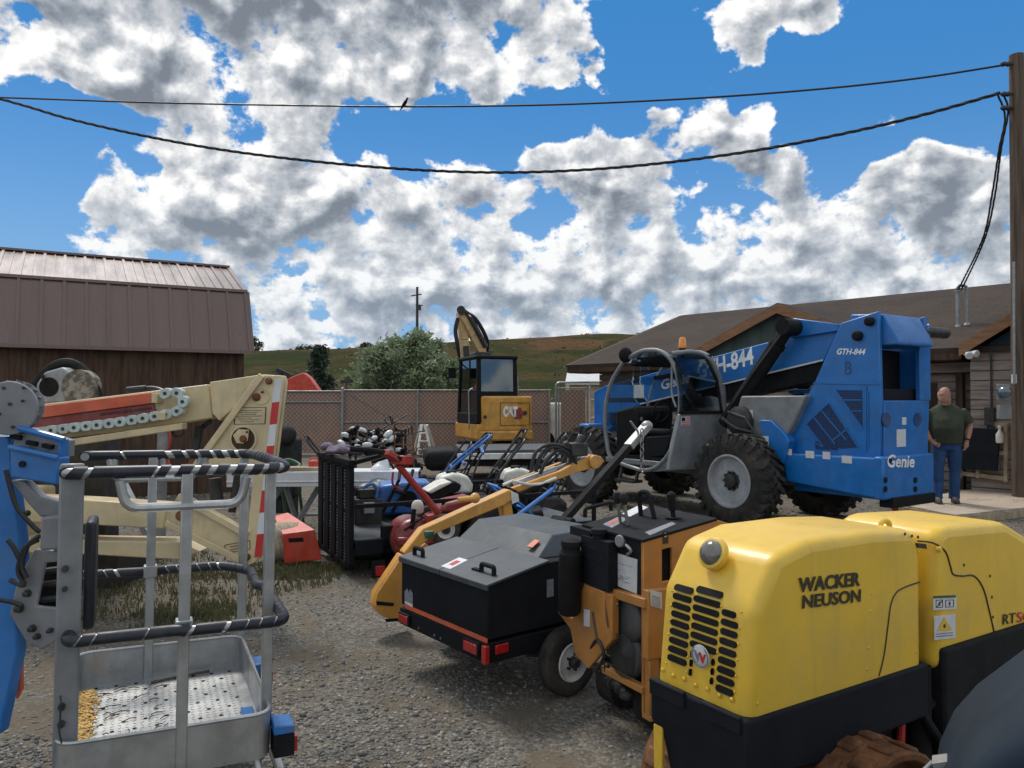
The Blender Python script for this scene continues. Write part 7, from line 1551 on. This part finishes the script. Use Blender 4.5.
k_ = MB(); k_.cyl((-.85, -.21, .9), (-.85, .21, .9), .02); k_.bar((-1.05, .21, 1.1), (-1.05, .6, 1.06), .03, .03); k_.build('crossbar', M['tool_blue'], f)

f = Fr('snow_blower', 'blue machine housing with black control rods behind the trailer fender', 'machine', *at(402, 520, 8.5).xy, 12)
hb = MB(); hb.pxz(f.XZ([(378, 515), (380, 486), (410, 482), (432, 483), (425, 514)], 0), 0, .5); hb.build('housing', M['tool_blue'], f, bev=.03)
k_ = MB(); k_.lathe(f.P(409, 499, -.002), (0, -1, 0), [(0, .09), (.006, .085)], 20); k_.build('intake', M['black'], f)
k_ = MB(); k_.tube([f.P(383, 512, -.05), f.P(399, 480, -.05), f.P(400, 470, .1)], .018, 6); k_.tube([f.P(392, 512, -.06), f.P(410, 483, -.05), f.P(413, 470, .1)], .018, 6); k_.cyl(f.P(392, 490, -.06), f.P(406, 494, -.06), .02); k_.build('control_rod', M['black'], f)
k_ = MB(); k_.box(.0, .45, .05, .45, .0, .36); k_.build('base', M['dark_steel'], f)
f = Fr('engine_unit', 'small black engine with blue pull cord standing behind the ramp gate', 'engine', *at(367, 520, 8.25).xy, 20, None, .0)
k_ = MB(); c = f.P(367, 496, 0); k_.box(c.x - .14, c.x + .14, -.1, .2, .0, c.z - .02); k_.box(c.x - .1, c.x + .12, -.08, .16, c.z - .02, c.z + .08); k_.cyl((c.x - .12, .05, c.z + .05), (c.x + .15, .05, c.z + .05), .05); k_.build('engine_block', M['dark_steel'], f, bev=.015)
k_ = MB(); k_.tube(catmull([f.P(a, b_, -.12) for a, b_ in ((363, 488), (372, 484), (377, 490), (376, 498))], 5), .02, 6); k_.build('pull_cord', M['tool_blue'], f)
k_ = MB(); c = f.P(369, 508, -.14); k_.box(c.x - .06, c.x + .06, -.16, -.11, c.z - .06, c.z + .06); k_.build('air_box', M['galv'], f, bev=.01)
f = Fr('white_sack', 'white plastic sack slumped beside the handle of the red tiller', 'sack', *at(380, 490, 9.3).xy, 0, None, .42)
k_ = MB(); c = f.P(380, 472, 0); k_.ball((c.x, 0, c.z - .02), .13, .14, .13); k_.ball((c.x + .04, .02, c.z + .08), .07, .08, .1); k_.ball((c.x - .02, 0, c.z - .12), .16, .16, .1); k_.ball((c.x + .02, 0, c.z - .25), .15, .14, .2); o = k_.build('sack', M['tape_white'], f); remesh(o, .02, 4)
f = Fr('grey_bundle', 'grey crumpled tarp bundle below the white sack', 'tarp', *at(385, 500, 9.0).xy, 0, None, .25)
k_ = MB(); c = f.P(384, 486, 0)
for i in range(8): k_.ball((c.x + random.uniform(-.2, .2), random.uniform(-.1, .1), c.z + random.uniform(-.06, .02)), random.uniform(.08, .16), random.uniform(.08, .14), random.uniform(.04, .08), 9, 6)
k_.box(c.x - .2, c.x + .2, -.1, .1, .0, c.z); o = k_.build('tarp', M['frame_grey'], f); remesh(o, .018, 4)
f = Fr('machine_cover', 'dusty dark red machine hood lying between the orange boom and the black engine', 'machine part', *at(458, 515, 7.6).xy, 15, None, 0)
k_ = MB(); k_.pxz(f.XZ([(438, 512), (447, 503), (470, 498), (480, 501), (478, 508), (452, 514)], 0), 0, .4); k_.box(0 - .1, .2, .05, .35, .0, f.P(455, 512, 0).z); k_.build('hood', M['dark_red'], f, bev=.03)
f = Fr('blower', 'black slanted engine box with white tank edge in front of the compactors', 'machine', *at(446, 510, 8.2).xy, 18, None, 0)
k_ = MB(); k_.pxz(f.XZ([(428, 498), (432, 489), (455, 481), (462, 485), (460, 491), (432, 503)], 0), 0, .35); k_.box(-.1, .2, .05, .3, 0, f.P(440, 500, 0).z); k_.build('box', M['black'], f, bev=.02)
k_ = MB(); k_.pxz(f.XZ([(427, 492), (440, 484), (450, 481), (452, 483), (431, 494)], -.02), -.03, .3); k_.build('tank', M['plastic_white'], f, bev=.015)
f = Fr('blue_prop', 'blue steel tube propped diagonally behind the orange boom', 'tube', *at(512, 525, 7.0).xy, 0)
k_ = MB(); k_.tube([f.P(512, 520, 0), f.P(553, 489, .6)], .02, 8); k_.tube([f.P(553, 489, .6), f.P(556, 484, .6)], .012, 8); k_.bar((0, 0, 0), f.P(512, 520, 0), .03, .03); k_.build('tube', M['tool_blue'], f)
f = Fr('fuel_can', 'small red fuel can on the aluminium plank', 'fuel can', *at(314, 463, 9.25).xy, 10, None, at(314, 469, 9.25).z)
k_ = MB(); k_.box(-.06, .06, -.05, .05, .0, .10); k_.tube(fillet([(-.05, 0, .09), (-.04, 0, .135), (.03, 0, .135), (.05, 0, .09)], .02), .01, 6); k_.cyl((.05, 0, .09), (.1, 0, .14), .012); k_.build('can', M['bright_red'], f, bev=.02)
f = Fr('hose_reel', 'green hose frame beside the tall cream lift mast', 'hose reel', *at(288, 480, 9.6).xy, 15, None, 0)
k_ = MB()
for z in (0, .07, .13): k_.tube(fillet([f.P(276, 466 + z * 20, -.1 + z), f.P(287, 458 + z * 20, .1), f.P(302, 465 + z * 25, .0), f.P(290, 471 + z * 25, -.3)], .1, 4, True), .02, 6, True)
k_.cyl(f.P(280, 470, .1), (0, .1, 0), .02); k_.cyl(f.P(297, 470, .1), (.2, .1, 0), .02); k_.build('frame', M['green'], f)
f = Fr('black_compressor', 'black machine half hidden behind the taped edge of the cream mast', 'machine', *at(281, 480, 10.4).xy, 0)
k_ = MB(); k_.box(-.25, .18, 0, .4, .35, 1.15); k_.ball((.05, -.0, 1.2), .16, .16, .14); k_.cyl((-.1, -.05, .8), (.15, -.05, .8), .1); k_.box(-.2, .15, .05, .35, 0, .4); k_.build('body', M['rubber'], f, bev=.04)
f = Fr('fuel_jug', 'dark tool case on the gravel by the step ladder', 'case', *at(448, 470, 14.2).xy, 0)
k_ = MB(); k_.box(-.2, .25, 0, .3, 0, .3); k_.tube(fillet([(-.08, .15, .29), (-.08, .15, .36), (.12, .15, .36), (.12, .15, .29)], .03), .015, 6); k_.build('case_body', M['black'], f, bev=.03)

# string trimmers heaped on a rack by the fence
f = Fr('trimmer_rack', 'dark steel rack carrying the heap of string trimmers by the fence', 'rack', *at(350, 458, 16.5).xy, 0)
k_ = MB()
for x in (0, 1.1): k_.bar((x, 0, 0), (x, 0, 1.0), .05, .05); k_.bar((x, .6, 0), (x, .6, 1.0), .05, .05); k_.bar((x, -.05, 1.0), (x, .65, 1.0), .05, .05)
k_.bar((0, 0, .55), (1.1, 0, .55), .05, .05); k_.bar((0, .6, .98), (1.1, .6, .98), .05, .05); k_.build('rack_frame', M['dark_steel'], f)
proto = None
for i in range(20):
    c = at(347 + (i % 7) * 9 + random.uniform(-4, 4), 450 - (i // 7) * 8 + random.uniform(-4, 3), 16.4 + (i % 3) * .2)
    if proto is None:
        f = Fr('string_trimmer', 'white headed string trimmer in the heap on the rack by the fence', 'trimmer', c.x, c.y, 0, 'string trimmers heaped by the fence', c.z); proto = f.root
        k_ = MB(); k_.ball((0, -.1, .02), .12, .07, .06, 10, 6); k_.box(-.12, .03, -.15, -.05, -.03, .05); k_.build('engine', M['tape_white'], f, bev=.02)
        k_ = MB(); k_.box(-.05, .12, -.18, -.02, -.09, -.03); k_.cyl((.1, -.1, 0), (.22, -.1, .01), .045); k_.build('starter', M['black'], f)
        k_ = MB(); k_.cyl((.1, -.1, 0), (.62, .5, -.22), .014, n=6); k_.tube(fillet([(.3, .13, -.08), (.34, .1, .06), (.4, .25, .06), (.36, .2, -.1)], .05), .012, 6); k_.build('shaft', M['dark_steel'], f)
        o = proto
    else: o = copy_tree(proto); o.location = c
    o.rotation_euler = (random.uniform(-.6, .6), random.uniform(-.6, .6), random.uniform(-1.2, 1.2))
